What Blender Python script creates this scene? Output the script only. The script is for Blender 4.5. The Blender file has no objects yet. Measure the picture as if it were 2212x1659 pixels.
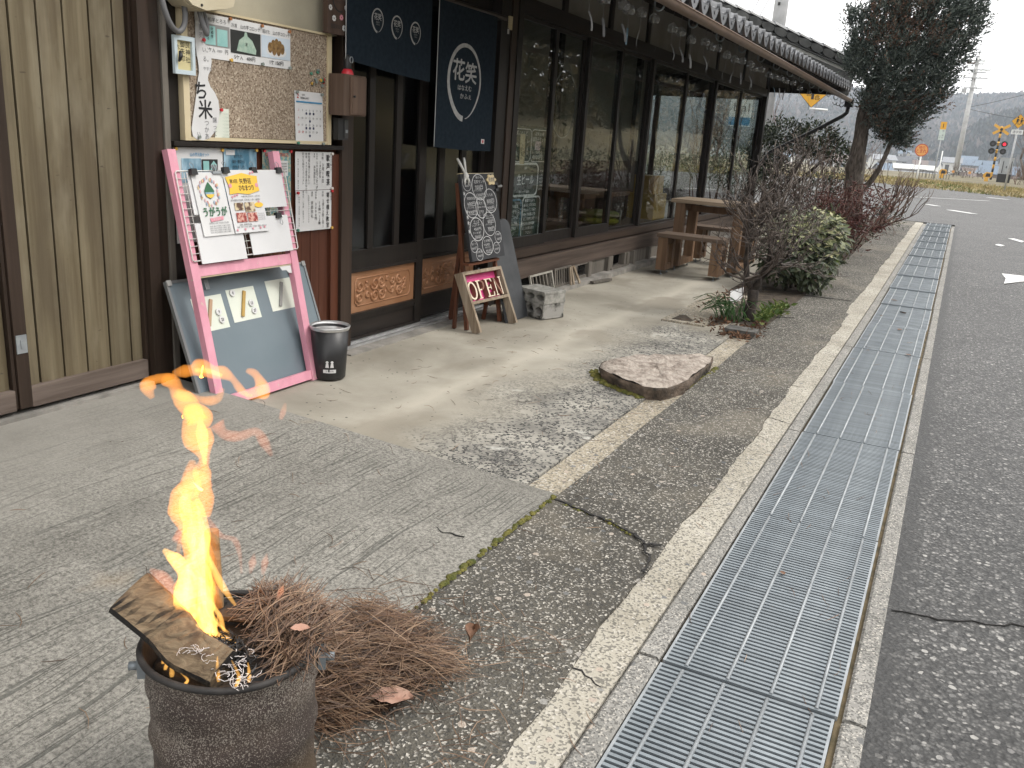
import bpy, math, random
import numpy as np
from mathutils import Vector, Matrix
random.seed(11); RNG = np.random.default_rng(11)
S = bpy.context.scene
COL = S.collection
# ---------------------------------------------------------------- camera
CAM_H = 1.15
def camera():
    p, r, a = (math.radians(v) for v in (16.114, 3.879, 26.012))
    fwd = Vector((-math.sin(a)*math.cos(p), math.cos(a)*math.cos(p), -math.sin(p)))
    r0 = Vector((math.cos(a), math.sin(a), 0)); u0 = r0.cross(fwd)
    right = r0*math.cos(r) + u0*math.sin(r); up = -r0*math.sin(r) + u0*math.cos(r)
    cd = bpy.data.cameras.new('camera'); cd.sensor_width = 36.0; cd.lens = 36*1860/2212
    cd.clip_start = 0.02; cd.clip_end = 9000
    co = bpy.data.objects.new('camera', cd); COL.objects.link(co)
    co.matrix_world = Matrix(((right.x, up.x, -fwd.x, 0), (right.y, up.y, -fwd.y, 0), (right.z, up.z, -fwd.z, CAM_H), (0, 0, 0, 1)))
    S.camera = co
camera()
# ---------------------------------------------------------------- world: overcast sky and a weak broad sun
SUN_EL, SUN_AZ = math.radians(52), math.radians(70)      # azimuth from +Y towards +X
W = bpy.data.worlds.new('World'); S.world = W; W.use_nodes = True
nt = W.node_tree; nt.nodes.clear()
sky = nt.nodes.new('ShaderNodeTexSky'); sky.sky_type = 'NISHITA'; sky.sun_disc = False
sky.sun_elevation = SUN_EL; sky.sun_rotation = SUN_AZ; sky.dust_density = 3.0; sky.air_density = 1.0
hs = nt.nodes.new('ShaderNodeHueSaturation'); hs.inputs['Saturation'].default_value = 0.08
mx = nt.nodes.new('ShaderNodeMix'); mx.data_type = 'RGBA'; mx.inputs[0].default_value = 0.72
mx.inputs[7].default_value = (10.5, 10.35, 10.15, 1)       # even cloud deck
bg = nt.nodes.new('ShaderNodeBackground'); bg.inputs['Strength'].default_value = 0.115
ow = nt.nodes.new('ShaderNodeOutputWorld')
nt.links.new(sky.outputs[0], hs.inputs['Color']); nt.links.new(hs.outputs[0], mx.inputs[6])
nt.links.new(mx.outputs[2], bg.inputs[0]); nt.links.new(bg.outputs[0], ow.inputs[0])
sl = bpy.data.lights.new('sun', 'SUN'); sl.energy = 0.8; sl.angle = math.radians(18); sl.color = (1, .95, .87)
so = bpy.data.objects.new('sun', sl); COL.objects.link(so)
sd = Vector((math.sin(SUN_AZ)*math.cos(SUN_EL), math.cos(SUN_AZ)*math.cos(SUN_EL), math.sin(SUN_EL)))
so.rotation_euler = sd.to_track_quat('Z', 'Y').to_euler()
S.view_settings.view_transform = 'Standard'; S.view_settings.look = 'None'
S.view_settings.gamma = 1; S.view_settings.use_curve_mapping = False; S.view_settings.exposure = 1.1
S.cycles.transparent_max_bounces = 40; S.cycles.max_bounces = 8; S.cycles.volume_bounces = 1
S.cycles.caustics_reflective = False; S.cycles.caustics_refractive = False

# ---------------------------------------------------------------- helpers
V = Vector
WLOC = {}
def srgb(r, g, b):
    f = lambda c: ((c/255+.055)/1.055)**2.4 if c > 10 else c/255/12.92
    return (f(r), f(g), f(b), 1)
class Fr:
    """a local frame: u to the right, v up, w out towards the viewer"""
    def __init__(s, O, R, U):
        s.O = V(O); s.R = V(R).normalized(); s.U = V(U).normalized(); s.N = s.R.cross(s.U).normalized()
    def p(s, u, v, w=0): return s.O + s.R*u + s.U*v + s.N*w
class MB:
    def __init__(s): s.v = []; s.f = []; s.sm = []
    def add(s, vs, fs, smooth=False):
        o = len(s.v); s.v += [tuple(x) for x in vs]; s.f += [tuple(i+o for i in f) for f in fs]; s.sm += [smooth]*len(fs); return s
    def quad(s, a, b, c, d): return s.add([a, b, c, d], [(0, 1, 2, 3)])
    def box(s, x0, x1, y0, y1, z0, z1):
        vs = [(x, y, z) for x in (x0, x1) for y in (y0, y1) for z in (z0, z1)]
        return s.add(vs, [(0, 1, 3, 2), (4, 6, 7, 5), (0, 4, 5, 1), (2, 3, 7, 6), (0, 2, 6, 4), (1, 5, 7, 3)])
    def fbox(s, F, u0, u1, v0, v1, w0, w1):
        vs = [F.p(u, v, w) for u in (u0, u1) for v in (v0, v1) for w in (w0, w1)]
        return s.add(vs, [(0, 1, 3, 2), (4, 6, 7, 5), (0, 4, 5, 1), (2, 3, 7, 6), (0, 2, 6, 4), (1, 5, 7, 3)])
    def beam(s, a, b, w, h, up=(0, 0, 1), taper=1.0):
        a, b = V(a), V(b); d = (b-a).normalized(); up = V(up)
        if abs(d.dot(up)) > .98: up = V((1, 0, 0))
        r = d.cross(up).normalized(); u = r.cross(d).normalized()
        vs = []
        for p, t in ((a, 1), (b, taper)):
            for i, j in ((-1, -1), (1, -1), (1, 1), (-1, 1)): vs.append(p + r*(w/2*i*t) + u*(h/2*j*t))
        return s.add(vs, [(0, 1, 2, 3), (7, 6, 5, 4), (0, 4, 5, 1), (1, 5, 6, 2), (2, 6, 7, 3), (3, 7, 4, 0)])
    def tube(s, pts, r, seg=8, caps=True, flat=1.0, fn=None, smooth=True):
        pts = [V(p) for p in pts]; n = len(pts)
        rs = r if isinstance(r, (list, tuple)) else [r]*n
        d0 = (pts[1]-pts[0]).normalized()
        nrm = fn if fn is not None else (V((0, 0, 1)) if abs(d0.z) < .9 else V((1, 0, 0)))
        nrm = V(nrm); vs = []
        for i, p in enumerate(pts):
            d = (pts[min(i+1, n-1)]-pts[max(i-1, 0)])
            d = d.normalized() if d.length > 1e-9 else d0
            b = d.cross(nrm)
            if b.length < 1e-6: b = d.cross(V((0.3, 1, .2)))
            b.normalize(); nrm = b.cross(d).normalized()
            for k in range(seg):
                a = 2*math.pi*k/seg
                vs.append(p + b*(math.cos(a)*rs[i]) + nrm*(math.sin(a)*rs[i]*flat))
        fs = [(i*seg+k, (i+1)*seg+k, (i+1)*seg+(k+1) % seg, i*seg+(k+1) % seg) for i in range(n-1) for k in range(seg)]
        s.add(vs, fs, smooth)
        if caps:
            o = len(s.v)-len(vs)
            s.f.append(tuple(o+k for k in range(seg))); s.sm.append(False)
            s.f.append(tuple(o+(n-1)*seg+k for k in reversed(range(seg)))); s.sm.append(False)
        return s
    def lathe(s, c, prof, seg=32, smooth=True, a0=0, a1=2*math.pi):
        c = V(c); full = abs(a1-a0-2*math.pi) < 1e-6; m = seg if full else seg+1
        vs = [c + V((r*math.cos(a0+(a1-a0)*k/seg), r*math.sin(a0+(a1-a0)*k/seg), z)) for r, z in prof for k in range(m)]
        fs = [(i*m+k, i*m+(k+1) % m, (i+1)*m+(k+1) % m, (i+1)*m+k) for i in range(len(prof)-1) for k in range(seg)]
        return s.add(vs, fs, smooth)
    def prism(s, F, pts, w0, w1):
        n = len(pts); vs = [F.p(u, v, w0) for u, v in pts] + [F.p(u, v, w1) for u, v in pts]
        fs = [tuple(reversed(range(n))), tuple(range(n, 2*n))] + [(i, (i+1) % n, n+(i+1) % n, n+i) for i in range(n)]
        return s.add(vs, fs)
    def disc(s, F, u, v, r, w0, w1, seg=20, rv=None):
        rv = rv or r
        return s.prism(F, [(u+r*math.cos(2*math.pi*k/seg), v+rv*math.sin(2*math.pi*k/seg)) for k in range(seg)], w0, w1)
    def ring(s, F, u, v, r, rv, t, w0, w1, seg=28, a0=0, a1=2*math.pi, pts=None):
        """a flat painted stroke along an ellipse (or any polyline pts), t wide"""
        if pts is None: pts = [(u+r*math.cos(a0+(a1-a0)*k/seg), v+rv*math.sin(a0+(a1-a0)*k/seg)) for k in range(seg+1)]
        return s.stroke(F, pts, t, w0, w1)
    def stroke(s, F, pts, t, w0, w1):
        n = len(pts); ts = t if isinstance(t, (list, tuple)) else [t]*n; vs = []
        for i, (u, v) in enumerate(pts):
            a = pts[max(i-1, 0)]; b = pts[min(i+1, n-1)]; d = V((b[0]-a[0], b[1]-a[1])); d.normalize()
            q = (-d.y*ts[i]/2, d.x*ts[i]/2)
            vs += [F.p(u+q[0], v+q[1], w0), F.p(u-q[0], v-q[1], w0), F.p(u+q[0], v+q[1], w1), F.p(u-q[0], v-q[1], w1)]
        fs = []
        for i in range(n-1):
            a, b = 4*i, 4*i+4
            fs += [(a+2, a+3, b+3, b+2), (a, a+2, b+2, b), (a+3, a+1, b+1, b+3)]
        return s.add(vs, fs)
    def grid(s, fn, nu, nv, smooth=True):
        vs = [fn(i/nu, j/nv) for j in range(nv+1) for i in range(nu+1)]
        return s.add(vs, [(j*(nu+1)+i, j*(nu+1)+i+1, (j+1)*(nu+1)+i+1, (j+1)*(nu+1)+i) for j in range(nv) for i in range(nu)], smooth)
    def text(s, F, body, u, v, h, w=0.0008, al='C', width=None, bold=0.0, sx=1.0, rot=0):
        """printed or written characters lying on the frame; h is the height of a full character"""
        t = glyphs(body)
        if t is None: return s
        vs, fs, x0, x1 = t
        k = h; kx = h*sx
        if width: kx = width/max(x1-x0, 1e-6)
        off = {'C': -(x0+x1)/2, 'L': -x0, 'R': -x1}[al]
        cr, sr = math.cos(rot), math.sin(rot)
        e = bold*.5                                   # a heavier pen: the same strokes laid beside themselves
        for n, (ex, ey) in enumerate([(0, 0)] if e < .008 else [(-e, 0), (e, 0), (0, e), (0, -e)]):
            out = []
            for x, y in vs:
                X, Y = (x+off)*kx+ex*h, (y-.36)*k+ey*h
                out.append(F.p(u+X*cr-Y*sr, v+X*sr+Y*cr, w+.00006*n))
            s.add(out, fs)
        return s
    def vtext(s, F, body, u, v, h, w=0.0008, pitch=1.05, bold=0.0, sx=1.0, jit=0):
        for i, ch in enumerate(body):
            if ch == ' ': continue
            s.text(F, ch, u+random.uniform(-jit, jit)*h, v-i*h*pitch, h, w, 'C', None, bold, sx)
        return s
    def build(s, name, m, parent=None, loc=None, link=True):
        if parent is not None: L = WLOC[parent.name] if loc is None else V(loc)
        else: L = V(loc) if loc is not None else V((0, 0, 0))
        me = bpy.data.meshes.new(name)
        me.from_pydata([(x[0]-L.x, x[1]-L.y, x[2]-L.z) for x in s.v], [], s.f)
        me.polygons.foreach_set('use_smooth', s.sm); me.update()
        for mm in (m if isinstance(m, (list, tuple)) else [m]): me.materials.append(mm)
        o = bpy.data.objects.new(name, me); COL.objects.link(o)
        WLOC[o.name] = L
        if parent is not None:
            o.parent = parent; o.location = L - WLOC[parent.name]
        else: o.location = L
        return o
_G = {}
def glyphs(body, bold=0.0):
    key = (body, bold)
    if key in _G: return _G[key]
    cu = bpy.data.curves.new('t', 'FONT'); cu.body = body; cu.size = 1; cu.resolution_u = 2; cu.offset = bold
    ob = bpy.data.objects.new('t', cu)
    me = bpy.data.meshes.new_from_object(ob)
    vs = [(v.co.x, v.co.y) for v in me.vertices]; fs = [tuple(p.vertices) for p in me.polygons]
    bpy.data.objects.remove(ob); bpy.data.curves.remove(cu); bpy.data.meshes.remove(me)
    _G[key] = (vs, fs, min(v[0] for v in vs), max(v[0] for v in vs)) if vs else None
    return _G[key]
def tag(o, label=None, cat=None, group=None, kind=None):
    if label: o['label'] = label
    if cat: o['category'] = cat
    if group: o['group'] = group
    if kind: o['kind'] = kind
    return o
def thing(name, label, cat, loc=(0, 0, 0), group=None):
    o = bpy.data.objects.new(name, None); COL.objects.link(o); o.location = loc; o.empty_display_size = .05
    WLOC[o.name] = V(loc); return tag(o, label, cat, group)
def dup(root, loc, label=None, group=None, rz=0, scale=1):
    r = root.copy(); COL.objects.link(r); r.location = loc; r.rotation_euler = (0, 0, rz); r.scale = (scale,)*3; WLOC[r.name] = V(loc)
    if label: r['label'] = label
    if group: r['group'] = group
    for ch in list(root.children):
        c = ch.copy(); COL.objects.link(c); c.parent = r
        for g in list(ch.children):
            d = g.copy(); COL.objects.link(d); d.parent = c
    return r
def mesh_np(name, verts, faces, m, parent=None, loc=(0, 0, 0), smooth=False):
    """verts (n,3), faces (m,k) arrays -> one mesh object"""
    L = V(loc) if parent is None else WLOC[parent.name]
    verts = np.asarray(verts, np.float32) - np.array(L, np.float32); faces = np.asarray(faces, np.int32)
    me = bpy.data.meshes.new(name); n, k = faces.shape
    me.vertices.add(len(verts)); me.vertices.foreach_set('co', verts.ravel())
    me.loops.add(n*k); me.loops.foreach_set('vertex_index', faces.ravel())
    me.polygons.add(n); me.polygons.foreach_set('loop_start', np.arange(0, n*k, k, dtype=np.int32))
    me.polygons.foreach_set('use_smooth', np.full(n, smooth)); me.update(calc_edges=True); me.validate()
    me.materials.append(m)
    o = bpy.data.objects.new(name, me); COL.objects.link(o); WLOC[o.name] = L
    if parent is not None: o.parent = parent
    else: o.location = L
    return o

# ---------------------------------------------------------------- materials
def nm(name):
    m = bpy.data.materials.new(name); m.use_nodes = True; t = m.node_tree; t.nodes.clear()
    out = t.nodes.new('ShaderNodeOutputMaterial'); b = t.nodes.new('ShaderNodeBsdfPrincipled')
    t.links.new(b.outputs[0], out.inputs[0]); return m, t, b, out
class NT:
    def __init__(s, t): s.t = t
    def n(s, typ, **k):
        x = s.t.nodes.new('ShaderNode'+typ)
        for a, b in k.items(): setattr(x, a, b)
        return x
    def l(s, a, b): s.t.links.new(a, b)
    def warp(s, vec, scale, amt):
        x = s.n('TexNoise'); x.inputs['Scale'].default_value = scale; x.inputs['Detail'].default_value = 2; s.l(vec, x.inputs['Vector'])
        a = s.n('VectorMath', operation='SUBTRACT'); s.l(x.outputs['Color'], a.inputs[0]); a.inputs[1].default_value = (.5, .5, .5)
        k = s.n('VectorMath', operation='SCALE'); s.l(a.outputs[0], k.inputs[0]); k.inputs['Scale'].default_value = amt
        d = s.n('VectorMath', operation='ADD'); s.l(vec, d.inputs[0]); s.l(k.outputs[0], d.inputs[1]); return d.outputs[0]
    def coord(s, scale=(1, 1, 1), rot=(0, 0, 0)):
        tc = s.n('TexCoord'); mp = s.n('Mapping'); mp.inputs['Scale'].default_value = scale; mp.inputs['Rotation'].default_value = rot
        s.l(tc.outputs['Object'], mp.inputs[0]); return mp.outputs[0]
    def noise(s, vec, scale, detail=6, rough=.55, dist=0):
        x = s.n('TexNoise'); x.inputs['Scale'].default_value = scale; x.inputs['Detail'].default_value = detail
        x.inputs['Roughness'].default_value = rough; x.inputs['Distortion'].default_value = dist; s.l(vec, x.inputs['Vector']); return x.outputs[0]
    def vor(s, vec, scale, feature='F1', out=0, rnd=1):
        x = s.n('TexVoronoi', feature=feature); x.inputs['Scale'].default_value = scale; x.inputs['Randomness'].default_value = rnd
        s.l(vec, x.inputs['Vector']); return x.outputs[out]
    def ramp(s, fac, stops, interp='LINEAR'):
        x = s.n('ValToRGB'); e = x.color_ramp.elements; x.color_ramp.interpolation = interp
        while len(e) < len(stops): e.new(.5)
        for el, (p, c) in zip(e, stops):
            el.position = p; el.color = c if len(c) == 4 else (*c, 1)
        s.l(fac, x.inputs[0]); return x.outputs[0]
    def mix(s, fac, a, b, mode='MIX'):
        x = s.n('Mix', data_type='RGBA', blend_type=mode)
        if isinstance(fac, (int, float)): x.inputs[0].default_value = fac
        else: s.l(fac, x.inputs[0])
        for v, i in ((a, 6), (b, 7)):
            if isinstance(v, tuple): x.inputs[i].default_value = v
            else: s.l(v, x.inputs[i])
        return x.outputs[2]
    def math(s, op, a, b=None, clamp=False):
        x = s.n('Math', operation=op, use_clamp=clamp)
        for v, i in ((a, 0), (b, 1)):
            if v is None: continue
            if isinstance(v, (int, float)): x.inputs[i].default_value = v
            else: s.l(v, x.inputs[i])
        return x.outputs[0]
    def bump(s, h, strength=.3, dist=.01, nrm=None):
        x = s.n('Bump'); x.inputs['Strength'].default_value = strength; x.inputs['Distance'].default_value = dist
        s.l(h, x.inputs['Height'])
        if nrm: s.l(nrm, x.inputs['Normal'])
        return x.outputs[0]
    def xyz(s, vec=None):
        x = s.n('SeparateXYZ'); s.l(vec if vec else s.coord(), x.inputs[0]); return x.outputs
def g1(v): return (v, v, v, 1)
def mat(name, c1, c2=None, scale=8, rough=.7, bump=.0, bscale=None, metal=0, stretch=(1, 1, 1), rng=(.35, .65), island=0, spec=.5, detail=6, bdist=.004):
    m, t, b, out = nm(name); N = NT(t); vec = N.coord(stretch)
    c2 = c2 or tuple(x*.8 for x in c1[:3])+(1,)
    f = N.noise(vec, scale, detail)
    col = N.ramp(f, [(rng[0], c1), (rng[1], c2)])
    if island:
        g = N.n('NewGeometry'); o = N.n('ObjectInfo')
        r = N.math('FRACT', N.math('ADD', g.outputs['Random Per Island'], o.outputs['Random']))
        k = N.ramp(r, [(0, g1(1-island)), (1, g1(1+island))])
        col = N.mix(1.0, col, k, 'MULTIPLY')
    N.l(col, b.inputs['Base Color']); b.inputs['Roughness'].default_value = rough; b.inputs['Metallic'].default_value = metal
    b.inputs['Specular IOR Level'].default_value = spec
    if bump:
        h = N.noise(vec, bscale or scale*4, 8); N.l(N.bump(h, bump, bdist), b.inputs['Normal'])
    return m
def wood(name, c1, c2, axis='z', scale=1.0, rough=.65, bump=.25, island=.15, spec=.3):
    st = {'z': (28, 28, 1.2), 'y': (28, 1.2, 28), 'x': (1.2, 28, 28)}[axis]
    return mat(name, c1, c2, scale, rough, bump, scale*1.6, 0, st, (.3, .7), island, spec, 8, .003)
def flat(name, c, rough=.6, metal=0, spec=.5):
    m, t, b, out = nm(name); b.inputs['Base Color'].default_value = c; b.inputs['Roughness'].default_value = rough
    b.inputs['Metallic'].default_value = metal; b.inputs['Specular IOR Level'].default_value = spec; return m
def leafmat(name, cs, rough=.55, trans=.25):
    m, t, b, out = nm(name); N = NT(t); g = N.n('NewGeometry')
    n = len(cs); col = N.ramp(g.outputs['Random Per Island'], [(i/(n-1) if n > 1 else 0, c) for i, c in enumerate(cs)])
    f = N.noise(N.coord(), 3.0, 3); col = N.mix(1.0, col, N.ramp(f, [(.3, g1(.75)), (.7, g1(1.25))]), 'MULTIPLY')
    N.l(col, b.inputs['Base Color']); b.inputs['Roughness'].default_value = rough; b.inputs['Specular IOR Level'].default_value = .3
    tr = N.n('BsdfTranslucent'); N.l(col, tr.inputs[0]); ms = N.n('MixShader'); ms.inputs[0].default_value = trans
    N.l(b.outputs[0], ms.inputs[1]); N.l(tr.outputs[0], ms.inputs[2]); N.l(ms.outputs[0], out.inputs[0]); return m
def glass(name, tint=(.93, .95, .94, 1), refl=1.0, rough=0.0):
    m, t, b, out = nm(name); t.nodes.remove(b); N = NT(t)
    tr = N.n('BsdfTransparent'); tr.inputs[0].default_value = tint; gl = N.n('BsdfGlossy'); gl.inputs['Roughness'].default_value = rough
    gl.inputs[0].default_value = g1(refl)
    fr = N.n('Fresnel'); fr.inputs['IOR'].default_value = 1.85; ge = N.n('NewGeometry')
    ms = N.n('MixShader'); N.l(N.math('MULTIPLY', fr.outputs[0], N.math('SUBTRACT', 1.0, ge.outputs['Backfacing'])), ms.inputs[0]); N.l(tr.outputs[0], ms.inputs[1]); N.l(gl.outputs[0], ms.inputs[2])
    N.l(ms.outputs[0], out.inputs[0]); return m
def gz(y): return 0.012*max(0.0, min(y, 62)-8)
# ================================================================ ground materials
def m_asphalt():
    m, t, b, out = nm('asphalt'); N = NT(t); c = N.coord()
    base = N.ramp(N.noise(c, 1.3, 5), [(.3, g1(.80)), (.7, g1(1.2))])
    w = N.warp(c, 90, .008); vd = N.n('TexVoronoi'); vd.inputs['Scale'].default_value = 105; N.l(w, vd.inputs['Vector']); x = N.xyz(vd.outputs['Color'])
    col = N.ramp(x[0], [(0, (.020, .020, .020)), (.35, (.052, .051, .050)), (.7, (.095, .093, .090)), (.90, (.15, .146, .14)), (1, (.30, .29, .275))])
    col = N.mix(N.ramp(vd.outputs['Distance'], [(.35, g1(0)), (.62, g1(.7))]), col, (.022, .022, .022, 1))
    vb = N.n('TexVoronoi'); vb.inputs['Scale'].default_value = 46; N.l(w, vb.inputs['Vector']); xb = N.xyz(vb.outputs['Color'])
    s_ = N.math('MULTIPLY', N.math('GREATER_THAN', xb[0], .80), N.math('LESS_THAN', vb.outputs['Distance'], .36)); col = N.mix(s_, col, N.ramp(xb[1], [(0, (.085, .085, .084)), (.6, (.17, .165, .16)), (1, (.34, .33, .31))]))
    fineg = N.noise(c, 260, 3, .8); col = N.mix(1.0, col, N.ramp(fineg, [(.3, g1(.7)), (.7, g1(1.3))]), 'MULTIPLY'); col = N.mix(1.0, col, base, 'MULTIPLY')
    # damp dark seam along the kerb
    X = N.xyz(c); e = N.math('ADD', N.math('ADD', X[0], -.065), N.math('MULTIPLY', N.math('ADD', N.noise(c, 14, 4), -.5), -.09))
    col = N.mix(N.math('MULTIPLY', N.math('MULTIPLY', N.math('LESS_THAN', X[1], 17.3), N.math('GREATER_THAN', X[0], .02)), N.ramp(e, [(0, g1(.75)), (.035, g1(0))])), col, (.03, .03, .03, 1))
    N.l(col, b.inputs['Base Color']); b.inputs['Roughness'].default_value = .62
    h = N.math('ADD', vd.outputs['Distance'], N.math('MULTIPLY', N.noise(c, 240, 3), .7)); N.l(N.bump(h, .55, .006), b.inputs['Normal']); return m
def m_exposed(name, dark, light, thr=.62, s1=115, stain=None, bumpk=.5):
    """weathered concrete with its grit showing"""
    m, t, b, out = nm(name); N = NT(t); c = N.coord()
    base = N.ramp(N.noise(c, 2.2, 8, .65), [(.32, dark), (.7, light)])
    w = N.warp(c, 70, .010); vd = N.n('TexVoronoi'); vd.inputs['Scale'].default_value = s1; N.l(w, vd.inputs['Vector']); x = N.xyz(vd.outputs['Color'])
    col = N.mix(N.math('GREATER_THAN', x[0], thr), base, N.mix(N.ramp(x[1], [(0, g1(.25)), (1, g1(1))]), base, (.50, .47, .42, 1)))
    col = N.mix(N.math('LESS_THAN', x[2], .33), col, N.mix(.62, col, (.05, .05, .048, 1)))
    vb = N.n('TexVoronoi'); vb.inputs['Scale'].default_value = 36; N.l(w, vb.inputs['Vector']); xb = N.xyz(vb.outputs['Color'])
    peb = N.math('MULTIPLY', N.math('GREATER_THAN', xb[0], .90), N.math('LESS_THAN', vb.outputs['Distance'], .33))
    col = N.mix(peb, col, N.ramp(xb[1], [(0, (.10, .105, .11)), (.5, (.28, .27, .25)), (1, (.42, .35, .29))]))
    if stain:
        col = N.mix(N.ramp(N.noise(c, 1.1, 5, .6, .4), [(.55, g1(0)), (.72, g1(.8))]), col, stain)
    N.l(col, b.inputs['Base Color']); b.inputs['Roughness'].default_value = .88; b.inputs['Specular IOR Level'].default_value = .25
    N.l(N.bump(N.math('ADD', vd.outputs['Distance'], N.noise(c, 60, 6)), bumpk, .005), b.inputs['Normal']); return m
def m_ramp():
    m, t, b, out = nm('brushed_concrete'); N = NT(t); c = N.coord(); X = N.xyz(c)
    # long scoring strokes along the street, wandering a little
    wob = N.math('MULTIPLY', N.math('ADD', N.noise(N.coord((2, 1.2, 1)), 1.5, 2), -.5), .10)
    cx = N.n('CombineXYZ'); N.l(N.math('ADD', N.math('MULTIPLY', X[0], 42), N.math('MULTIPLY', wob, 42)), cx.inputs[0]); N.l(N.math('MULTIPLY', X[1], .8), cx.inputs[1])
    ln = N.noise(cx.outputs[0], 1.0, 3, .7); ln2 = N.noise(cx.outputs[0], 3.1, 2, .6)
    cut = N.ramp(ln, [(.345, g1(.85)), (.385, g1(0))]); cut2 = N.ramp(ln2, [(.36, g1(.75)), (.42, g1(0))])
    groove = N.math('MAXIMUM', cut, cut2)
    smooth = N.math('MULTIPLY', N.ramp(N.math('ADD', X[1], N.math('MULTIPLY', N.noise(c, 3, 3), .06)), [(0, g1(1)), (1, g1(1))]), 1.0)
    edge = N.math('LESS_THAN', N.math('ADD', X[1], N.math('MULTIPLY', N.math('ADD', N.noise(c, 9, 3), -.5), .06)), 2.385)                                   # trowelled border at the far edge
    nearw = N.ramp(N.math('ADD', N.math('MULTIPLY', N.math('ADD', X[0], 2.85), 1.0), N.math('MULTIPLY', N.math('ADD', N.noise(c, 1.6, 5), -.5), .9)), [(.25, g1(.08)), (.95, g1(1))])
    groove = N.math('MULTIPLY', N.math('MULTIPLY', groove, edge), nearw)
    base = N.ramp(N.noise(c, 2.0, 8, .62), [(.3, (.195, .186, .166)), (.72, (.325, .312, .28))])
    fine = N.noise(c, 105, 5, .85)
    base = N.mix(N.math('MULTIPLY', nearw, .8), base, N.mix(1.0, base, N.ramp(fine, [(.38, g1(.22)), (.60, g1(1.5))]), 'MULTIPLY'))
    dark = N.ramp(N.noise(c, 1.0, 6, .6, .3), [(.42, g1(0)), (.7, g1(.55))])
    base = N.mix(N.math('MULTIPLY', dark, nearw), base, (.095, .092, .082, 1))
    col = N.mix(N.math('MULTIPLY', groove, .8), base, (.075, .076, .068, 1))
    rust = N.math('MULTIPLY', N.ramp(N.noise(c, 2.6, 3), [(.66, g1(0)), (.76, g1(.35))]), nearw); col = N.mix(rust, col, (.30, .20, .09, 1))
    N.l(col, b.inputs['Base Color']); b.inputs['Roughness'].default_value = .9; b.inputs['Specular IOR Level'].default_value = .2
    h = N.math('ADD', N.math('MULTIPLY', groove, -1.6), N.math('MULTIPLY', fine, N.math('MULTIPLY', nearw, .8))); N.l(N.bump(h, .5, .006), b.inputs['Normal']); return m
def m_forecourt():
    m, t, b, out = nm('forecourt_concrete'); N = NT(t); c = N.coord(); X = N.xyz(c)
    smoothc = N.ramp(N.noise(c, 1.5, 7, .6, .3), [(.3, (.245, .225, .185)), (.55, (.37, .345, .29)), (.75, (.48, .45, .385))])
    # worn patch where the pebbles show, along the street side
    n1 = N.math('MULTIPLY', N.math('ADD', N.noise(c, 2.4, 6, .65), -.5), .75)
    mx_ = N.math('ADD', N.math('ADD', X[0], 1.80), n1)
    mask = N.ramp(mx_, [(0.0, g1(0)), (.34, g1(1))])
    endm = N.ramp(N.math('ADD', N.math('MULTIPLY', N.math('ADD', X[1], -5.65), -1.0), n1), [(0, g1(0)), (.3, g1(1))]); mask = N.math('MULTIPLY', mask, endm)
    v = N.n('TexVoronoi'); v.inputs['Scale'].default_value = 78; N.l(c, v.inputs['Vector']); x = N.xyz(v.outputs['Color'])
    ve = N.vor(c, 78, 'DISTANCE_TO_EDGE')
    peb = N.ramp(x[0], [(0, (.022, .022, .023)), (.5, (.066, .066, .065)), (.8, (.14, .135, .125)), (1, (.34, .32, .28))])
    mort = N.ramp(N.noise(c, 5, 5), [(.3, (.16, .153, .138)), (.72, (.42, .40, .35))])
    pm = N.math('MULTIPLY', N.math('GREATER_THAN', ve, .07), N.math('GREATER_THAN', N.math('ADD', x[1], N.math('MULTIPLY', N.math('ADD', N.noise(c, 3.2, 5), -.5), 1.7)), .36))
    agg = N.mix(pm, mort, peb)
    lime = N.ramp(N.noise(N.coord((1, 1.4, 1)), 3.1, 6, .7, .5), [(.60, g1(0)), (.68, g1(.75))]); agg = N.mix(lime, agg, (.58, .57, .52, 1))
    col = N.mix(mask, smoothc, agg)
    grit = N.math('MULTIPLY', N.math('GREATER_THAN', N.xyz(N.vor(c, 48, out=1))[0], .955), N.math('LESS_THAN', N.vor(c, 48), .25))
    col = N.mix(grit, col, (.08, .078, .07, 1))
    # pale line where rain drips from the gutter, tan damp blotches by the door
    drip = N.math('SUBTRACT', 1.0, N.math('ABSOLUTE', N.math('MULTIPLY', N.math('ADD', N.math('ADD', X[0], 1.94), N.math('MULTIPLY', n1, .15)), 9), None), True)
    col = N.mix(N.math('MULTIPLY', N.math('MULTIPLY', drip, N.math('SUBTRACT', 1.0, mask)), .5), col, (.55, .51, .43, 1))
    damp = N.ramp(N.noise(N.coord((1.2, .7, 1)), 1.9, 4, .5), [(.52, g1(0)), (.62, g1(.55))]); lm = N.math('MULTIPLY', damp, N.math('SUBTRACT', 1.0, mask))
    col = N.mix(lm, col, (.21, .185, .145, 1))
    N.l(col, b.inputs['Base Color']); b.inputs['Roughness'].default_value = .85; b.inputs['Specular IOR Level'].default_value = .25
    h = N.math('MULTIPLY', N.math('MULTIPLY', pm, mask), 1.0); N.l(N.bump(N.math('ADD', h, N.math('MULTIPLY', N.noise(c, 80, 5), .35)), .4, .005), b.inputs['Normal']); return m
M_ASPH = m_asphalt(); M_RAMP = m_ramp(); M_FORE = m_forecourt()
M_PAVE = m_exposed('worn_pavement', (.052, .048, .041, 1), (.135, .125, .105, 1), .80, 190, (.24, .21, .165, 1), .6)
M_CEM = m_exposed('pale_cement', (.29, .265, .215, 1), (.48, .45, .385, 1), .9, 170, None, .3)
M_KERB = m_exposed('kerb_concrete', (.20, .195, .18, 1), (.31, .30, .28, 1), .8, 230, None, .35)
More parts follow.
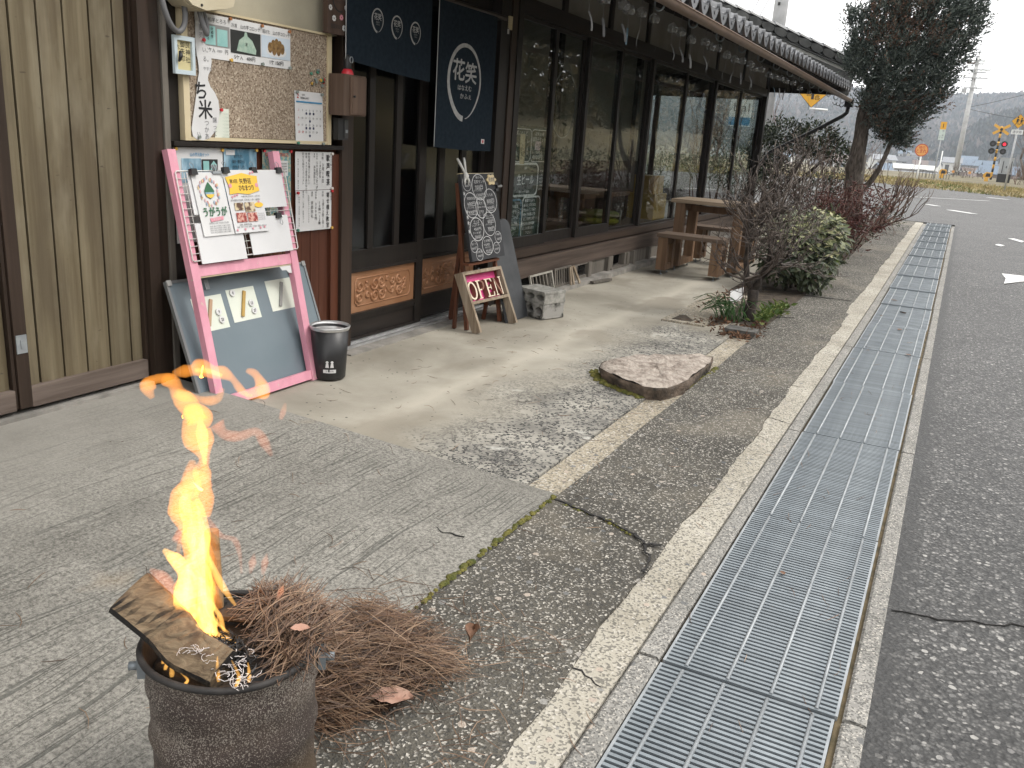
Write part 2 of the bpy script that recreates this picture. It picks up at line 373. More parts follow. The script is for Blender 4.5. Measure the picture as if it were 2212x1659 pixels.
M_CHAN = m_exposed('sandy_cement', (.25, .215, .16, 1), (.42, .375, .295, 1), .8, 130, None, .3)
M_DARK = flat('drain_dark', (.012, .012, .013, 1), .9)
M_SOIL = mat('soil', (.035, .026, .018, 1), (.09, .07, .05, 1), 14, .95, .8, 40, bdist=.02)
M_MOSS = mat('moss', (.055, .065, .012, 1), (.17, .15, .035, 1), 26, .95, .9, 90, bdist=.01)
M_GALV = mat('galvanised_steel', (.165, .19, .21, 1), (.26, .29, .31, 1), 9, .5, .0, metal=.35, rng=(.3, .7), island=.13)
M_GALV2 = mat('galvanised_rod', (.25, .27, .285, 1), (.34, .36, .375, 1), 20, .5, metal=.35, island=.08)
M_PAINT = mat('road_paint', (.72, .72, .71, 1), (.5, .5, .49, 1), 16, .8, .3, 90)
M_EARTH = mat('field_earth', (.10, .085, .05, 1), (.16, .14, .085, 1), .4, .95)
# ================================================================ ground
def strip(name, xl, xr, ys, zt, thick, m, parent=None, kind='structure', nx=1):
    """a slab following the street: xl(y), xr(y) edges, zt(x, y) top height, real sides"""
    b = MB(); n = len(ys); vs = []; fs = []
    for y in ys:
        for i in range(nx+1):
            x = xl(y)+(xr(y)-xl(y))*i/nx; vs.append((x, y, zt(x, y)))
    k = nx+1
    for j in range(n-1):
        for i in range(nx): fs.append((j*k+i, j*k+i+1, (j+1)*k+i+1, (j+1)*k+i))
    o = len(vs); lo = []
    ring = [(j, 0) for j in range(n)] + [(n-1, i) for i in range(1, nx+1)] + [(j, nx) for j in range(n-2, -1, -1)] + [(0, i) for i in range(nx-1, 0, -1)]
    for j, i in ring:
        x, y, z = vs[j*k+i]; vs.append((x, y, z-thick))
    for q in range(len(ring)):
        j, i = ring[q]; j2, i2 = ring[(q+1) % len(ring)]
        fs.append((j*k+i, j2*k+i2, o+(q+1) % len(ring), o+q))
    b.add(vs, fs); ob = b.build(name, m, parent)
    if parent is None: tag(ob, kind=kind)
    return ob
def yl(a, b, s): return [a+(b-a)*i/max(1, round((b-a)/s)) for i in range(max(1, round((b-a)/s))+1)]
def c_(v): return lambda *_: v
# wide land sheet: level by the house, falling past the crossing to the valley floor
def land(x, y):
    z = gz(y)-.09
    if y > 60: z -= 7.5*min(1, (y-60)/90)**1.3
    if y > 300: z += (y-300)*.018
    return z
def build_land():
    ys = [-65, -20, -6, -2, 2, 6, 8, 12, 18, 25, 32, 40, 50, 60, 62, 75, 90, 110, 130, 150, 200, 260, 300, 400, 520, 700, 900, 1200, 1550]
    xs = [-690, -500, -300, -180, -110, -70, -40, -20, -10, -6, -3, -1.1, 0, 1.5, 3, 6, 10, 20, 40, 70, 110, 180, 300, 410]
    b = MB(); b.add([(x, y, land(x, y)) for y in ys for x in xs], [(j*len(xs)+i, j*len(xs)+i+1, (j+1)*len(xs)+i+1, (j+1)*len(xs)+i) for j in range(len(ys)-1) for i in range(len(xs)-1)])
    tag(b.build('ground', M_EARTH), kind='structure')
build_land()
# road: along the house then opening into the cross street beyond the grating
YR = [-6, -2, 0, 2, 4, 6, 8, 10, 12, 14, 16, 17.6]
strip('road', c_(.03), c_(4.4), YR, lambda x, y: gz(y)-.004, .12, M_ASPH)
def xl2(y): return -9.0
strip('side_road', c_(-16), c_(4.4), [17.6, 20, 24, 28, 31.2], lambda x, y: gz(y)-.004, .12, M_ASPH)
strip('crossing_road', lambda y: -16+(y-31.2)*.2, lambda y: 3.6-(y-31.2)*1.35, yl(31.2, 35.6, .5), lambda x, y: gz(y)-.004, .1, M_ASPH)
# drain trough below the gratings and the two rows of kerb stones
b = MB(); b.box(-.425, -.018, -2, 17.2, -.34, -.3); b.box(-.478, -.425, -2, 17.2, -.34, -.205); b.box(-.018, .03, -2, 17.2, -.34, -.205)
ch = b.build('drain_channel', M_DARK); tag(ch, kind='structure')
strip('gap_dirt', c_(-.031), c_(-.017), [-2, 4, 8, 17.1], lambda x, y: gz(y)-.014, .05, mat('gap_dirt', (.06, .05, .025, 1), (.15, .11, .06, 1), 18, .95, .8, 60))
strip('gap_dirt', c_(-.428), c_(-.416), [-2, 4, 8, 17.1], lambda x, y: gz(y)-.018, .05, mat('gap_soil', (.03, .025, .015, 1), (.08, .06, .035, 1), 18, .95, .8, 60))
kerb_l = thing('kerb', None, None, (-.5, 2, 0)); tag(kerb_l, kind='structure')
kerb_r = thing('kerb', None, None, (0, 2, 0)); tag(kerb_r, kind='structure')
JY = [-2.25, -.25, 1.75, 3.74, 5.75, 7.85, 9.85, 11.85, 13.85, 15.6, 17.15]
def kstone(y0, y1, x0, x1, par, dz=0):
    b = MB(); n = 6; g = .006
    ys = [y0+g+(y1-y0-2*g)*i/n for i in range(n+1)]
    ch = .006
    for i in range(n):
        ya, yb = ys[i], ys[i+1]; za, zb = gz(ya)+dz, gz(yb)+dz
        pr = [(x0, -.2), (x0, -ch), (x0+ch, 0), (x1-ch, 0), (x1, -ch), (x1, -.2)]
        vs = [(x, ya, za+z) for x, z in pr]+[(x, yb, zb+z) for x, z in pr]
        b.add(vs, [(q, q+1, q+7, q+6) for q in range(5)])
        if i == 0: b.add([(x, ya, za+z) for x, z in pr], [tuple(range(6))])
        if i == n-1: b.add([(x, yb, zb+z) for x, z in pr], [tuple(reversed(range(6)))])
    b.build('kerb_stone', M_KERB, par)
for a, c in zip(JY[:-1], JY[1:]):
    kstone(a, c, -.478, -.426+random.uniform(-.003, .003), kerb_l, 0)
    kstone(a, c, -.018+random.uniform(-.003, .003), .034, kerb_r, -.001)
# ---- gratings, one metre each
def grating_bm(first):
    pass
def grating(i, y0, label, separate):
    L = .992; x0, x1 = -.417+random.uniform(-.004, .004), -.030+random.uniform(-.004, .004); z = gz(y0+.5)-.003+random.uniform(-.002, .003)
    t = thing('drain_grating', label, 'grating', ((x0+x1)/2, y0+.5, z), 'steel gratings over the roadside drain')
    sk = random.uniform(-.003, .003)
    fr = MB()
    fr.box(x0, x0+.006, y0, y0+L, z-.03, z); fr.box(x1-.006, x1, y0, y0+L, z-.03, z); fr.build('side_bar', M_GALV2, t)
    rods = MB(); xs = [x0+(x1-x0)*f for f in (.14, .385, .635, .885)]
    for x in xs:
        rods.tube([(x, y0+.004, z-.0012), (x, y0+L-.004, z-.0012)], .0048, 6)
    rods.build('cross_rod', M_GALV2, t)
    n = 60; pitch = (L-.008)/(n-1); joined = MB(); me = None
    for k in range(n):
        y = y0+.004+k*pitch
        tgt = MB() if separate else joined
        tgt.box(x0+.006, x1-.006, y-.0043, y+.0043, z-.026, z-.0004-(.0012 if k % 2 else 0))
        if separate:
            if me is None:
                o = tgt.build('bar', M_GALV, t); me = o.data; yb = y
            else:
                o = bpy.data.objects.new('bar', me); COL.objects.link(o); o.parent = t; o.location = (0, y-yb, 0)
    if not separate:
        tag(joined.build('bars', M_GALV, t), kind='stuff')
ORD = ['nearest', 'second', 'third', 'fourth', 'fifth', 'sixth', 'seventh', 'eighth', 'ninth', 'tenth', 'eleventh', 'twelfth', 'thirteenth', 'fourteenth', 'fifteenth', 'sixteenth', 'seventeenth']
y = .755; k = 0
grating(0, y-.998, 'slotted steel drain grating at the bottom edge of the picture', False)
while y < 16.9 and k < 17:
    grating(k, y, f'{ORD[k]} slotted steel grating in the roadside drain, counted from the burning drum' if k < 16 else 'last slotted steel grating where the drain meets the cross road', k < 5)
    y += 1.0+(.002 if k < 8 else 0); k += 1
# ---- pale cement with a ragged edge, dark worn pavement, slabs before the house
YS = yl(-3, 17.4, .06)
EDGE = [-.583+.007*math.sin(2.3*y)+.004*math.sin(9*y+1)+random.uniform(-.005, .005)+(.0 if y < 7 else -.03) for y in YS]
ed = dict(zip([round(v, 5) for v in YS], EDGE))
strip('cement_strip', c_(-.66), c_(-.481), YS, lambda x, y: gz(y)-.001, .1, M_CEM)
strip('pavement', c_(-1.006), lambda y: ed[round(y, 5)], YS, lambda x, y: gz(y)+.006+.003*math.sin(7*y+x*9), .1, M_PAVE)
strip('gutter_channel', c_(-1.14), c_(-1.007), yl(2.47, 5.5, .3), lambda x, y: -.010, .08, M_CHAN)
strip('ramp_slab', c_(-2.90), c_(-1.012), [-6, -3, -1, 0, 1, 2, 2.30, 2.478], lambda x, y: .010+.078*(-1.012-x)/1.76 - (.004 if y > 2.4 else 0), .16, M_RAMP, nx=6)
FY = [2.48, 3, 4, 5, 6, 7, 8, 9, 11, 14, 17.4]
strip('forecourt', c_(-2.83), c_(-1.145), FY, lambda x, y: -.004-.012*min(1, max(0, (y-5.5)/2)), .12, M_FORE)
strip('flower_bed', c_(-1.60), c_(-1.01), [5.72, 6.4, 7, 8, 10, 12, 14, 17.3], lambda x, y: gz(y)-.001+.012*math.sin(x*9)*math.sin(y*3), .1, M_SOIL, nx=5)
strip('paving_pad', c_(-1.66), c_(-1.36), [5.66, 6.4, 7.15], lambda x, y: .006, .1, M_CHAN)
# ---- moss in the seams and real cracks
def lump_line(name, pts, w, h, n, m, seed=1):
    r = random.Random(seed); b = MB()
    for _ in range(n):
        i = r.randrange(len(pts)-1); f = r.random(); a, c = pts[i], pts[i+1]
        x = a[0]+(c[0]-a[0])*f+r.uniform(-w, w); y = a[1]+(c[1]-a[1])*f+r.uniform(-w, w); s = r.uniform(.3, 1)*h
        b.lathe((x, y, a[2]), [(s*1.5, -.002), (s*1.1, s*.5), (s*.3, s*.8), (0.0005, s*.85)], 6)
    tag(b.build(name, m), kind='stuff')
lump_line('moss', [(-1.008, 2.45, .012), (-1.012, 2.1, .012), (-1.016, 1.75, .012)], .006, .008, 120, M_MOSS, 3)
lump_line('moss', [(-1.012, 1.75, .012), (-1.016, 1.2, .012)], .005, .006, 50, M_MOSS, 5)
lump_line('moss', [(-.96, 2.41, .008), (-.81, 2.38, .008), (-.74, 2.35, .008), (-.70, 2.33, .008)], .008, .006, 34, M_MOSS, 4)
M_CRK = flat('crack_dark', (.022, .021, .02, 1), .95)
def crack(pts, w, z, name='crack'):
    b = MB(); F = Fr((0, 0, 0), (1, 0, 0), (0, 1, 0)); r = random.Random(len(pts)); q = []
    for a, c in zip(pts[:-1], pts[1:]):
        for i in range(7): q.append((a[0]+(c[0]-a[0])*i/7+r.uniform(-.008, .008), a[1]+(c[1]-a[1])*i/7+r.uniform(-.008, .008)))
    b.stroke(F, q, [w*r.uniform(.3, 1.2) for _ in q], z-.003, z); tag(b.build(name, M_CRK), kind='structure')
crack([(-1.0, 2.42), (-.81, 2.38), (-.70, 2.335), (-.64, 2.28), (-.59, 2.31)], .011, .0125)
crack([(-.64, 2.28), (-.60, 2.2), (-.585, 2.1)], .007, .0125)
crack([(.04, 2.31), (.19, 2.35), (.36, 2.43), (.7, 2.5), (1.2, 2.7)], .005, 0)
crack([(-1.0, 7.57), (-.83, 7.572), (-.61, 7.6)], .018, .014)
crack([(-1.02, 6.35), (-.88, 6.44)], .012, .0125)
crack([(-.60, 1.62), (-.485, 1.57)], .004, .001)
crack([(-.60, 3.86), (-.485, 3.83)], .004, .001)
crack([(-1.53, 2.035), (-1.40, 2.015), (-1.28, 2.022), (-1.17, 2.0), (-1.085, 2.008)], .0045, .0185)
# ---- white paint left on the road
def paint(pts, z): 
    b = MB(); b.prism(Fr((0, 0, z), (1, 0, 0), (0, 1, 0)), pts, -.002, .0015); tag(b.build('road_marking', M_PAINT), kind='structure')
paint([(.575, 10.97), (.60, 10.5), (.565, 10.0), (.80, 10.5), (1.25, 10.75), (1.3, 11.3), (.8, 11.22)], gz(10.5))
paint([(.59, 14.35), (.66, 14.2), (.72, 14.45), (.64, 14.6)], gz(14.4)); paint([(.81, 15.8), (.97, 15.2), (1.02, 15.5), (.9, 15.9)], gz(15.5))
for a, c, w in (((-.66, 23.6), (-.40, 23.1), .16), ((-.12, 22.1), (.36, 21.3), .18), ((.8, 30.3), (1.3, 29.8), .2), ((-1.5, 26.0), (1.9, 29.2), .10), ((-1.4, 26.3), (-1.2, 26.1), .12), ((2.0, 22.5), (2.4, 22.0), .2)):
    d = V((c[0]-a[0], c[1]-a[1])).normalized(); q = V((-d.y, d.x))*w/2
    paint([(a[0]+q.x, a[1]+q.y), (a[0]-q.x, a[1]-q.y), (c[0]-q.x, c[1]-q.y), (c[0]+q.x, c[1]+q.y)], gz((a[1]+c[1])/2)+.001)
# ================================================================ the house
X0 = -2.783
M_DWOOD = wood('dark_timber', (.026, .017, .012, 1), (.052, .034, .025, 1), 'z', 1, .5, .3, .2)
M_DWOODY = wood('dark_timber_level', (.026, .017, .012, 1), (.055, .037, .028, 1), 'y', 1, .5, .3, .2)
M_BLACKW = wood('blackened_timber', (.012, .010, .009, 1), (.024, .019, .016, 1), 'z', 1, .45, .2, .2)
M_BLACKY = wood('blackened_timber_level', (.012, .010, .009, 1), (.026, .02, .017, 1), 'y', 1, .45, .2, .2)
M_BEAM = wood('weathered_beam', (.040, .028, .022, 1), (.115, .085, .068, 1), 'y', .9, .75, .6, .15)
def m_oldboards():
    m, t, b, out = nm('old_pale_boards'); N = NT(t); c = N.coord((26, 26, 1.1)); w = N.coord()
    col = N.ramp(N.noise(c, 1.0, 8, .6), [(.30, (.085, .064, .036)), (.5, (.130, .105, .064)), (.72, (.185, .156, .102))])
    o = N.n('ObjectInfo'); col = N.mix(1.0, col, N.ramp(o.outputs['Random'], [(0, g1(.86)), (1, g1(1.12))]), 'MULTIPLY')
    st = N.noise(N.coord((5, 5, 1.4)), 1.3, 6, .6); col = N.mix(N.ramp(st, [(.46, g1(0)), (.66, g1(.65))]), col, (.085, .066, .042, 1))
    pale = N.noise(N.coord((3, 3, 1.0)), 2.0, 4, .6); col = N.mix(N.ramp(pale, [(.54, g1(0)), (.72, g1(.45))]), col, (.27, .24, .175, 1))
    nick = N.noise(N.coord((9, 9, 30)), 2.0, 3); col = N.mix(N.ramp(nick, [(.70, g1(0)), (.74, g1(.7))]), col, (.05, .04, .028, 1))
    N.l(col, b.inputs['Base Color']); b.inputs['Roughness'].default_value = .72; b.inputs['Specular IOR Level'].default_value = .3
    N.l(N.bump(N.noise(c, 1.6, 8), .3, .003), b.inputs['Normal']); return m
M_OLDB = m_oldboards()
M_OLDR = wood('old_rail', (.070, .052, .042, 1), (.17, .135, .115, 1), 'y', 1.1, .8, .7, .1)
M_REDB = wood('red_brown_boards', (.062, .020, .011, 1), (.105, .036, .019, 1), 'z', .9, .5, .2, .25)
M_GREYW = wood('grey_weathered_wood', (.10, .088, .075, 1), (.20, .18, .155, 1), 'z', 1, .85, .5, .25)
M_PLAST = mat('beige_plaster', (.36, .33, .25, 1), (.44, .405, .31, 1), 3, .9, .15, 120)
M_PLASTD = mat('grey_plaster', (.22, .21, .185, 1), (.29, .275, .245, 1), 3, .9, .15, 120)
M_GLASS = glass('window_glass', (.80, .83, .82, 1))
M_GLASSD = glass('ribbed_door_glass', (.30, .33, .33, 1), 1, .12)
M_COPPER = mat('copper_sheet', (.34, .165, .082, 1), (.42, .225, .125, 1), 4, .42, .1, 60, spec=.5, metal=.25)
M_ALU = mat('aluminium_track', (.45, .45, .45, 1), (.6, .6, .6, 1), 20, .35, metal=.7)
M_TILE = mat('grey_roof_tile', (.060, .063, .070, 1), (.145, .15, .158, 1), 6, .36, .2, 60, island=.25)
M_TILED = mat('mossy_roof_tile', (.018, .02, .02, 1), (.055, .057, .055, 1), 8, .7, .4, 50, island=.3)
M_GUT = mat('brown_gutter', (.13, .085, .062, 1), (.19, .13, .095, 1), 5, .42, .05)
M_BLKM = flat('black_metal', (.015, .015, .016, 1), .45)
M_FOOT = mat('footing_stone', (.17, .16, .145, 1), (.33, .31, .28, 1), 7, .9, .5, 60)
M_INW = mat('interior_wall', (.30, .285, .255, 1), (.37, .35, .315, 1), 2, .9)
M_INF = wood('interior_floor', (.07, .045, .03, 1), (.12, .08, .055, 1), 'y', .8, .4)
M_WHITE = flat('white_plastic', (.62, .61, .58, 1), .5)
F0 = Fr((X0, 0, 0), (0, 1, 0), (0, 0, 1))
house = thing('cafe_house', 'dark timber tiled-roof cafe house running along the left side of the lane', 'house', (-2.9, 6, 0))
def hp(b, name, m, par=house): return b.build(name, m, par)
# ---- left: old board doors
def board_door(y0, y1, grooves, st_w, latch):
    f = MB(); f.fbox(F0, y0, y0+st_w, .12, 2.35, -.045, .012); f.fbox(F0, y1-.012, y1, .12, 2.35, -.045, .004)
    d = hp(f, 'board_door', M_DWOOD)
    r = MB(); r.fbox(F0, y0+st_w, y1-.012, .118, .190, -.045, .012); r.build('bottom_rail', M_OLDR, d)
    e = [y0+st_w]+grooves+[y1-.012]
    for a, c in zip(e[:-1], e[1:]):
        p = MB(); q = .0042+random.uniform(-.0008, .0008)
        p.prism(Fr((X0, 0, 0), (0, 1, 0), (0, 0, 1)), [(a+q, .19), (c-q, .19), (c-q, 2.33), (a+q, 2.33)], -.03, -.012+random.uniform(-.001, .001)); p.build('plank', M_OLDB, d)
    bk = MB(); bk.fbox(F0, y0+.01, y1-.02, .14, 2.33, -.045, -.034); bk.build('backing', M_BLACKW, d)
    if latch:
        l = MB(); l.fbox(F0, y0+.004, y0+st_w-.004, .318, .382, .012, .016); l.fbox(F0, y0+.018, y0+st_w-.016, .335, .365, .016, .019); l.build('latch_plate', M_GALV2, d)
board_door(1.796, 2.352, [1.894, 1.992, 2.088, 2.188, 2.286], .046, True)
board_door(1.235, 1.793, [1.33, 1.425, 1.52, 1.615, 1.71], .046, False)
board_door(.67, 1.232, [.77, .865, .96, 1.055, 1.15], .046, False)
b = MB(); b.fbox(F0, .6, 2.352, .06, .10, -.10, .03); hp(b, 'door_sill', M_FOOT)
b = MB(); b.fbox(F0, -1.6, .66, 0, 2.4, -.08, 0); hp(b, 'side_wall', M_BLACKW)
for y0, y1, w0, w1, m in ((2.354, 2.405, -.1, .035, M_DWOOD), (2.408, 2.458, -.1, .022, M_DWOOD), (2.461, 2.488, -.1, .03, M_GREYW), (2.49, 2.555, -.12, .008, M_BLACKW),
                          (3.552, 3.640, -.1, .03, M_DWOOD), (5.142, 5.225, -.1, .03, M_BLACKW), (5.228, 5.30, -.1, .015, M_BLACKW), (5.303, 5.38, -.1, .025, M_DWOOD), (5.383, 5.452, -.1, .032, M_BLACKW)):
    p = MB(); p.fbox(F0, y0, y1, .0, 2.42, w0, w1); hp(p, 'post', m)
# ---- board wall below the notice board, plaster above
bw = MB(); bw.fbox(F0, 2.557, 3.55, .0, 1.03, -.06, -.02); bw = hp(bw, 'board_wall', M_BLACKW)
y = 2.558; 
while y < 3.545:
    p = MB(); y2 = min(y+.066, 3.55); p.fbox(F0, y+.0015, y2-.0015, .02, 1.022, -.02, -.004+random.uniform(-.0012, .0012)); p.build('plank', M_REDB, bw); y = y2
b = MB(); b.fbox(F0, 3.49, 3.55, .02, 1.0, -.004, .012); b.build('edge_trim', M_REDB, bw)
b = MB(); b.fbox(F0, 2.557, 3.55, 1.545, 2.42, -.06, -.006); hp(b, 'plaster_wall', M_PLAST)
b = MB(); b.fbox(F0, 2.50, 3.56, 1.0225, 1.041, -.02, .035); hp(b, 'rail', M_BLACKY)
# ---- sliding doors with copper panels
def spiral(cx, cy, r, turns, dirn, a0):
    return [(cx+dirn*r*(1-t)**.8*math.cos(a0+2*math.pi*turns*t)+0, cy+r*(1-t)**.8*math.sin(a0+2*math.pi*turns*t)) for t in [i/22 for i in range(22)]]
def sliding_door(y0, y1, w, cols, stile_l, stile_r, clear):
    f = MB()
    f.fbox(F0, y0, y0+stile_l, .022, 1.98, w-.032, w); f.fbox(F0, y1-stile_r, y1, .022, 1.98, w-.032, w)
    a, c = y0+stile_l, y1-stile_r
    for z0, z1, ww in ((.022, .034, 0), (.128, .150, -.004), (.150, .168, .006), (.392, .408, .006), (.408, .424, -.003), (.424, .487, 0), (.487, .508, .004), (1.86, 1.98, 0)):
        f.fbox(F0, a, c, z0, z1, w-.03, w+ww)
    for (p, q) in zip(cols[:-1], cols[1:]): f.fbox(F0, p[1], q[0], .508, 1.86, w-.03, w-.002)
    d = hp(f, 'sliding_door', M_BLACKW)
    k = MB(); k.fbox(F0, a, c, .034, .128, w-.022, w-.012); k.build('kick_board', M_BLACKY, d)
    for i, (p, q) in enumerate(cols):
        g = MB(); g.fbox(F0, p, q, .508, 1.86, w-.018, w-.014); g.build('pane', M_GLASSD if not clear else M_GLASSD, d)
    cp = MB(); cp.fbox(F0, a, c, .168, .392, w-.024, w-.014)
    m = (a+c)/2+.005; hw = .24*(c-a)/.57; z0, z1 = .203, .352; n = .018; zc = (z0+z1)/2
    pts = [(m-hw+n, z0), (m+hw-n, z0), (m+hw-n*.7, z0+n*.7), (m+hw, z0+n), (m+hw, z1-n), (m+hw-n*.7, z1-n*.7), (m+hw-n, z1), (m-hw+n, z1), (m-hw+n*.7, z1-n*.7), (m-hw, z1-n), (m-hw, z0+n), (m-hw+n*.7, z0+n*.7), (m-hw+n, z0)]
    FW = Fr((X0+w-.014, 0, 0), (0, 1, 0), (0, 0, 1))
    cp.tube([FW.p(u, v, .001) for u, v in pts], .0045, 6)
    s = hw/.24
    for (du, dv, r, dr, a0) in ((-.20, .028, .03, 1, 3.6), (-.20, -.03, .03, 1, 2.6), (-.145, .03, .018, -1, 1), (-.135, -.02, .018, -1, 4), (-.075, .032, .036, 1, 3.5), (-.02, .034, .036, -1, 3.6), (-.075, -.034, .036, 1, 2.7), (-.015, -.034, .036, -1, 2.6),
                                (.03, .045, .014, 1, 0), (.08, .03, .02, 1, 3), (.075, -.02, .02, 1, 4), (.135, .035, .032, -1, 3.6), (.14, -.03, .034, -1, 2.6), (.185, .02, .018, -1, 2), (.19, -.02, .018, 1, 1)):
        sp = spiral(m+du*s, zc+dv, r, 1.6, dr, a0)
        cp.tube([FW.p(u, v, 0) for u, v in sp], [.0085*(1-.6*i/22)+.001 for i in range(22)], 6)
    for wv in ((-.17, -.05, .0), (-.1, .02, 1.5), (.02, -.01, 3.0), (.11, .0, 4.2)):
        cp.tube([FW.p(m+s*(wv[0]+.09*i/12), zc+.035*math.sin(wv[2]+3.6*i/12), 0) for i in range(13)], .0050, 6)
    cp.build('carved_panel', M_COPPER, d)
sliding_door(3.642, 4.372, 0.0, [(3.672, 3.818), (3.868, 4.066), (4.116, 4.30)], .03, .07, False)
sliding_door(4.340, 5.14, -.038, [(4.392, 4.586), (4.645, 4.845), (4.905, 5.09)], .05, .05, True)
b = MB(); b.fbox(F0, 3.56, 5.15, -.01, .010, -.09, .06); b.fbox(F0, 3.56, 5.15, .010, .02, -.085, -.06); b.fbox(F0, 3.56, 5.15, .010, .02, -.03, -.014); b.fbox(F0, 3.56, 5.15, .010, .022, .006, .016); b.fbox(F0, 3.56, 5.15, .0, .016, .044, .058)
hp(b, 'door_track', M_ALU)
b = MB(); b.fbox(F0, 3.5, 5.2, -.05, .004, .058, .14); hp(b, 'door_step', M_FOOT)
b = MB(); b.fbox(F0, 3.552, 5.452, 1.982, 2.42, -.08, -.01); hp(b, 'door_lintel', M_BLACKY)
# ---- veranda windows
ME = [5.452, 6.115, 6.74, 7.50, 8.35, 9.52, 10.74, 12.10, 13.53]
for i, (a, c) in enumerate(zip(ME[:-1], ME[1:])):
    w = -.012 if i % 2 == 0 else -.044
    zs = .358 if i < 3 else .318; zg = .436 if i < 3 else .376
    f = MB(); sw = .036 if i < 4 else .046
    f.fbox(F0, a-.012, a+sw, zs, 1.925, w-.03, w); f.fbox(F0, c-sw, c+.012, zs, 1.925, w-.03, w)
    f.fbox(F0, a+sw, c-sw, zs, zg-.008, w-.03, w); f.fbox(F0, a+sw, c-sw, zg-.008, zg, w-.026, w+.003); f.fbox(F0, a+sw, c-sw, 1.90, 1.925, w-.03, w)
    o = hp(f, 'window', M_BLACKW)
    g = MB(); g.fbox(F0, a+sw, c-sw, zg, 1.90, w-.018, w-.014); g.build('pane', M_GLASS, o)
b = MB(); b.fbox(F0, 5.40, 13.64, 1.927, 2.03, -.1, .012); hp(b, 'lintel', M_BLACKY)
b = MB(); b.fbox(F0, 5.40, 13.62, .30, .357, -.1, .045); b.fbox(F0, 5.40, 13.62, .283, .30, -.06, .02); hp(b, 'window_sill', M_DWOODY)
b = MB(); b.fbox(F0, 5.40, 13.60, .150, .282, -.06, .07); hp(b, 'sill_beam', M_BEAM)
b = MB(); b.fbox(F0, 13.535, 13.64, -.02, 2.42, -.1, .02); hp(b, 'corner_post', M_BLACKW)
ST = [5.40, 6.17, 7.10, 8.05, 9.30, 10.60, 12.0, 13.55]
for i, (a, c) in enumerate(zip(ST[:-1], ST[1:])):
    p = MB(); p.fbox(F0, a+.035, c-.035, 2.031, 2.42, -.06, -.014); hp(p, 'plaster_panel', M_PLASTD)
    p = MB(); p.fbox(F0, a-.035, a+.035, 2.031, 2.42, -.07, .008); hp(p, 'strut', M_BLACKW)
# below the veranda
b = MB(); b.box(-2.98, -2.625, 5.35, 13.7, -.06, .024); hp(b, 'footing', M_FOOT)
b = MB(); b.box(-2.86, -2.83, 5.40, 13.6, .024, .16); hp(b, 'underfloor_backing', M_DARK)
FU = Fr((-2.70, 0, 0), (0, 1, 0), (0, 0, 1))
for y0, y1 in ((6.02, 6.07), (6.46, 6.50), (6.53, 6.60), (6.86, 6.93), (7.33, 7.40), (7.82, 7.90), (8.02, 8.06), (8.5, 8.56), (9.1, 9.16)):
    p = MB(); p.fbox(FU, y0, y1, .024, .15, -.07, random.uniform(-.01, .01)); hp(p, 'short_post', M_GREYW)
for y0, y1 in ((6.94, 7.32), (8.07, 8.49), (8.57, 9.09), (9.17, 11.0), (11.05, 13.5)):
    p = MB(); p.fbox(FU, y0, y1, .024, .15, -.06, -.03); hp(p, 'underfloor_board', M_GREYW)
v = MB(); v.fbox(FU, 6.60, 6.86, .024, .045, -.06, -.01); v.fbox(FU, 6.60, 6.86, .14, .15, -.06, -.01); v = hp(v, 'vent', M_GREYW)
p = MB()
for i in range(7):
    for j in range(4):
        u = 6.62+.036*i+(.018 if j % 2 else 0); p.ring(FU, u, .058+.024*j, .017, .015, .003, -.03, -.027, 6)
p.build('vent_mesh', M_BLKM, v)
v = MB(); v.fbox(FU, 7.41, 7.82, .024, .04, -.06, .01); v.fbox(FU, 7.41, 7.46, .04, .15, -.06, 0); v.fbox(FU, 7.77, 7.82, .04, .15, -.06, 0); hp(v, 'vent', M_GREYW)
# ---- end wall with tall windows, rooms behind the glass
FE = Fr((0, 13.6, 0), (-1, 0, 0), (0, 0, 1))
for i in range(3):
    a = 2.86+i*.80; c = a+.76
    f = MB(); f.fbox(FE, a-.03, a+.02, .40, 1.93, -.03, .01); f.fbox(FE, c-.02, c+.03, .40, 1.93, -.03, .01); f.fbox(FE, a+.02, c-.02, .40, .50, -.03, .01); f.fbox(FE, a+.02, c-.02, 1.88, 1.93, -.03, .01)
    o = hp(f, 'window', M_BLACKW); g = MB(); g.fbox(FE, a+.02, c-.02, .50, 1.88, -.012, -.008); g.build('pane', M_GLASS, o)
b = MB(); b.box(-5.35, X0-.1, 13.56, 13.62, 1.93, 2.42); b.box(-5.35, X0-.1, 13.56, 13.62, -.02, .40); hp(b, 'end_wall', M_BLACKY)
b = MB(); b.box(-5.5, X0-.06, 5.42, 13.55, .26, .31); hp(b, 'floor', M_INF)
b = MB(); b.box(-3.86, -3.76, 5.3, 11.3, .31, .93); hp(b, 'wainscot', M_DWOODY)
b = MB(); b.box(-3.86, -3.78, 5.3, 11.3, .93, 2.2); hp(b, 'inner_wall', M_INW)
b = MB(); b.box(-5.45, -5.32, 5.3, 13.0, .31, 2.2); hp(b, 'inner_wall', M_INW)
b = MB(); b.box(-5.5, X0-.09, 5.3, 13.6, 2.2, 2.24); hp(b, 'ceiling', M_DWOODY)
b = MB(); b.box(-5.5, X0-.1, 5.30, 5.36, .0, 2.2); hp(b, 'room_divider', M_INW)
for yy in (8.2, 10.6):
    b = MB(); b.box(-3.775, -3.72, yy, yy+.1, .31, 2.2); hp(b, 'inner_post', M_BLACKW)
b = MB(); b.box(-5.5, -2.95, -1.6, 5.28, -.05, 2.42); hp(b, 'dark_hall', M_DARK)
b = MB(); b.box(-7.4, -1.9, -1.6, 3.3, 4.2, 4.3); b.box(-2.95, X0-.01, -1.6, 3.5, 2.421, 4.2); hp(b, 'upper_storey', M_PLASTD)
M_DARKV = M_BLACKY
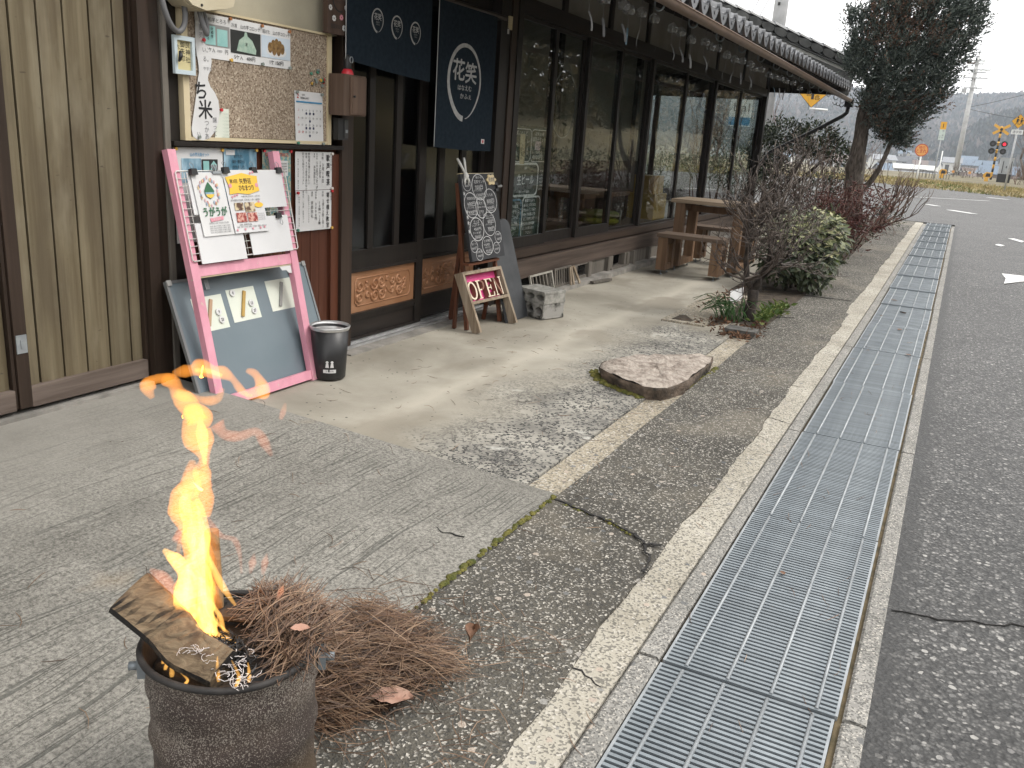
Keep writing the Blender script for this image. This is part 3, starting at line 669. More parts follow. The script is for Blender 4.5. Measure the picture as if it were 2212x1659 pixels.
# ---- eaves: soffit boards, rafters, tiles, ridge
SL = .335
def zr(x, y): return 2.075+.10*max(0, (y-5.8)/8.4)+SL*(-1.75-x)
b = MB()
ysr = yl(3.3, 14.3, .8)
b.add([(x, y, zr(x, y)-.045) for y in ysr for x in (-1.74, -7.4)]+[(x, y, zr(x, y)-.02) for y in ysr for x in (-1.74, -7.4)],
      [(2*i, 2*i+1, 2*i+3, 2*i+2) for i in range(len(ysr)-1)]+[(2*(i+len(ysr)), 2*(i+len(ysr))+2, 2*(i+len(ysr))+3, 2*(i+len(ysr))+1) for i in range(len(ysr)-1)])
hp(b, 'soffit', M_BLACKY)
y = 3.4; rm = None
while y < 14.2:
    b = MB(); b.beam((-2.82, y, zr(-2.82, y)-.068), (-1.755, y, zr(-1.755, y)-.066), .036, .042); hp(b, 'rafter', M_BLACKW); y += .30
b = MB(); b.beam((-1.745, 3.3, zr(-1.745, 0)-.05), (-1.745, 5.8, zr(-1.745, 5.8)-.05), .02, .055); b.beam((-1.745, 5.8, zr(-1.745, 5.8)-.05), (-1.745, 14.3, zr(-1.745, 14.3)-.05), .02, .055); hp(b, 'fascia', M_BLACKY)
b = MB(); b.box(-7.4, -1.735, 14.26, 14.32, 2.035, 2.16); hp(b, 'fascia', M_BLACKY)
b = MB(); b.add([(-1.74, 14.27, 2.13), (-7.4, 14.27, 2.13), (-7.4, 12.2, 2.13+2.07*.335), (-1.74-2.07, 12.2, 2.13+2.07*.335), (-1.74, 14.27, 2.10), (-7.4, 14.27, 2.10), (-7.4, 12.2, 2.10+2.07*.335), (-1.74-2.07, 12.2, 2.10+2.07*.335)], [(0, 1, 2, 3), (4, 7, 6, 5)]); hp(b, 'soffit', M_BLACKY)
for i in range(9):
    b = MB(); x = -2.0-.3*i; b.beam((x, 14.25, 2.075), (x, 13.55, 2.075+.7*.335), .036, .042); hp(b, 'rafter', M_BLACKW)
rf = MB(); nx = 12
xsr = [-1.95-i*.25 for i in range(22)]
rf.add([(x, y, zr(x, y)+(.012 if i % 2 else 0)) for y in ysr for i, x in enumerate(xsr)], [(j*22+i, (j+1)*22+i, (j+1)*22+i+1, j*22+i+1) for j in range(len(ysr)-1) for i in range(21)])
roof = hp(rf, 'roof', M_TILED)
def tile_mb():
    t = MB(); w = .243; n = 9
    def prof(f):                       # pan across the eave: low middle, raised roll on one side
        return -.020*math.sin(math.pi*min(1, f/.82)) + (.026*math.sin(math.pi*(f-.74)/.26) if f > .74 else 0)
    vs = []
    for x in (.03, -.30):
        for q in (0, -.016):
            for i in range(n+1): vs.append((x, w*i/n, prof(i/n)+.022+q-x*SL))
    k = n+1; fs = []
    for i in range(n): fs += [(i, i+1, 2*k+i+1, 2*k+i), (k+i, 3*k+i, 3*k+i+1, k+i+1), (i, k+i, k+i+1, i+1)]
    fs += [(0, 2*k, 3*k, k), (n, k+n, 3*k+n, 2*k+n)]
    t.add(vs, fs)
    # hanging front lip, deepest in the middle, and the round boss under the roll
    FT = Fr((.03, 0, 0), (0, 1, 0), (0, 0, 1)); top = [(w*i/n, prof(i/n)+.006-.03*SL) for i in range(n+1)]
    low = [(w*i/n, prof(i/n)-.012-.046*math.sin(math.pi*min(1, i/n/.80))**.8*(1 if i/n < .80 else 0)-.03*SL) for i in range(n, -1, -1)]
    t.prism(FT, top+low, -.004, .012)
    t.disc(FT, w*.87, .012, .026, -.002, .02, 12)
    t.disc(FT, w*.40, -.040, .011, .010, .017, 8, .013)
    return t
tm = None
for k in range(44):
    y = 14.20-.246*(k+1)
    if tm is None:
        t = MB(); s = tile_mb(); t.v, t.f, t.sm = s.v, s.f, s.sm
        o = t.build('tile', M_TILE, roof, loc=(0, 0, 0)); tm = o.data
    else:
        o = bpy.data.objects.new('tile', tm); COL.objects.link(o); o.parent = roof
    o.location = V((-1.73, y, zr(-1.73, y)-.004+random.uniform(-.003, .003))) - WLOC[roof.name]; o.rotation_euler = (random.uniform(-.012, .012), random.uniform(-.012, .012), random.uniform(-.015, .015))
# hip ridge climbing away from the corner
RD = V((-1, -1, .338)).normalized(); RA = V((-1.78, 13.95, 2.30)); RN = V((.7071, -.7071, 0)); RU = RN.cross(RD).normalized()
if RU.z < 0: RU = -RU
FRD = Fr(RA, RD, RU)
if FRD.N.dot(RN) < 0: FRD.N = -FRD.N
LEN = 7.5
b = MB(); b.fbox(FRD, -.1, LEN, -.30, .015, -.07, .075); b.fbox(FRD, -.1, LEN, .06, .075, -.08, .095); b.fbox(FRD, -.1, LEN, .085, .10, -.075, .088); rg = hp(b, 'roof_ridge', M_TILED)
b = MB(); b.fbox(FRD, -.08, LEN, .0155, .0595, -.062, .07); b.build('mortar_band', mat('lime_mortar', (.30, .30, .29, 1), (.42, .42, .40, 1), 9, .9), rg)
for k in range(34):
    u = .03+k*.215
    p = MB(); p.disc(FRD, u, .145, .105, .04, .098, 14, .055); p.build('scale_tile', M_TILED, rg)
    p = MB()
    vs = [FRD.p(u-.11+.215*i, .205+.045*math.sin(math.pi*j/6)+(.014 if i else 0), -.085*math.cos(math.pi*j/6)) for i in (0, 1.04) for j in range(7)]
    p.add(vs, [(j, j+1, 8+j, 7+j) for j in range(6)]+[tuple(range(7)), tuple(reversed(range(7, 14)))]); p.build('ridge_tile', M_TILE, rg)
p = MB(); p.fbox(FRD, -.1, LEN, .101, .20, -.07, .06); p.build('ridge_core', M_TILED, rg)
og = MB(); FO = Fr(RA+V((.06, .06, .21)), (0.7071, -.7071, 0), (0, 0, 1))
og.prism(FO, [(-.085, 0), (.085, 0), (.055, .10), (.05, .17), (.085, .235), (.0, .215), (-.085, .235), (-.05, .17), (-.055, .10)], -.05, .05); og.disc(FO, 0, .11, .035, .05, .07, 14)
og.build('end_ornament', M_TILE, rg)
# ---- gutter, its hooks and the downpipe
g = MB(); n = 10; gy = [3.3+i*1.007 for i in range(12)]
def gutp(y, a, r): return (-1.70+r*math.cos(a), y, 1.965+r*math.sin(a)+.0015*(y-9))
prof = [math.pi+math.pi*i/n for i in range(n+1)]
for y0, y1 in zip(gy[:-1], gy[1:]):
    for rr in (.040, .037):
        g.add([gutp(y, a, rr) for y in (y0, y1) for a in prof], [(i, i+1, n+2+i, n+1+i) for i in range(n)], True)
    g.add([gutp(y, a, .042) for y in (y1-.02, y1+.02) for a in prof], [(i, i+1, n+2+i, n+1+i) for i in range(n)], True)
g.tube([(-1.66, 3.3, 1.957), (-1.66, 14.36, 1.973)], .005, 6); g.tube([(-1.74, 3.3, 1.957), (-1.74, 14.36, 1.973)], .004, 6)
gut = hp(g, 'gutter', M_GUT)
y = 5.2
while y < 14.2:
    p = MB(); p.tube([(-1.70+.03*math.cos(a)-.05, y, 1.935+.036*math.sin(a)) for a in [math.pi*.6+i*math.pi*1.35/12 for i in range(13)]], .006, 6); p.build('gutter_hook', M_GALV, gut); y += .72
d = MB(); d.box(-1.765, -1.645, 14.24, 14.36, 1.87, 1.985); d.tube([(-1.71, 14.3, 1.88), (-1.72, 14.3, 1.79), (-1.77, 14.3, 1.74), (-2.12, 14.28, 1.52), (-2.72, 14.1, 1.15), (-2.86, 13.9, .9), (-2.86, 13.7, 0)], .03, 10)
hp(d, 'downpipe', M_BLKM)
for k in range(3):
    p = MB(); p.tube([(-1.90+.05*k+.03*math.cos(a), 14.22, 1.93-.015*k+.035*math.sin(a)) for a in [math.pi+i*math.pi/8 for i in range(9)]], .006, 6); p.build('pipe_hook', M_BLKM, gut)
# ================================================================ notice board and papers
M_CORK = None
def m_cork():
    m, t, b, out = nm('cork'); N = NT(t); c = N.coord()
    v = N.n('TexVoronoi'); v.inputs['Scale'].default_value = 170; N.l(c, v.inputs['Vector']); x = N.xyz(v.outputs['Color'])
    col = N.ramp(x[0], [(0, (.15, .105, .07)), (.3, (.27, .21, .155)), (.8, (.36, .29, .22)), (1, (.50, .43, .34))])
    fade = N.ramp(N.noise(c, 2.0, 4), [(.35, g1(.8)), (.7, g1(1.15))]); col = N.mix(1.0, col, fade, 'MULTIPLY')
    N.l(col, b.inputs['Base Color']); b.inputs['Roughness'].default_value = .95; N.l(N.bump(x[1], .4, .003), b.inputs['Normal']); return m
M_CORK = m_cork()
M_PAPER = mat('paper', (.60, .60, .60, 1), (.68, .68, .68, 1), 3, .75, .12, 12, bdist=.01)
M_PAPERO = mat('aged_paper', (.62, .66, .58, 1), (.68, .70, .62, 1), 5, .8)
M_YPAPER = mat('yellow_paper', (.55, .48, .26, 1), (.60, .53, .30, 1), 5, .8)
M_INK = flat('black_ink', (.012, .012, .014, 1), .6)
M_GINK = flat('grey_ink', (.16, .16, .17, 1), .7)
M_RED = flat('red_ink', (.50, .035, .035, 1), .6); M_GREEN = flat('green_ink', (.03, .13, .06, 1), .6)
M_BLUE = flat('blue_ink', (.06, .25, .45, 1), .6); M_PINKP = flat('pink_print', (.65, .28, .34, 1), .6)
M_YEL = flat('yellow_print', (.78, .50, .06, 1), .6); M_CREAM = mat('cream_frame', (.55, .46, .29, 1), (.62, .53, .36, 1), 6, .6)
M_TEAL = mat('teal_pouch_print', (.22, .45, .43, 1), (.32, .56, .54, 1), 14, .5); M_PHOTOG = flat('photo_grey', (.25, .25, .245, 1), .5)
M_PHOTOD = flat('photo_dark', (.02, .022, .021, 1), .5); M_BAG = mat('photo_bag', (.24, .36, .29, 1), (.40, .50, .42, 1), 40, .5)
M_PHOTOB = mat('photo_sky', (.42, .52, .62, 1), (.55, .62, .69, 1), 6, .5); M_CROQ = mat('photo_croquette', (.11, .055, .016, 1), (.28, .17, .06, 1), 60, .6)
M_BLUEPH = mat('photo_blue', (.06, .17, .25, 1), (.42, .58, .68, 1), 14, .5, rng=(.38, .62), stretch=(1, 1, .4))
M_TEALPOST = mat('poster_teal_pattern', (.12, .30, .32, 1), (.42, .42, .30, 1), 60, .5, rng=(.45, .55))
M_REDPH = mat('photo_red_dolls', (.25, .02, .02, 1), (.62, .35, .28, 1), 70, .5, rng=(.42, .58))
M_ROOMPH = mat('photo_room', (.10, .05, .03, 1), (.60, .50, .33, 1), 40, .5, rng=(.45, .55))
PIN = [flat('pin_'+n, c, .35) for n, c in (('brown', (.35, .14, .05, 1)), ('grey', (.22, .25, .23, 1)), ('red', (.5, .03, .04, 1)), ('white', (.7, .65, .6, 1)), ('yellow', (.6, .36, .07, 1)), ('green', (.06, .22, .15, 1)))]
FN = Fr((X0+.030, 0, 0), (0, 1, 0), (0, 0, 1))               # face of the cork board
k_ = (X0+.030)/-2.77
def yz(y, z, k=None): k = k or k_; return (y*k, CAM_H+(z-CAM_H)*k)
nb = thing('notice_board', 'cork notice board in a cream frame on the wall beside the board door', 'notice board', (X0+.01, 3.0, 1.05))
b = MB(); b.fbox(FN, 2.585, 3.43, 1.062, 1.535, -.020, -.002); b.build('cork_sheet', M_CORK, nb)
b = MB(); b.fbox(FN, 2.555, 2.585, 1.045, 1.545, -.022, .006); b.fbox(FN, 3.43, 3.458, 1.045, 1.545, -.022, .006); b.fbox(FN, 2.585, 3.43, 1.046, 1.06, -.022, .004); b.fbox(FN, 2.585, 3.43, 1.536, 1.545, -.022, .004); b.build('frame', M_CREAM, nb)
def pin(par, F, u, v, w, i):
    p = MB(); q = F.p(u, v, w); p.tube([q, q+F.N*.010], [.0055, .007], 8); p.build('pushpin', PIN[i], par)
def sheet(name, label, cat, F, u0, u1, v0, v1, w, m=M_PAPER, group=None, curl=0.0, skew=0.0):
    b = MB(); n = 6
    def fn(i, j):
        return F.p(u0+(u1-u0)*i+skew*(1-j), v0+(v1-v0)*j, w-.0012+curl*((1-j)**2)*(1+.4*math.sin(5*i)))
    b.grid(fn, n, n); o = b.build(name, m, None, loc=F.p((u0+u1)/2, v0, w)); tag(o, label, cat, group); return o
def ink(par, m, fn, name='lettering'):
    b = MB(); fn(b)
    if b.v: return b.build(name, m, par)
for i in range(14):
    pin(nb, FN, 3.32+random.uniform(-.02, .09), 1.33+random.uniform(-.02, .05), -.002, random.choice([5, 1, 2, 4, 5, 1]))
# three joined price sheets
y0, y1 = 2.628, 3.175; z0, z1 = 1.364, 1.528; W3 = (y1-y0)/3
tor = sheet('price_poster', 'long white price poster of three food photos pinned along the top of the cork board', 'poster', FN, y0, y1, z0, z1, .002)
def ph(par, m, u0, u1, v0, v1, w=.0006, F=FN, name='photo', base=.002): b = MB(); b.fbox(F, u0, u1, v0, v1, base+w-.0006, base+w); return b.build(name, m, par)
ph(tor, M_PHOTOG, y0+.030, y0+W3-.002, 1.412, 1.492); ph(tor, M_PHOTOD, y0+W3+.003, y0+2*W3-.006, 1.398, 1.487); ph(tor, M_PHOTOB, y0+2*W3, y1-.004, 1.40, 1.488)
b = MB(); b.fbox(FN, y0+.048, y0+.103, 1.415, 1.485, .0026, .0032); b.fbox(FN, y0+.112, y0+.168, 1.415, 1.478, .0026, .0032); b.build('photo', M_TEAL, tor)
b = MB(); u = y0+1.5*W3; b.prism(FN, [(u-.055, 1.408), (u+.055, 1.403), (u+.058, 1.42), (u+.035, 1.455), (u+.008, 1.47), (u+.003, 1.485), (u-.006, 1.485), (u-.012, 1.468), (u-.04, 1.45)], .0026, .0032); b.build('photo', M_BAG, tor)
b = MB(); u = y0+2.5*W3; b.disc(FN, u, 1.428, .062, .0026, .0030, 24, .022); b.build('photo', M_PAPER, tor)
b = MB()
for q, (a, c) in enumerate(((-.04, 0), (-.02, .012), (0, .018), (.02, .012), (.036, 0), (-.015, -.008), (.012, -.008))): b.disc(FN, u+a, 1.442+c, .014, .0032+.0001*q, .0037+.0001*q, 12, .022)
b.build('photo', M_CROQ, tor)
def f(b):
    b.text(FN, '大和芋とろろ', y0+.105, 1.508, .019, .0028, 'C', .115); b.text(FN, '冷凍　山の芋コロッケ', y0+1.5*W3, 1.503, .018, .0028, 'C', .165); b.text(FN, '揚げた　山の芋コロッケ', y0+2.5*W3, 1.503, .018, .0028, 'C', .17)
    b.text(FN, '10ケ入', y0+.075, 1.396, .020, .0028, 'C', .05, .012); b.text(FN, '円', y0+.162, 1.396, .02, .0028, 'C', None, .012)
    b.text(FN, '5ケ入　400円', y0+1.45*W3, 1.383, .021, .0028, 'C', .12, .012); b.text(FN, '1ケ 150円', y0+2.5*W3, 1.383, .021, .0028, 'C', .085, .02)
    b.vtext(FN, '大和芋', y0+.085, 1.475, .014, .0038, 1.05, .03); b.vtext(FN, 'とろろ', y0+.064, 1.462, .012, .0038, 1.05, .03); b.text(FN, '凍', u_bag, 1.437, .016, .0038)
u_bag = y0+1.5*W3
ink(tor, M_INK, f); ink(tor, M_GINK, lambda b: b.text(FN, '1000', y0+.125, 1.396, .014, .0028))
for (u, v, i) in ((y0+W3, 1.525, 0), (y0+2*W3, 1.522, 0), (y1-.012, 1.52, 0), (y0+W3, 1.368, 4), (y0+2*W3, 1.37, 1), (y1-.01, 1.37, 1)): pin(tor, FN, u, v, .002, i)
# gourd shaped paper
gp = [(2.640, 1.50), (2.636, 1.40), (2.648, 1.34), (2.650, 1.305), (2.643, 1.28), (2.632, 1.22), (2.615, 1.15), (2.601, 1.09), (2.607, 1.062), (2.628, 1.050), (2.66, 1.047), (2.695, 1.056), (2.724, 1.083), (2.745, 1.12), (2.753, 1.165), (2.748, 1.205), (2.730, 1.235), (2.708, 1.255), (2.695, 1.28), (2.697, 1.298), (2.712, 1.320), (2.718, 1.355), (2.712, 1.385), (2.690, 1.41), (2.676, 1.42), (2.676, 1.50)]
gp = [(yz(a, c)[0]+.004, c) for a, c in gp]
b = MB(); b.prism(FN, gp, .0035, .0050); gd = b.build('gourd_paper', M_PAPER, None, loc=FN.p(2.66, 1.05, .004)); tag(gd, 'white gourd-shaped paper with big brush writing pinned at the left of the cork board', 'paper sign')
def f(b):
    b.text(FN, 'ち', 2.643, 1.237, .075, .0058, 'C', .055, .03); b.text(FN, '米', 2.664, 1.166, .078, .0058, 'C', .072, .035)
ink(gd, M_INK, f)
def f(b):
    b.vtext(FN, '販売', 2.655, 1.472, .024, .0058, 1.15); b.text(FN, 'い。', 2.672, 1.392, .022, .0058); b.text(FN, 'る。', 2.674, 1.358, .022, .0058); b.text(FN, 'やすだ', 2.683, 1.322, .016, .0058)
    b.vtext(FN, '譲って', 2.712, 1.128, .024, .0058, 1.1); b.vtext(FN, 'つかあ', 2.668, 1.115, .026, .0058, 1.0); b.text(FN, 'い', 2.625, 1.072, .02, .0058)
ink(gd, M_GINK, f); pin(gd, FN, 2.662, 1.428, .005, 2); pin(gd, FN, 2.623, 1.060, .005, 1)
# framed shrine note hung on the post
FP = Fr((X0+.045, 0, 0), (0, 1, 0), (0, 0, 1))
fr = thing('framed_note', 'pale blue frame with a yellow handwritten note hung on the dark post', 'frame', FP.p(2.55, 1.29, 0))
a, c = 2.498, 2.598; z0, z1 = 1.290, 1.428
b = MB(); b.fbox(FP, a, a+.014, z0, z1, 0, .014); b.fbox(FP, c-.014, c, z0, z1, 0, .014); b.fbox(FP, a+.014, c-.014, z0, z0+.016, 0, .014); b.fbox(FP, a+.014, c-.014, z1-.016, z1, 0, .014); b.build('frame', flat('pale_blue_paint', (.50, .58, .62, 1), .5), fr)
b = MB(); b.fbox(FP, a+.014, c-.014, z0+.016, z1-.016, .002, .004); b.build('note', M_YPAPER, fr)
def f(b):
    b.vtext(FP, '艮神社', c-.028, 1.398, .024, .005, 1.1, .0); b.vtext(FP, '御朱印', a+.046, 1.398, .024, .005, 1.05); b.vtext(FP, '大', a+.024, 1.388, .02, .005)
ink(fr, M_INK, f)
b = MB(); b.tube([FP.p(2.512, 1.335, .02), FP.p(2.508, 1.345, .03), FP.p(2.512, 1.357, .03), FP.p(2.516, 1.37, .022)], [.004, .007, .008, .005], 8); b.build('hook', M_BLKM, fr)
# small green leaflet and the calendar
lf = sheet('leaflet', 'small pale green leaflet tucked beside the gourd paper', 'leaflet', FN, 2.715, 2.795, 1.05, 1.175, .0022, M_PAPERO)
def f(b):
    for i in range(7): b.text(FN, '一二三水火', 2.775, 1.155-i*.014, .008, .003, 'C', .035)
    b.text(FN, '安田のもち米', 2.775, 1.062, .007, .003)
ink(lf, flat('pale_green_ink', (.35, .42, .36, 1)), f); pin(lf, FN, 2.748, 1.17, .002, 2)
cy0, cy1, cz0, cz1 = 3.198, 3.395, 1.044, 1.278
cal = sheet('calendar', 'white February wall calendar pinned at the lower right of the cork board', 'calendar', FN, cy0, cy1, cz0, cz1, .004, skew=.008)
ink(cal, M_RED, lambda b: (b.text(FN, '2', cy0+.021, 1.258, .030, .0048, 'C', None, .02), b.text(FN, '23', cy0+.03, 1.100, .013, .0048, 'C', None, .02), b.text(FN, '24', cy0+.055, 1.100, .013, .0048, 'C', None, .02), [b.text(FN, t, cy0+.026, z, .012, .0048) for t, z in (('2', 1.196), ('9', 1.162), ('16', 1.131))]))
b = MB(); b.fbox(FN, cy0+.01, cy1-.006, 1.228, 1.235, .0042, .0050); b.build('band', M_BLUE, cal)
def f(b):
    b.text(FN, '2025', cy0+.05, 1.263, .010, .0048, 'L'); b.text(FN, 'FEBRUARY', cy0+.04, 1.249, .013, .0048, 'L', None, .01)
    for r, row in enumerate(((3, 4, 5, 6, 7, 8), (10, 11, 12, 13, 14, 15), (17, 18, 19, 20, 21, 22), (None, 25, 26, 27, 28, None))):
        for q, d in enumerate(row):
            if d: b.text(FN, str(d), cy0+.052+q*.0255, (1.196, 1.162, 1.131, 1.100)[r], .012, .0048, 'C', None, .01)
ink(cal, M_INK, f)
def f(b):
    for u, v in ((2, 1.182), (3, 1.182), (4, 1.182), (3, 1.148), (2, 1.117), (3, 1.117), (4, 1.117), (3, 1.083)): b.disc(FN, cy0+.052+(u-1)*.0255+.002, v, .0062, .0045, .0050, 10)
ink(cal, flat('stamp_ink', (.04, .045, .10, 1)), f, 'stamp')
for u, v, i in ((cy0+.012, 1.272, 1), (cy1-.01, 1.272, 1), (cy0+.018, 1.05, 5), (cy1, 1.05, 1)): pin(cal, FN, u, v, .004, i)
# two handwritten notices and three posters on the red boards
FB = Fr((X0+.004, 0, 0), (0, 1, 0), (0, 0, 1))
n1 = sheet('handwritten_notice', 'upper handwritten white notice about a singing cafe on the red boards', 'notice', FB, 3.222, 3.490, .833, 1.010, .012)
def f(b):
    w = .0128
    b.vtext(FB, '歌声喫茶', 3.458, .982, .034, w, 1.12, .03, .8, .06); b.vtext(FB, 'みんなで歌って', 3.482, 1.0, .012, w, 1.05)
    b.vtext(FB, '日時', 3.418, .998, .015, w, 1.1, .01); b.vtext(FB, '3月14日', 3.420, .95, .019, w, 1.0, .02); b.vtext(FB, '14じから', 3.399, .962, .018, w, .9, .02)
    b.vtext(FB, '参加料', 3.375, 1.0, .010, w, 1.05); b.vtext(FB, '500円ワンオーダー', 3.376, .96, .016, w, .9, .02)
    b.vtext(FB, '演奏', 3.356, 1.0, .011, w, 1.05); b.vtext(FB, '高木雅聡さん', 3.358, .94, .015, w, 1.0, .0)
    b.vtext(FB, '参加者も増えて楽しい', 3.318, 1.0, .015, w, 1.0, .0); b.vtext(FB, '時間 400曲超の曲の中から', 3.298, 1.0, .0135, w, 1.0, .0); b.vtext(FB, '好きな曲をリクエスト', 3.276, 1.0, .015, w, 1.0, .01)
    b.vtext(FB, '090-8220-8736', 3.240, .975, .0115, w, .95, .03)
ink(n1, M_INK, f)
for u, v, i in ((3.486, 1.003, 3), (3.486, .838, 3)): pin(n1, FB, u, v, .012, i)
n2 = sheet('handwritten_notice', 'lower handwritten white notice about a potting class on the red boards', 'notice', FB, 3.224, 3.488, .640, .831, .012)
def f(b):
    w = .0128
    b.vtext(FB, '寄せ植え教室', 3.458, .806, .027, w, 1.08, .03, .85, .06); b.vtext(FB, '春の花の', 3.482, .822, .012, w, 1.05)
    b.vtext(FB, '日時', 3.420, .820, .014, w, 1.1, .01); b.vtext(FB, '3月23日(日)', 3.422, .78, .017, w, 1.02, .02); b.vtext(FB, '10時〜12時', 3.396, .772, .017, w, .98, .02)
    b.vtext(FB, '材料費', 3.368, .82, .012, w, 1.05); b.vtext(FB, '3000円', 3.368, .765, .017, w, 1.0, .03); b.vtext(FB, '講師', 3.340, .82, .012, w, 1.05); b.vtext(FB, '安西奈礼', 3.340, .772, .019, w, 1.12, .01)
    b.vtext(FB, '大好評のワークショップです', 3.315, .805, .010, w, 1.02); b.vtext(FB, '問合せ ご予約 花笑カフェ', 3.276, .825, .011, w, 1.05); b.vtext(FB, '090-3220-8736', 3.246, .80, .0115, w, .95, .03)
ink(n2, M_INK, f)
for u, v, i in ((3.486, .825, 2), (3.486, .645, 4), (3.232, .648, 5), (3.234, .822, 2)): pin(n2, FB, u, v, .012, i)
p1 = sheet('food_poster', 'white poster with blue food photos partly behind the pink frame', 'poster', FB, 2.512, 2.772, .64, 1.018, .010)
ph(p1, M_BLUEPH, 2.55, 2.652, .88, .975, .0006, FB, base=.010); ph(p1, M_PHOTOD, 2.655, 2.742, .925, .972, .0006, FB, base=.010); ph(p1, M_BLUEPH, 2.655, 2.742, .86, .923, .0006, FB, base=.010); ph(p1, M_PHOTOD, 2.52, 2.56, .70, .80, .0006, FB, base=.010)
b = MB(); b.fbox(FB, 2.663, 2.694, .928, .965, .0108, .0112); b.prism(FB, [(2.702, .928), (2.738, .928), (2.736, .95), (2.72, .966), (2.704, .95)], .0108, .0112); b.build('photo', M_TEAL, p1)
ink(p1, M_BLUE, lambda b: b.text(FB, '山の芋元気セット', 2.645, .990, .016, .0112, 'C', .10, .02)); pin(p1, FB, 2.52, 1.012, .01, 4); pin(p1, FB, 2.765, 1.01, .01, 4)
p2 = sheet('drink_poster', 'pale blue blurred poster pinned beside the white food poster', 'poster', FB, 2.778, 2.972, .72, 1.016, .010, M_BLUEPH)
def f(b):
    for i, s in enumerate(('米でできた', '果物・野菜から', '作りました')): b.text(FB, s, 2.86, .985-i*.022, .016, .0112, 'C', .05+.02*min(i, 1))
ink(p2, M_INK, f); ph(p2, M_PAPER, 2.79, 2.84, .99, 1.01, .0007, FB, base=.01); pin(p2, FB, 2.965, 1.012, .01, 4)
p3 = sheet('festival_poster', 'teal patterned festival poster with red lettering behind the pink upright', 'poster', FB, 3.008, 3.194, .70, 1.016, .010, M_TEALPOST)
ph(p3, M_PAPER, 3.05, 3.172, .90, .968, .0006, FB, base=.01)
ink(p3, M_RED, lambda b: (b.text(FB, 'KISA ROCK FESTIVAL 25', 3.10, .995, .022, .0115, 'C', .15, .02), b.text(FB, '4.29', 3.083, .935, .032, .0118, 'C', .062, .03)))
ink(p3, M_INK, lambda b: [b.text(FB, '安芸高田音楽祭', 3.14, .955-.012*i, .008, .0118, 'C', .05) for i in range(4)])
pin(p3, FB, 3.014, 1.01, .01, 2); pin(p3, FB, 3.188, 1.01, .01, 2)
# ---- lamp / meter box and cable loops at the top left
mb = thing('meter_box', 'cream plastic meter box on the wall at the top edge, with grey cables', 'meter box', (X0, 2.62, 1.51))
b = MB(); F_ = Fr((X0+.02, 0, 0), (0, 1, 0), (0, 0, 1))
pr = [(2.500, 1.80), (2.470, 1.62), (2.482, 1.565), (2.53, 1.532), (2.60, 1.522), (2.70, 1.542), (2.742, 1.556), (2.752, 1.585), (2.758, 1.80)]
b.prism(F_, pr, 0, .085); b.prism(F_, [(a*.98+.052, c*.98+.034) for a, c in pr], .085, .105); b.build('housing', mat('cream_plastic', (.50, .44, .31, 1), (.56, .50, .37, 1), 5, .4), mb)
b = MB(); b.disc(F_, 2.575, 1.541, .005, .105, .108, 8); b.build('screw', M_BLKM, mb)
M_CAB = flat('grey_cable', (.14, .14, .145, 1), .6)
for pts in ([(2.425, 1.62, .05), (2.432, 1.53, .06), (2.46, 1.465, .06), (2.505, 1.44, .05), (2.535, 1.46, .05), (2.545, 1.51, .05), (2.54, 1.58, .04)], [(2.61, 1.55, .05), (2.618, 1.49, .06), (2.636, 1.452, .06), (2.650, 1.452, .05), (2.648, 1.49, .05), (2.63, 1.55, .04)]):
    b = MB(); q = []
    P = [F_.p(*p) for p in pts]
    for i in range(len(P)-1):
        for s in range(5):
            t = s/5; a0 = P[max(i-1, 0)]; a1 = P[i]; a2 = P[i+1]; a3 = P[min(i+2, len(P)-1)]
            q.append(.5*((2*a1)+(a2-a0)*t+(2*a0-5*a1+4*a2-a3)*t*t+(3*a1-a0-3*a2+a3)*t**3))
    q.append(P[-1]); b.tube(q, .0105, 10); b.build('cable', M_CAB, mb)
# ---- wooden cafe sign, red lamp on a wooden box, door phone
FQ = Fr((X0+.045, 0, 0), (0, 1, 0), (0, 0, 1))
M_SIGNW = wood('sign_board_wood', (.055, .033, .024, 1), (.10, .066, .05, 1), 'z', 1, .6, .3, .1)
M_MIDW = wood('box_wood', (.07, .042, .03, 1), (.15, .10, .072, 1), 'z', 1, .6, .4, .2)
sg = thing('shop_sign', 'brown wooden shop sign with black writing and white daisies at the top edge', 'sign', FQ.p(3.48, 1.55, 0))
b = MB(); b.fbox(FQ, 3.382, 3.545, 1.545, 1.90, 0, .026); b.build('board', M_SIGNW, sg)
b = MB(); b.fbox(FQ, 3.378, 3.552, 1.900, 1.912, -.01, .032); b.build('cap', M_DWOOD, sg)
def f(b):
    b.ring(FQ, 3.47, 1.715, .055, .07, .007, .026, .027, 26, math.radians(290), math.radians(290-345)); b.text(FQ, '花笑', 3.47, 1.722, .042, .0268, 'C', .078, .03); b.text(FQ, '安田マルシェ', 3.455, 1.578, .022, .0268, 'C', .10, .02); b.text(FQ, 'はなえむ', 3.47, 1.686, .012, .0268)
ink(sg, M_INK, f)
def daisy(b, u, v, r):
    for q in range(7):
        a = q*2*math.pi/7; b.disc(FQ, u+r*.62*math.cos(a), v+r*.62*math.sin(a), r*.36, .026, .0275+.0001*q, 8)
for u, v, r, m in ((3.402, 1.655, .013, M_PAPER), (3.428, 1.612, .014, M_PAPER), (3.482, 1.622, .013, M_PINKP), (3.503, 1.578, .014, M_PAPER), (3.515, 1.668, .012, M_PAPER)):
    ink(sg, m, lambda b: daisy(b, u, v, r), 'daisy')
bx = thing('fire_hose_box', 'small brown wooden box with a door fixed to the post under a red lamp', 'box', FQ.p(3.53, 1.18, 0))
b = MB(); b.fbox(FQ, 3.428, 3.600, 1.186, 1.372, 0, .085); b.build('case', M_MIDW, bx)
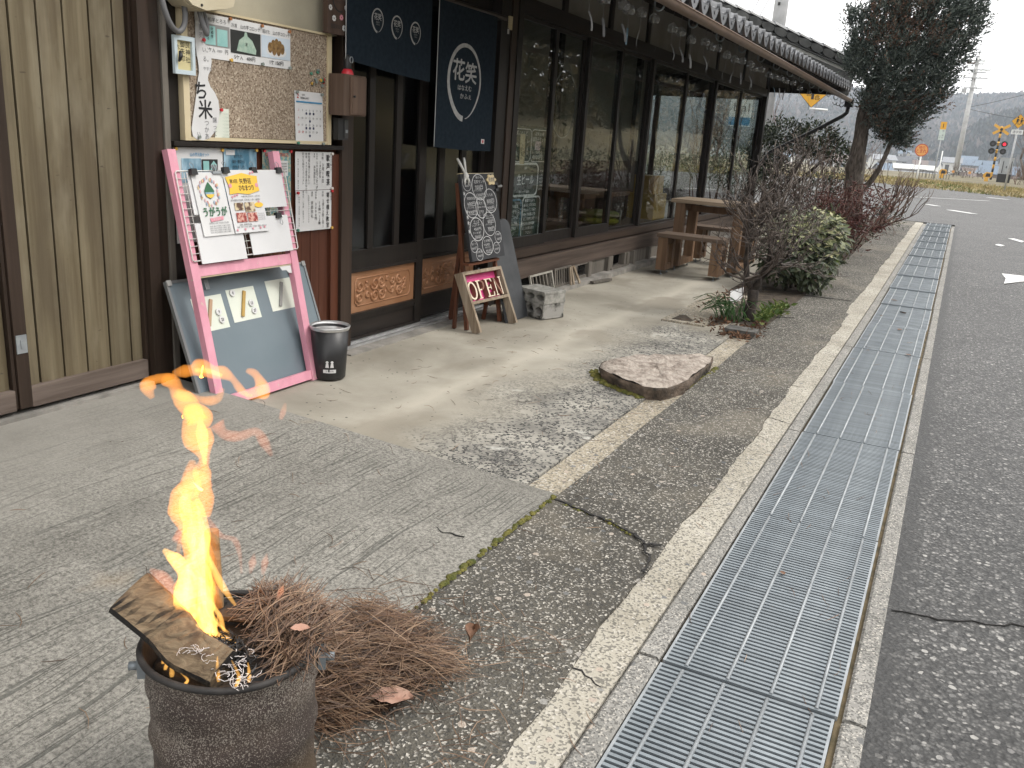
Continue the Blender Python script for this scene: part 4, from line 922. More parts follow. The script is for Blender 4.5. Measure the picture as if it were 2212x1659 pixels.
b = MB(); b.fbox(FQ, 3.476, 3.594, 1.192, 1.364, .085, .094); b.fbox(FQ, 3.484, 3.586, 1.2, 1.356, .094, .097); b.build('door', M_MIDW, bx)
b = MB(); b.tube([FQ.p(3.492, 1.275, .097), FQ.p(3.492, 1.275, .106)], .005, 8); b.build('knob', M_BLKM, bx)
lp = thing('alarm_lamp', 'black bell lamp with a red base standing on the wooden box', 'lamp', FQ.p(3.515, 1.372, .04))
b = MB(); b.lathe(FQ.p(3.515, 1.372, .04), [(.030, 0), (.028, .012), (.020, .026), (.017, .027)], 16); b.build('base', flat('red_plastic', (.55, .03, .045, 1), .35), lp)
b = MB(); b.lathe(FQ.p(3.515, 1.399, .04), [(.018, 0), (.020, .02), (.017, .045), (.010, .062), (.001, .066)], 14); b.build('lamp_body', M_BLKM, lp)
b = MB(); b.tube([FQ.p(3.515+.012*math.cos(a), 1.44+.014*math.sin(a), .062) for a in [i*math.pi/8 for i in range(-3, 12)]], .0022, 6); b.build('ring', M_GALV2, lp)
dp = thing('door_phone', 'black door phone box fixed below the wooden box', 'intercom', FQ.p(3.50, 1.06, 0))
b = MB(); b.fbox(FQ, 3.462, 3.540, 1.072, 1.172, 0, .030); b.build('case', M_BLKM, dp)
b = MB(); b.fbox(FQ, 3.505, 3.534, 1.080, 1.165, .030, .034); b.build('cover', flat('dark_grey_plastic', (.05, .05, .052, 1), .3), dp)
b = MB(); b.fbox(FQ, 3.512, 3.528, 1.105, 1.12, .034, .037); b.build('button', M_GALV2, dp)
# ---- noren curtains
M_NOREN = mat('indigo_cloth', (.010, .017, .026, 1), (.016, .026, .037, 1), 40, .9, .3, 500, spec=.15, bdist=.001)
M_NPRINT = mat('undyed_print', (.36, .365, .365, 1), (.48, .485, .48, 1), 30, .9, spec=.1)
M_HEM = flat('undyed_hem', (.45, .46, .46, 1), .9)
def cloth_w(u, v, k): return .0022*math.sin(u*9+k)*(1.85-v)+.0005*math.sin(u*29+2*k)*(1.7-v)
def noren(label, y0, y1, zb0, zb1, xx, k, marks, zt=1.83):
    F = Fr((xx, 0, 0), (0, 1, 0), (0, 0, 1))
    b = MB(); n, mrow = 40, 24
    def P(i, j, off=0): 
        u = y0+(y1-y0)*i; v = zt+((zb0+(zb1-zb0)*i-.006*math.sin(math.pi*i))-zt)*j; return F.p(u, v, cloth_w(u, v, k)+off)
    b.grid(lambda i, j: P(i, j, 0), n, mrow); b.grid(lambda i, j: P(i, j, -.002), n, mrow)
    t = b.build('noren_curtain', M_NOREN, None, loc=F.p((y0+y1)/2, zb0, 0)); tag(t, label, 'curtain', 'shop curtains over the cafe door')
    h = MB(); h.tube([P(0, j/20, .001) for j in range(21)], .0022, 5); h.build('hem', M_HEM, t)
    for mk in (marks if isinstance(marks, list) else [marks]): ink(t, M_NPRINT, lambda b: mk(b, F), 'emblem')
    return t, F
class FC:                                               # frame that follows the cloth folds
    def __init__(s, F, k): s.F = F; s.k = k; s.N = F.N
    def p(s, u, v, w=0): return s.F.p(u, v, w+cloth_w(u, v, s.k)+.0035)
def brush_loop(u, v, r, rv, t):
    pts, ts = [], []
    for i in range(44):
        f = i/43; a = math.radians(-100+20)+0; a = math.radians(268)-f*math.radians(352)     # starts at the bottom, sweeps up the left side
        x = r*math.cos(a); y = rv*math.sin(a)
        if y < -.35*rv: y = -.35*rv+(y+.35*rv)*1.18; x *= 1-.16*((-y/rv)-.35)
        pts.append((u+x+.012*rv*(f-.5), v+y)); ts.append(t*(1.35-.9*f if f < .9 else .55*(1-f)*5+.15))
    return pts, ts
def mk_one(u, v):
    def mk(b, F):
        C_ = FC(F, 1.1); p, t = brush_loop(u, v, .046, .050, .0075); b.stroke(C_, p, t, 0, .0006)
        b.text(C_, '花笑', u, v+.014, .034, .0006, 'C', .06, .03); b.text(C_, 'はなえむ', u+.002, v-.010, .009, .0006, 'C', .03); b.text(C_, 'かふぇ', u+.003, v-.021, .009, .0006, 'C', .024)
    return mk
def mk_big(b, F):
    C_ = FC(F, 2.6)
    p, t = brush_loop(4.605, 1.435, .182, .192, .024); b.stroke(C_, p, t, 0, .0006)
    b.text(C_, '花', 4.533, 1.487, .125, .0006, 'C', .13, .035); b.text(C_, '笑', 4.672, 1.478, .125, .0006, 'C', .13, .035)
    b.text(C_, 'はなえむ', 4.607, 1.393, .034, .0006, 'C', .155, .02); b.text(C_, 'かふぇ', 4.622, 1.347, .034, .0006, 'C', .125, .02)
noren('wide dark indigo door curtain with three small white ring emblems', 3.50, 4.246, 1.443, 1.398, -2.70, 1.1, [mk_one(3.748, 1.648), mk_one(3.916, 1.638), mk_one(4.086, 1.631)])
nr, F_ = noren('long dark indigo curtain with one large white ring emblem over the door', 4.300, 4.972, 1.056, 1.040, -2.69, 2.6, mk_big)
C_ = FC(F_, 2.6)
ink(nr, M_PAPER, lambda b: b.prism(C_, [(4.835, 1.085), (4.875, 1.083), (4.876, 1.11), (4.836, 1.112)], 0, .0008), 'maker_tag'); ink(nr, M_RED, lambda b: b.disc(C_, 4.856, 1.097, .010, .0008, .0014, 10), 'seal')
rd = thing('curtain_rod', 'dark wooden rod carrying the indigo curtains over the door', 'rod', (-2.70, 3.4, 1.84))
b = MB(); b.tube([(-2.70, 3.40, 1.84), (-2.70, 5.10, 1.84)], .014, 10); b.build('pole', M_DWOODY, rd)
for yy in (3.6, 5.05): b = MB(); b.beam((X0, yy, 1.84), (-2.70, yy, 1.84), .02, .03); b.build('bracket', M_BLKM, rd)
pl = thing('wooden_tags', 'bundle of pale wooden tags hung on the dark post beside the door', 'tags', (X0+.04, 5.24, 1.8))
for i in range(3): b = MB(); b.fbox(F0, 5.222+.014*i, 5.234+.014*i, 1.80-.004*i, 1.872, .034, .046); b.build('wooden_tag', M_CREAM, pl)
b = MB(); b.fbox(F0, 5.218, 5.235, 1.765, 1.795, .034, .04); b.build('paper_slip', M_PAPER, pl)
# ================================================================ pink rack leaning on the wall
def m_pink():
    m, t, b, out = nm('chipped_pink_paint'); N = NT(t); c = N.coord()
    col = N.ramp(N.noise(N.coord((6, 6, 1.5)), 3, 6), [(.3, (.60, .255, .33)), (.7, (.72, .345, .43))])
    dirt = N.noise(c, 9, 6, .65); col = N.mix(N.ramp(dirt, [(.52, g1(0)), (.72, g1(.4))]), col, (.42, .21, .24, 1))
    chip = N.noise(c, 34, 4, .7); col = N.mix(N.ramp(chip, [(.665, g1(0)), (.685, g1(1))]), col, (.55, .47, .38, 1))
    N.l(col, b.inputs['Base Color']); b.inputs['Roughness'].default_value = .5; N.l(N.bump(N.noise(c, 60, 5), .25, .002), b.inputs['Normal']); return m
M_PINK = m_pink()
FRK = Fr((-2.494, 0, 0), (0, 1, 0), (-.2203*1.0, 0, .9754))
def vz(z): return z/.9754
rk = thing('display_rack', 'chipped pink wooden frame rack leaning on the red boards below the cork board', 'rack', (-2.494, 2.75, 0))
for (y0, y1) in ((2.440, 2.480), (3.020, 3.062)):
    b = MB(); b.fbox(FRK, y0, y1, .002, vz(1.012), -.030, .0); b.build('upright', M_PINK, rk)
for z0, z1 in ((.530, .574), (.010, .050)):
    b = MB(); b.fbox(FRK, 2.480, 3.020, vz(z0), vz(z1), -.026, -.004); b.build('rail', M_PINK, rk)
b = MB(); b.fbox(FRK, 2.480, 3.020, vz(.524), vz(.5295), -.022, -.008); b.build('rail_underside', M_CREAM, rk)
b = MB(); b.prism(FRK, [(2.945, vz(.5235)), (3.018, vz(.5235)), (3.018, vz(.488)), (2.998, vz(.492)), (2.985, vz(.505)), (2.96, vz(.506))], -.012, -.010); b.build('torn_paper', M_PAPER, rk)
b = MB(); b.fbox(FRK, 3.025, 3.05, -.012, .001, -.026, -.006); b.build('foot', M_WHITE, rk)
gd_ = MB(); w = .006; r = .0016
y0, y1, z0, z1 = 2.452, 3.068, vz(.590), vz(.930)
gd_.tube([FRK.p(y0+.006, z0, w), FRK.p(y1-.006, z0, w), FRK.p(y1, z0+.006, w), FRK.p(y1, z1-.006, w), FRK.p(y1-.006, z1, w), FRK.p(y0+.006, z1, w), FRK.p(y0, z1-.006, w), FRK.p(y0, z0+.006, w), FRK.p(y0+.006, z0, w)], .0028, 6)
gd_.build('wire_rim', M_WHITE, rk)
for i in range(1, 12):
    b = MB(); z = z0+(z1-z0)*i/12; b.tube([FRK.p(y0, z, w), FRK.p(y1, z, w)], r, 5); b.build('wire', M_WHITE, rk)
for i in range(1, 14):
    b = MB(); u = y0+(y1-y0)*i/14; b.tube([FRK.p(u, z0, w-.003), FRK.p(u, z1, w-.003)], r, 5); b.build('wire', M_WHITE, rk)
M_CARD = mat('white_card', (.60, .60, .61, 1), (.66, .66, .67, 1), 3, .6)
def card(label, u0, u1, za, zb, tilt=0, w=.011):
    b = MB(); v0, v1 = vz(za), vz(zb); b.prism(FRK, [(u0, v0), (u1, v0+tilt), (u1, v1+tilt), (u0, v1)], w, w+.003)
    o = b.build('blank_card', M_CARD, None, loc=FRK.p((u0+u1)/2, v0, w)); tag(o, label, 'card', 'blank white cards clipped on the pink rack'); return o
card('blank white card at the upper left of the rack, mostly behind the green flyer', 2.498, 2.68, .764, .924)
c2 = card('blank white card at the upper right of the wire rack', 2.876, 3.036, .775, .930)
card('blank white card at the lower left of the wire rack under the flyers', 2.490, 2.738, .576, .730)
c4 = card('blank white card at the lower right of the rack with a clip at its top', 2.776, 3.026, .586, .740, 0)
def clip(par, u, z, w=.016):
    b = MB(); v = vz(z); b.prism(FRK, [(u-.017, v-.014), (u+.017, v-.014), (u+.013, v+.010), (u-.013, v+.010)], w-.010, w+.008); o = b.build('binder_clip', M_BLKM, par)
    h = MB(); h.tube([FRK.p(u-.005, v+.008, w), FRK.p(u-.010, v+.028, w-.004), FRK.p(u, v+.035, w-.006), FRK.p(u+.010, v+.028, w-.004), FRK.p(u+.005, v+.008, w)], .0013, 5); h.build('clip_wire', M_GALV2, par)
clip(c2, 3.018, .931); clip(c2, 2.862, .932); clip(c4, 2.965, .742)
h = MB(); h.tube([FRK.p(2.962, vz(.73), .026), FRK.p(2.958, vz(.705), .03), FRK.p(2.966, vz(.698), .03), FRK.p(2.973, vz(.705), .03), FRK.p(2.970, vz(.73), .026)], .0014, 5); h.build('clip_wire', M_GALV2, c4)
f1 = sheet('event_flyer', 'crinkled flyer with green lettering and a ring of figures on the pink rack', 'flyer', FRK, 2.512, 2.676, vz(.678), vz(.920), .020, M_PAPER, None, .0006, .010)
FL = Fr(FRK.p(0, 0, .0215), FRK.R, FRK.U)
u = 2.590
b = MB(); b.prism(FL, [(u-.026, vz(.852)), (u-.022, vz(.832)), (u, vz(.820)), (u+.022, vz(.832)), (u+.026, vz(.852)), (u+.012, vz(.872)), (u, vz(.886)), (u-.012, vz(.872))], 0, .0006); b.build('picture', M_GREEN, f1)
b = MB(); b.prism(FL, [(u-.024, vz(.846)), (u-.020, vz(.832)), (u, vz(.822)), (u+.020, vz(.832)), (u+.024, vz(.846))], .0008, .0014); b.build('picture', M_BLUEPH, f1)
b = MB(); b.prism(FL, [(u-.022, vz(.838)), (u-.014, vz(.828)), (u, vz(.823)), (u+.014, vz(.828)), (u+.022, vz(.838))], .0016, .002); b.build('picture', M_YEL, f1)
for m, ph0 in ((flat('pale_pink_print', (.62, .40, .42, 1)), 0), (flat('pale_blue_print', (.30, .38, .48, 1)), 1.1), (flat('dull_red_print', (.50, .22, .2, 1)), 2.0), (flat('pale_yellow_print', (.66, .52, .28, 1)), .5)):
    ink(f1, m, lambda b: [b.disc(FL, u+(.048+random.uniform(-.006, .008))*math.cos(ph0+q*.785), vz(.850)+(.050+random.uniform(-.006, .008))*math.sin(ph0+q*.785), .0042, 0, .0008, 6, .0075) for q in range(8)], 'picture')
ink(f1, M_GREEN, lambda b: b.text(FL, 'うがうが', 2.602, vz(.770), .040, .0008, 'C', .125, .05))
b = MB(); b.prism(FL, [(2.567, vz(.746)), (2.64, vz(.752)), (2.637, vz(.738)), (2.57, vz(.732))], 0, .001); b.build('ribbon', M_PINKP, f1)
ink(f1, M_PAPER, lambda b: b.text(FL, 'マルシェ', 2.603, vz(.742), .012, .0016, 'C', .045))
def f(b):
    b.text(FL, '2025.3.20 10:00-15:00', 2.61, vz(.727), .010, .0008, 'C', .105)
    for i in range(4): b.text(FL, '出店 地元の野菜 お菓子 雑貨', 2.613, vz(.715-.008*i), .006, .0008, 'C', .11)
ink(f1, M_GINK, f); clip(f1, 2.522, .926, .026)
b = MB(); b.fbox(FRK, 2.625, 2.672, vz(.916), vz(.926), .018, .026); b.tube([FRK.p(2.632, vz(.926), .024), FRK.p(2.627, vz(.948), .02), FRK.p(2.636, vz(.952), .018), FRK.p(2.64, vz(.93), .022), FRK.p(2.650, vz(.952), .018), FRK.p(2.656, vz(.946), .018), FRK.p(2.648, vz(.928), .024)], .003, 6); b.build('bulldog_clip', M_GALV2, f1)
f2 = sheet('doll_festival_flyer', 'white flyer with a yellow banner and red doll photos at the centre of the rack', 'flyer', FRK, 2.676, 2.876, vz(.679), vz(.928), .024, M_CARD, None, .0006, .012)
FL = Fr(FRK.p(0, 0, .026), FRK.R, FRK.U)
b = MB(); b.prism(FL, [(2.684, vz(.902)), (2.72, vz(.908)), (2.78, vz(.918)), (2.83, vz(.908)), (2.866, vz(.905)), (2.862, vz(.872)), (2.868, vz(.845)), (2.80, vz(.832)), (2.74, vz(.838)), (2.692, vz(.834)), (2.698, vz(.862))], 0, .0006); b.build('banner', M_YEL, f2)
ink(f2, M_INK, lambda b: (b.text(FL, '第3回', 2.725, vz(.885), .018, .001, 'C', .042, .02), b.text(FL, '矢野荘', 2.792, vz(.885), .024, .001, 'C', .068, .03), b.text(FL, 'ひなまつり', 2.792, vz(.858), .026, .001, 'C', .085, .04), b.text(FL, '会場 矢野荘交流会館・四季の庭（入場・入館無料）', 2.776, vz(.810), .009, .001, 'C', .17, .01), b.text(FL, '令和7年2月22日〜3月3日', 2.808, vz(.824), .008, .001, 'C', .11), b.text(FL, '主催：矢野荘自治会', 2.752, vz(.712), .008, .001, 'C', .07), b.text(FL, '共催：花笑ぐりの会・花見るくむ分科・芸備会・四季の会', 2.786, vz(.703), .008, .001, 'C', .17)))
for (a, c, z0, z1, m) in ((2.708, 2.758, .770, .800, M_ROOMPH), (2.765, 2.822, .762, .800, M_ROOMPH), (2.708, 2.765, .722, .760, M_REDPH), (2.772, 2.828, .722, .758, M_REDPH)): ph(f2, m, a, c, vz(z0), vz(z1), .0006, FL, base=0)
b = MB(); b.disc(FL, 2.848, vz(.788), .026, 0, .0006, 12, .011); b.build('banner', M_YEL, f2)
ink(f2, M_PINKP, lambda b: [b.disc(FL, uu, vz(zz), .005, 0, .001, 7) for uu, zz in ((2.70, .692), (2.745, .693), (2.79, .694), (2.835, .695), (2.86, .697), (2.83, .917), (2.845, .92), (2.72, .828), (2.735, .832), (2.705, .824), (2.85, .80))] + [b.disc(FL, 2.703, vz(.868), .009, 0, .0014, 10), b.disc(FL, 2.855, vz(.868), .009, 0, .0014, 10)], 'print')
ink(f2, M_GINK, lambda b: [b.text(FL, 'おひなさま手作り体験', 2.852, vz(.752-.008*i), .006, .001, 'C', .04) for i in range(4)])
clip(f2, 2.690, .931, .03)
# ---- grey board behind the rack
FW_ = Fr((-2.525, 0, 0), (0, 1, 0), (-.345, 0, .94))
def bz(z): return z/.94
wb = thing('grey_board', 'large grey steel message board leaning behind the pink rack', 'message board', (-2.525, 2.8, 0))
b = MB(); b.fbox(FW_, 2.405, 3.205, .02, bz(.498), -.014, -.004); b.build('panel', mat('grey_blue_enamel', (.135, .175, .20, 1), (.16, .20, .225, 1), 2.5, .4, .05), wb)
b = MB(); b.fbox(FW_, 2.393, 2.405, .008, bz(.508), -.016, 0); b.fbox(FW_, 3.205, 3.217, .008, bz(.508), -.016, 0); b.fbox(FW_, 2.405, 3.205, .008, .02, -.016, 0); b.fbox(FW_, 2.405, 3.205, bz(.498), bz(.508), -.016, 0); b.build('frame', flat('dull_aluminium', (.22, .23, .235, 1), .45, .5), wb)
for u in (2.395, 3.193): b = MB(); b.fbox(FW_, u, u+.022, bz(.49), bz(.511), .0005, .004); b.build('corner_cap', flat('grey_plastic', (.28, .28, .27, 1), .5), wb)
for u in (2.58, 3.09): b = MB(); b.fbox(FW_, u, u+.022, bz(.455), bz(.494), -.004, .003); b.disc(FW_, u+.011, bz(.47), .005, .003, .004, 8); b.build('hanging_tab', M_GALV2, wb)
nums = (('3', '9', '23'), ('4', '13', '27'), ('', '', ''))
for i, (u0, n3, mk) in enumerate(((2.49, nums[0], (.42, .27, .17, 1)), (2.685, nums[1], (.42, .27, .07, 1)), (2.925, nums[2], (.25, .25, .24, 1)))):
    o = sheet('white_sheet', ('left-hand paper square, numbers 3, 9 and 23, half behind the pink upright', 'middle paper square, with numbers 4, 13 and 27, on the grey board', 'paper square with a grey bar half behind the right pink upright')[i], 'paper', FW_, u0, u0+.165, bz(.295+.012*i), bz(.430+.010*i), -.002, M_PAPERO, 'paper squares on the grey board')
    b = MB(); c = u0+.075; v = bz(.365+.01*i); d = V((.45, 1)).normalized(); q = V((-d.y, d.x))*.007; e = d*.058
    b.prism(FW_, [(c-e.x-q.x, v-e.y-q.y), (c-e.x+q.x, v-e.y+q.y), (c+e.x+q.x, v+e.y+q.y), (c+e.x-q.x, v+e.y-q.y)][::-1], -.001, .006); b.build('bar_magnet', flat('magnet', mk, .5), o)
    for s, (du, dz) in zip(n3, ((.030, .415), (.122, .362), (.128, .330))):
        if s:
            b = MB(); b.disc(FW_, u0+du, bz(dz+.01*i), .0145, -.001, .004, 14); b.build('round_magnet', M_PAPER, o)
            ink(o, M_INK, lambda b: b.text(FW_, s, u0+du, bz(dz+.01*i), .018, .005, 'C', None, .03, .8))
# ---- black bin
bn = thing('waste_bin', 'tall black waste bin with a bright steel rim beside the pink rack', 'bin', (-2.478, 3.118, 0))
c = (-2.478, 3.118, 0)
b = MB(); b.lathe(c, [(.001, .004), (.070, .004), (.073, .008), (.088, .240), (.084, .240), (.069, .012), (.001, .012)], 32); b.build('body', mat('scuffed_black_plastic', (.014, .014, .015, 1), (.035, .035, .036, 1), 22, .4, rng=(.55, .8)), bn)
b = MB(); b.lathe(c, [(.0885, .234), (.0945, .249), (.091, .253), (.085, .243), (.080, .20)], 32); b.build('rim', M_ALU, bn)
b = MB(); b.lathe(c, [(.001, .19), (.05, .205), (.083, .205)], 20); b.build('rubbish', mat('brown_litter', (.09, .04, .02, 1), (.25, .14, .08, 1), 30, .9, .8), bn)
CV = V((.62, -.785, 0)).normalized(); TT = V((-CV.y, CV.x, 0))
def binp(du, z): a = du/.095; q = CV*math.cos(a)+TT*math.sin(a); r = .089+.104*z+.0008; return V(c)+q*r+V((0, 0, z))
class FBin:
    N = CV
    def p(s, u, v, w=0): a = u/.078; q = CV*math.cos(a)+TT*math.sin(a); r = .0735+(.088-.073)*(v-.008)/.232+w; return V(c)+q*r+V((0, 0, v))
FBn = FBin()
b = MB(); b.prism(FBn, [(-.03, .040), (-.01, .040), (.01, .040), (.03, .040), (.03, .056), (.01, .056), (-.01, .056), (-.03, .056)], .0003, .001); b.build('sticker', M_PAPER, bn)
ink(bn, M_INK, lambda b: b.text(FBn, 'ゴミ分別', 0, .048, .009, .0016, 'C', .04))
ink(bn, M_PAPER, lambda b: [(b.disc(FBn, s*.011, .092, .0065, .0003, .001, 8), b.prism(FBn, [(s*.011-.008, .066), (s*.011+.008, .066), (s*.011+.005, .086), (s*.011-.005, .086)], .0003, .001)) for s in (-1, 1)], 'print')
# ================================================================ menu board, OPEN sign, blocks
M_CHALKB = mat('chalk_board', (.016, .017, .02, 1), (.032, .033, .037, 1), 6, .75)
M_CHALK = mat('chalk', (.38, .38, .38, 1), (.58, .58, .58, 1), 80, .9, rng=(.4, .6))
M_EASEL = wood('easel_wood', (.085, .03, .016, 1), (.15, .06, .032, 1), 'z', 1, .5, .2, .15)
FM = Fr((-2.486, 0, .412), (0, 1, 0), (-.114, 0, .497))
BW0, BW1, BH = 4.418, 4.829, .51
es = thing('easel', 'brown wooden easel with thin legs holding the black menu board', 'easel', (-2.5, 4.63, 0))
for a, c2_ in (((-2.498, 4.444, 0), (-2.60, 4.43, .86)), ((-2.466, 4.812, 0), (-2.60, 4.80, .86)), ((-2.72, 4.62, 0), (-2.63, 4.62, .88))):
    b = MB(); b.beam(a, c2_, .022, .022, (1, 0, 0)); b.build('leg', M_EASEL, es)
b = MB(); b.beam((-2.50, 4.40, .40), (-2.50, 4.78, .40), .04, .014); b.build('tray', M_EASEL, es)
mn = thing('menu_board', 'black chalk menu board with a flower of white price circles on the easel', 'menu board', (-2.486, 4.63, .41))
b = MB(); b.fbox(FM, BW0, BW1, .003, BH, 0, .020); b.build('board', M_CHALKB, mn)
b = MB(); b.fbox(FM, BW0, BW1, BH, BH+.003, .0, .020); b.build('edge', M_CREAM, mn)
def bxy(px, py):                        # position on the board from its drawn layout
    return (BW0+(px-20)/(330-20)*(BW1-BW0) if False else px, py)
def layout(px, py):
    # four corners of the board in the sketch: TL(8,20) TR(330,15) BR(450,845) BL(128,882)
    v = (py-18)/(863-18); xl, xr = 8+120*v, 330+120*v
    return BW0+(BW1-BW0)*(px-xl)/(xr-xl), BH*(1-v)
FMc = Fr(FM.p(0, 0, .020), FM.R, FM.U)
def ell(b, px, py, rx, ry, t):
    t *= .62
    u, v = layout(px, py); b.ring(FMc, u, v, rx/322*(BW1-BW0), ry/845*BH, t, 0, .0009, 30)
def tx(b, s, px, py, h, wd, bold=.0): u, v = layout(px, py); b.text(FMc, s, u, v, h/845*BH*1.1, .0009, 'C', wd/322*(BW1-BW0), bold)
def f(b):
    for px, py, rx, ry, t in ((70, 112, 38, 70, .004), (187, 150, 68, 125, .008), (112, 320, 62, 122, .007), (297, 290, 62, 118, .007), (207, 355, 50, 98, .008), (168, 555, 64, 112, .008), (288, 518, 60, 118, .006), (143, 716, 32, 58, .004), (195, 803, 32, 58, .004), (272, 728, 52, 92, .006), (378, 660, 32, 58, .004), (363, 764, 32, 55, .004)): ell(b, px, py, rx, ry, t)
    for s, px, py, h, wd in (('花笑', 66, 72, 22, 36), ('フレンチトースト', 72, 100, 20, 62), ('450円', 76, 132, 26, 52), ('昼(ひる)', 180, 55, 24, 60), ('花笑ランチ', 185, 98, 34, 100), ('950円', 183, 147, 40, 72), ('(ドリンク付)', 172, 182, 20, 72), ('1200円', 196, 226, 36, 78),
        ('安田食堂', 108, 253, 28, 74), ('600円', 112, 303, 36, 72), ('(ドリンク付)', 106, 343, 20, 66), ('900円', 122, 386, 38, 70), ('とろろ丼', 282, 232, 30, 72), ('600円', 296, 285, 36, 72), ('(ドリンク付)', 296, 318, 20, 68), ('900円', 302, 360, 38, 68),
        ('花笑カフェ', 206, 306, 32, 82), ('10:00-17:00', 206, 344, 22, 78), ('定休日', 208, 385, 20, 44), ('火・水', 208, 402, 20, 48), ('0826-00-0000' if False else '第1・3月', 212, 424, 18, 60),
        ('ケーキ', 160, 478, 28, 52), ('ショコラ チーズ', 166, 515, 24, 96), ('450円', 172, 552, 34, 68), ('ケーキSET', 168, 590, 24, 76), ('700円', 178, 628, 34, 60), ('カレーライス', 292, 440, 28, 76), ('600円', 302, 488, 36, 64), ('(ドリンク付)', 282, 520, 20, 62), ('900円', 306, 562, 38, 66),
        ('生ビール', 140, 692, 20, 44), ('600円', 146, 734, 28, 44), ('日本酒', 192, 775, 24, 46), ('900円', 200, 816, 26, 46), ('土日限定', 268, 680, 24, 68), ('平日限定', 262, 718, 22, 58), ('ナポリタン', 274, 745, 20, 56), ('950円', 284, 780, 32, 56), ('焼酎', 378, 632, 22, 40), ('500円', 388, 678, 28, 48), ('ジュース', 360, 738, 20, 40), ('300円', 366, 776, 26, 44)): tx(b, s, px, py, h, wd)
    for px, py, wd in ((185, 168, 70), (196, 250, 70), (116, 325, 70), (124, 410, 76), (296, 304, 66), (304, 386, 66), (160, 495, 54), (304, 506, 64), (310, 586, 62), (290, 460, 76), (174, 640, 60), (284, 800, 50)):
        u, v = layout(px, py); w_ = wd/322*(BW1-BW0)/2; b.stroke(FMc, [(u-w_, v), (u+w_, v)], .0022, 0, .0009)
    for px, py in ((47, 205), (75, 380), (80, 432), (88, 487), (98, 568)):
        u, v = layout(px, py)
        for q in range(3): a = q*math.pi/3+.3; b.stroke(FMc, [(u-.012*math.cos(a), v-.012*math.sin(a)), (u+.012*math.cos(a), v+.012*math.sin(a))], .0035, 0, .0009)
ink(mn, M_CHALK, f, 'chalk_writing')
u, v = layout(296, 82); b = MB()
b.prism(FMc, [(u+(.052+.008*math.cos(6*a))*math.cos(a), v+(.030+.005*math.cos(6*a))*math.sin(a)) for a in [i*2*math.pi/36 for i in range(36)]], .001, .009); pq = b.build('name_plaque', mat('gilt_wood', (.60, .46, .24, 1), (.68, .55, .32, 1), 8, .5), mn)
b = MB(); b.text(FMc, '軽食喫', u, v, .030, .0096, 'C', .075, .02); b.build('plaque_lettering', M_GINK, mn)
rb = thing('rabbit_clip', 'pearly rabbit-shaped clip with long ears on the top left corner of the menu board', 'clip', FM.p(4.45, .51, .02))
for pts, r in (([(4.465, .50, .028), (4.452, .535, .026), (4.432, .572, .02), (4.420, .598, .016)], [.006, .007, .008, .006]), ([(4.472, .50, .028), (4.478, .535, .026), (4.490, .575, .02), (4.497, .602, .016)], [.006, .006, .008, .006])):
    b = MB(); b.tube([FM.p(*p) for p in pts], r, 8); b.build('ear', M_WHITE, rb)
b = MB(); b.tube([FM.p(4.468, .515, .028), FM.p(4.466, .495, .032), FM.p(4.462, .475, .032)], [.010, .017, .010], 10); b.build('head', M_WHITE, rb)
for s in (-1, 1): b = MB(); b.tube([FM.p(4.467+s*.010, .485, .03), FM.p(4.472+s*.022, .470, .028), FM.p(4.468+s*.020, .448, .026)], [.008, .007, .004], 8); b.build('paw', M_WHITE, rb)
cl = thing('clamp', 'small black clamp with a clear handle on the right edge of the menu board', 'clamp', FM.p(4.83, .42, .02))
u, v = layout(345, 155); b = MB(); b.fbox(FM, BW1-.02, BW1+.012, v+.012, v+.026, -.01, .032); b.fbox(FM, BW1-.02, BW1+.012, v-.026, v-.012, -.01, .032); b.fbox(FM, BW1+.004, BW1+.016, v-.012, v+.012, -.01, .032); b.build('jaw', M_BLKM, cl)
b = MB(); b.tube([FM.p(BW1+.012, v, .02), FM.p(BW1+.04, v+.002, .02), FM.p(BW1+.075, v+.004, .02)], [.007, .006, .010], 10); b.build('handle', mat('cloudy_plastic', (.30, .30, .29, 1), None, 5, .25), cl)
# tall rounded grey board behind
FG = Fr((-2.405, 0, 0), (0, 1, 0), (-.30, 0, .954))
pts = [(4.80, 0), (5.105, 0), (5.105, .60)]+[(5.030+.075*math.cos(a), .605+.05*math.sin(a)) for a in [i*math.pi/8 for i in range(1, 8)]]+[(4.955, .60), (4.94, .59)]+[(4.87+.07*math.cos(a), .60+.045*math.sin(a)) for a in [i*math.pi/8 for i in range(1, 9)]]
b = MB(); b.prism(FG, pts, -.014, 0); o = b.build('rounded_board', mat('grey_chalk_board', (.035, .038, .042, 1), (.06, .063, .068, 1), 5, .7), None, loc=(-2.41, 4.95, 0)); tag(o, 'tall dark grey board with a rounded scalloped top leaning behind the menu easel', 'board')
# OPEN sign
M_OLDW = wood('driftwood', (.17, .125, .085, 1), (.36, .30, .23, 1), 'z', 1.2, .8, .5, .15)
A0 = V((-2.403, 4.404, 0)); A1 = V((-2.368, 4.832, 0)); AR = (A1-A0).normalized(); ALEN = (A1-A0).length
FA = Fr(A0, AR, (V((-.135, -.012, .335))))
ap = thing('open_sign', 'small weathered wooden stand sign reading OPEN on a pink ground', 'sign', (-2.4, 4.62, 0))
for u0, u1 in ((0, .020), (ALEN-.020, ALEN)):
    b = MB(); b.fbox(FA, u0, u1, 0, .372, -.035, .025); b.build('leg', M_OLDW, ap)
b = MB(); b.fbox(FA, .020, ALEN-.020, .352, .372, -.035, .025); b.build('top_rail', M_OLDW, ap)
b = MB(); b.fbox(FA, .020, ALEN-.020, .172, .190, -.035, .025); b.build('bottom_rail', M_OLDW, ap)
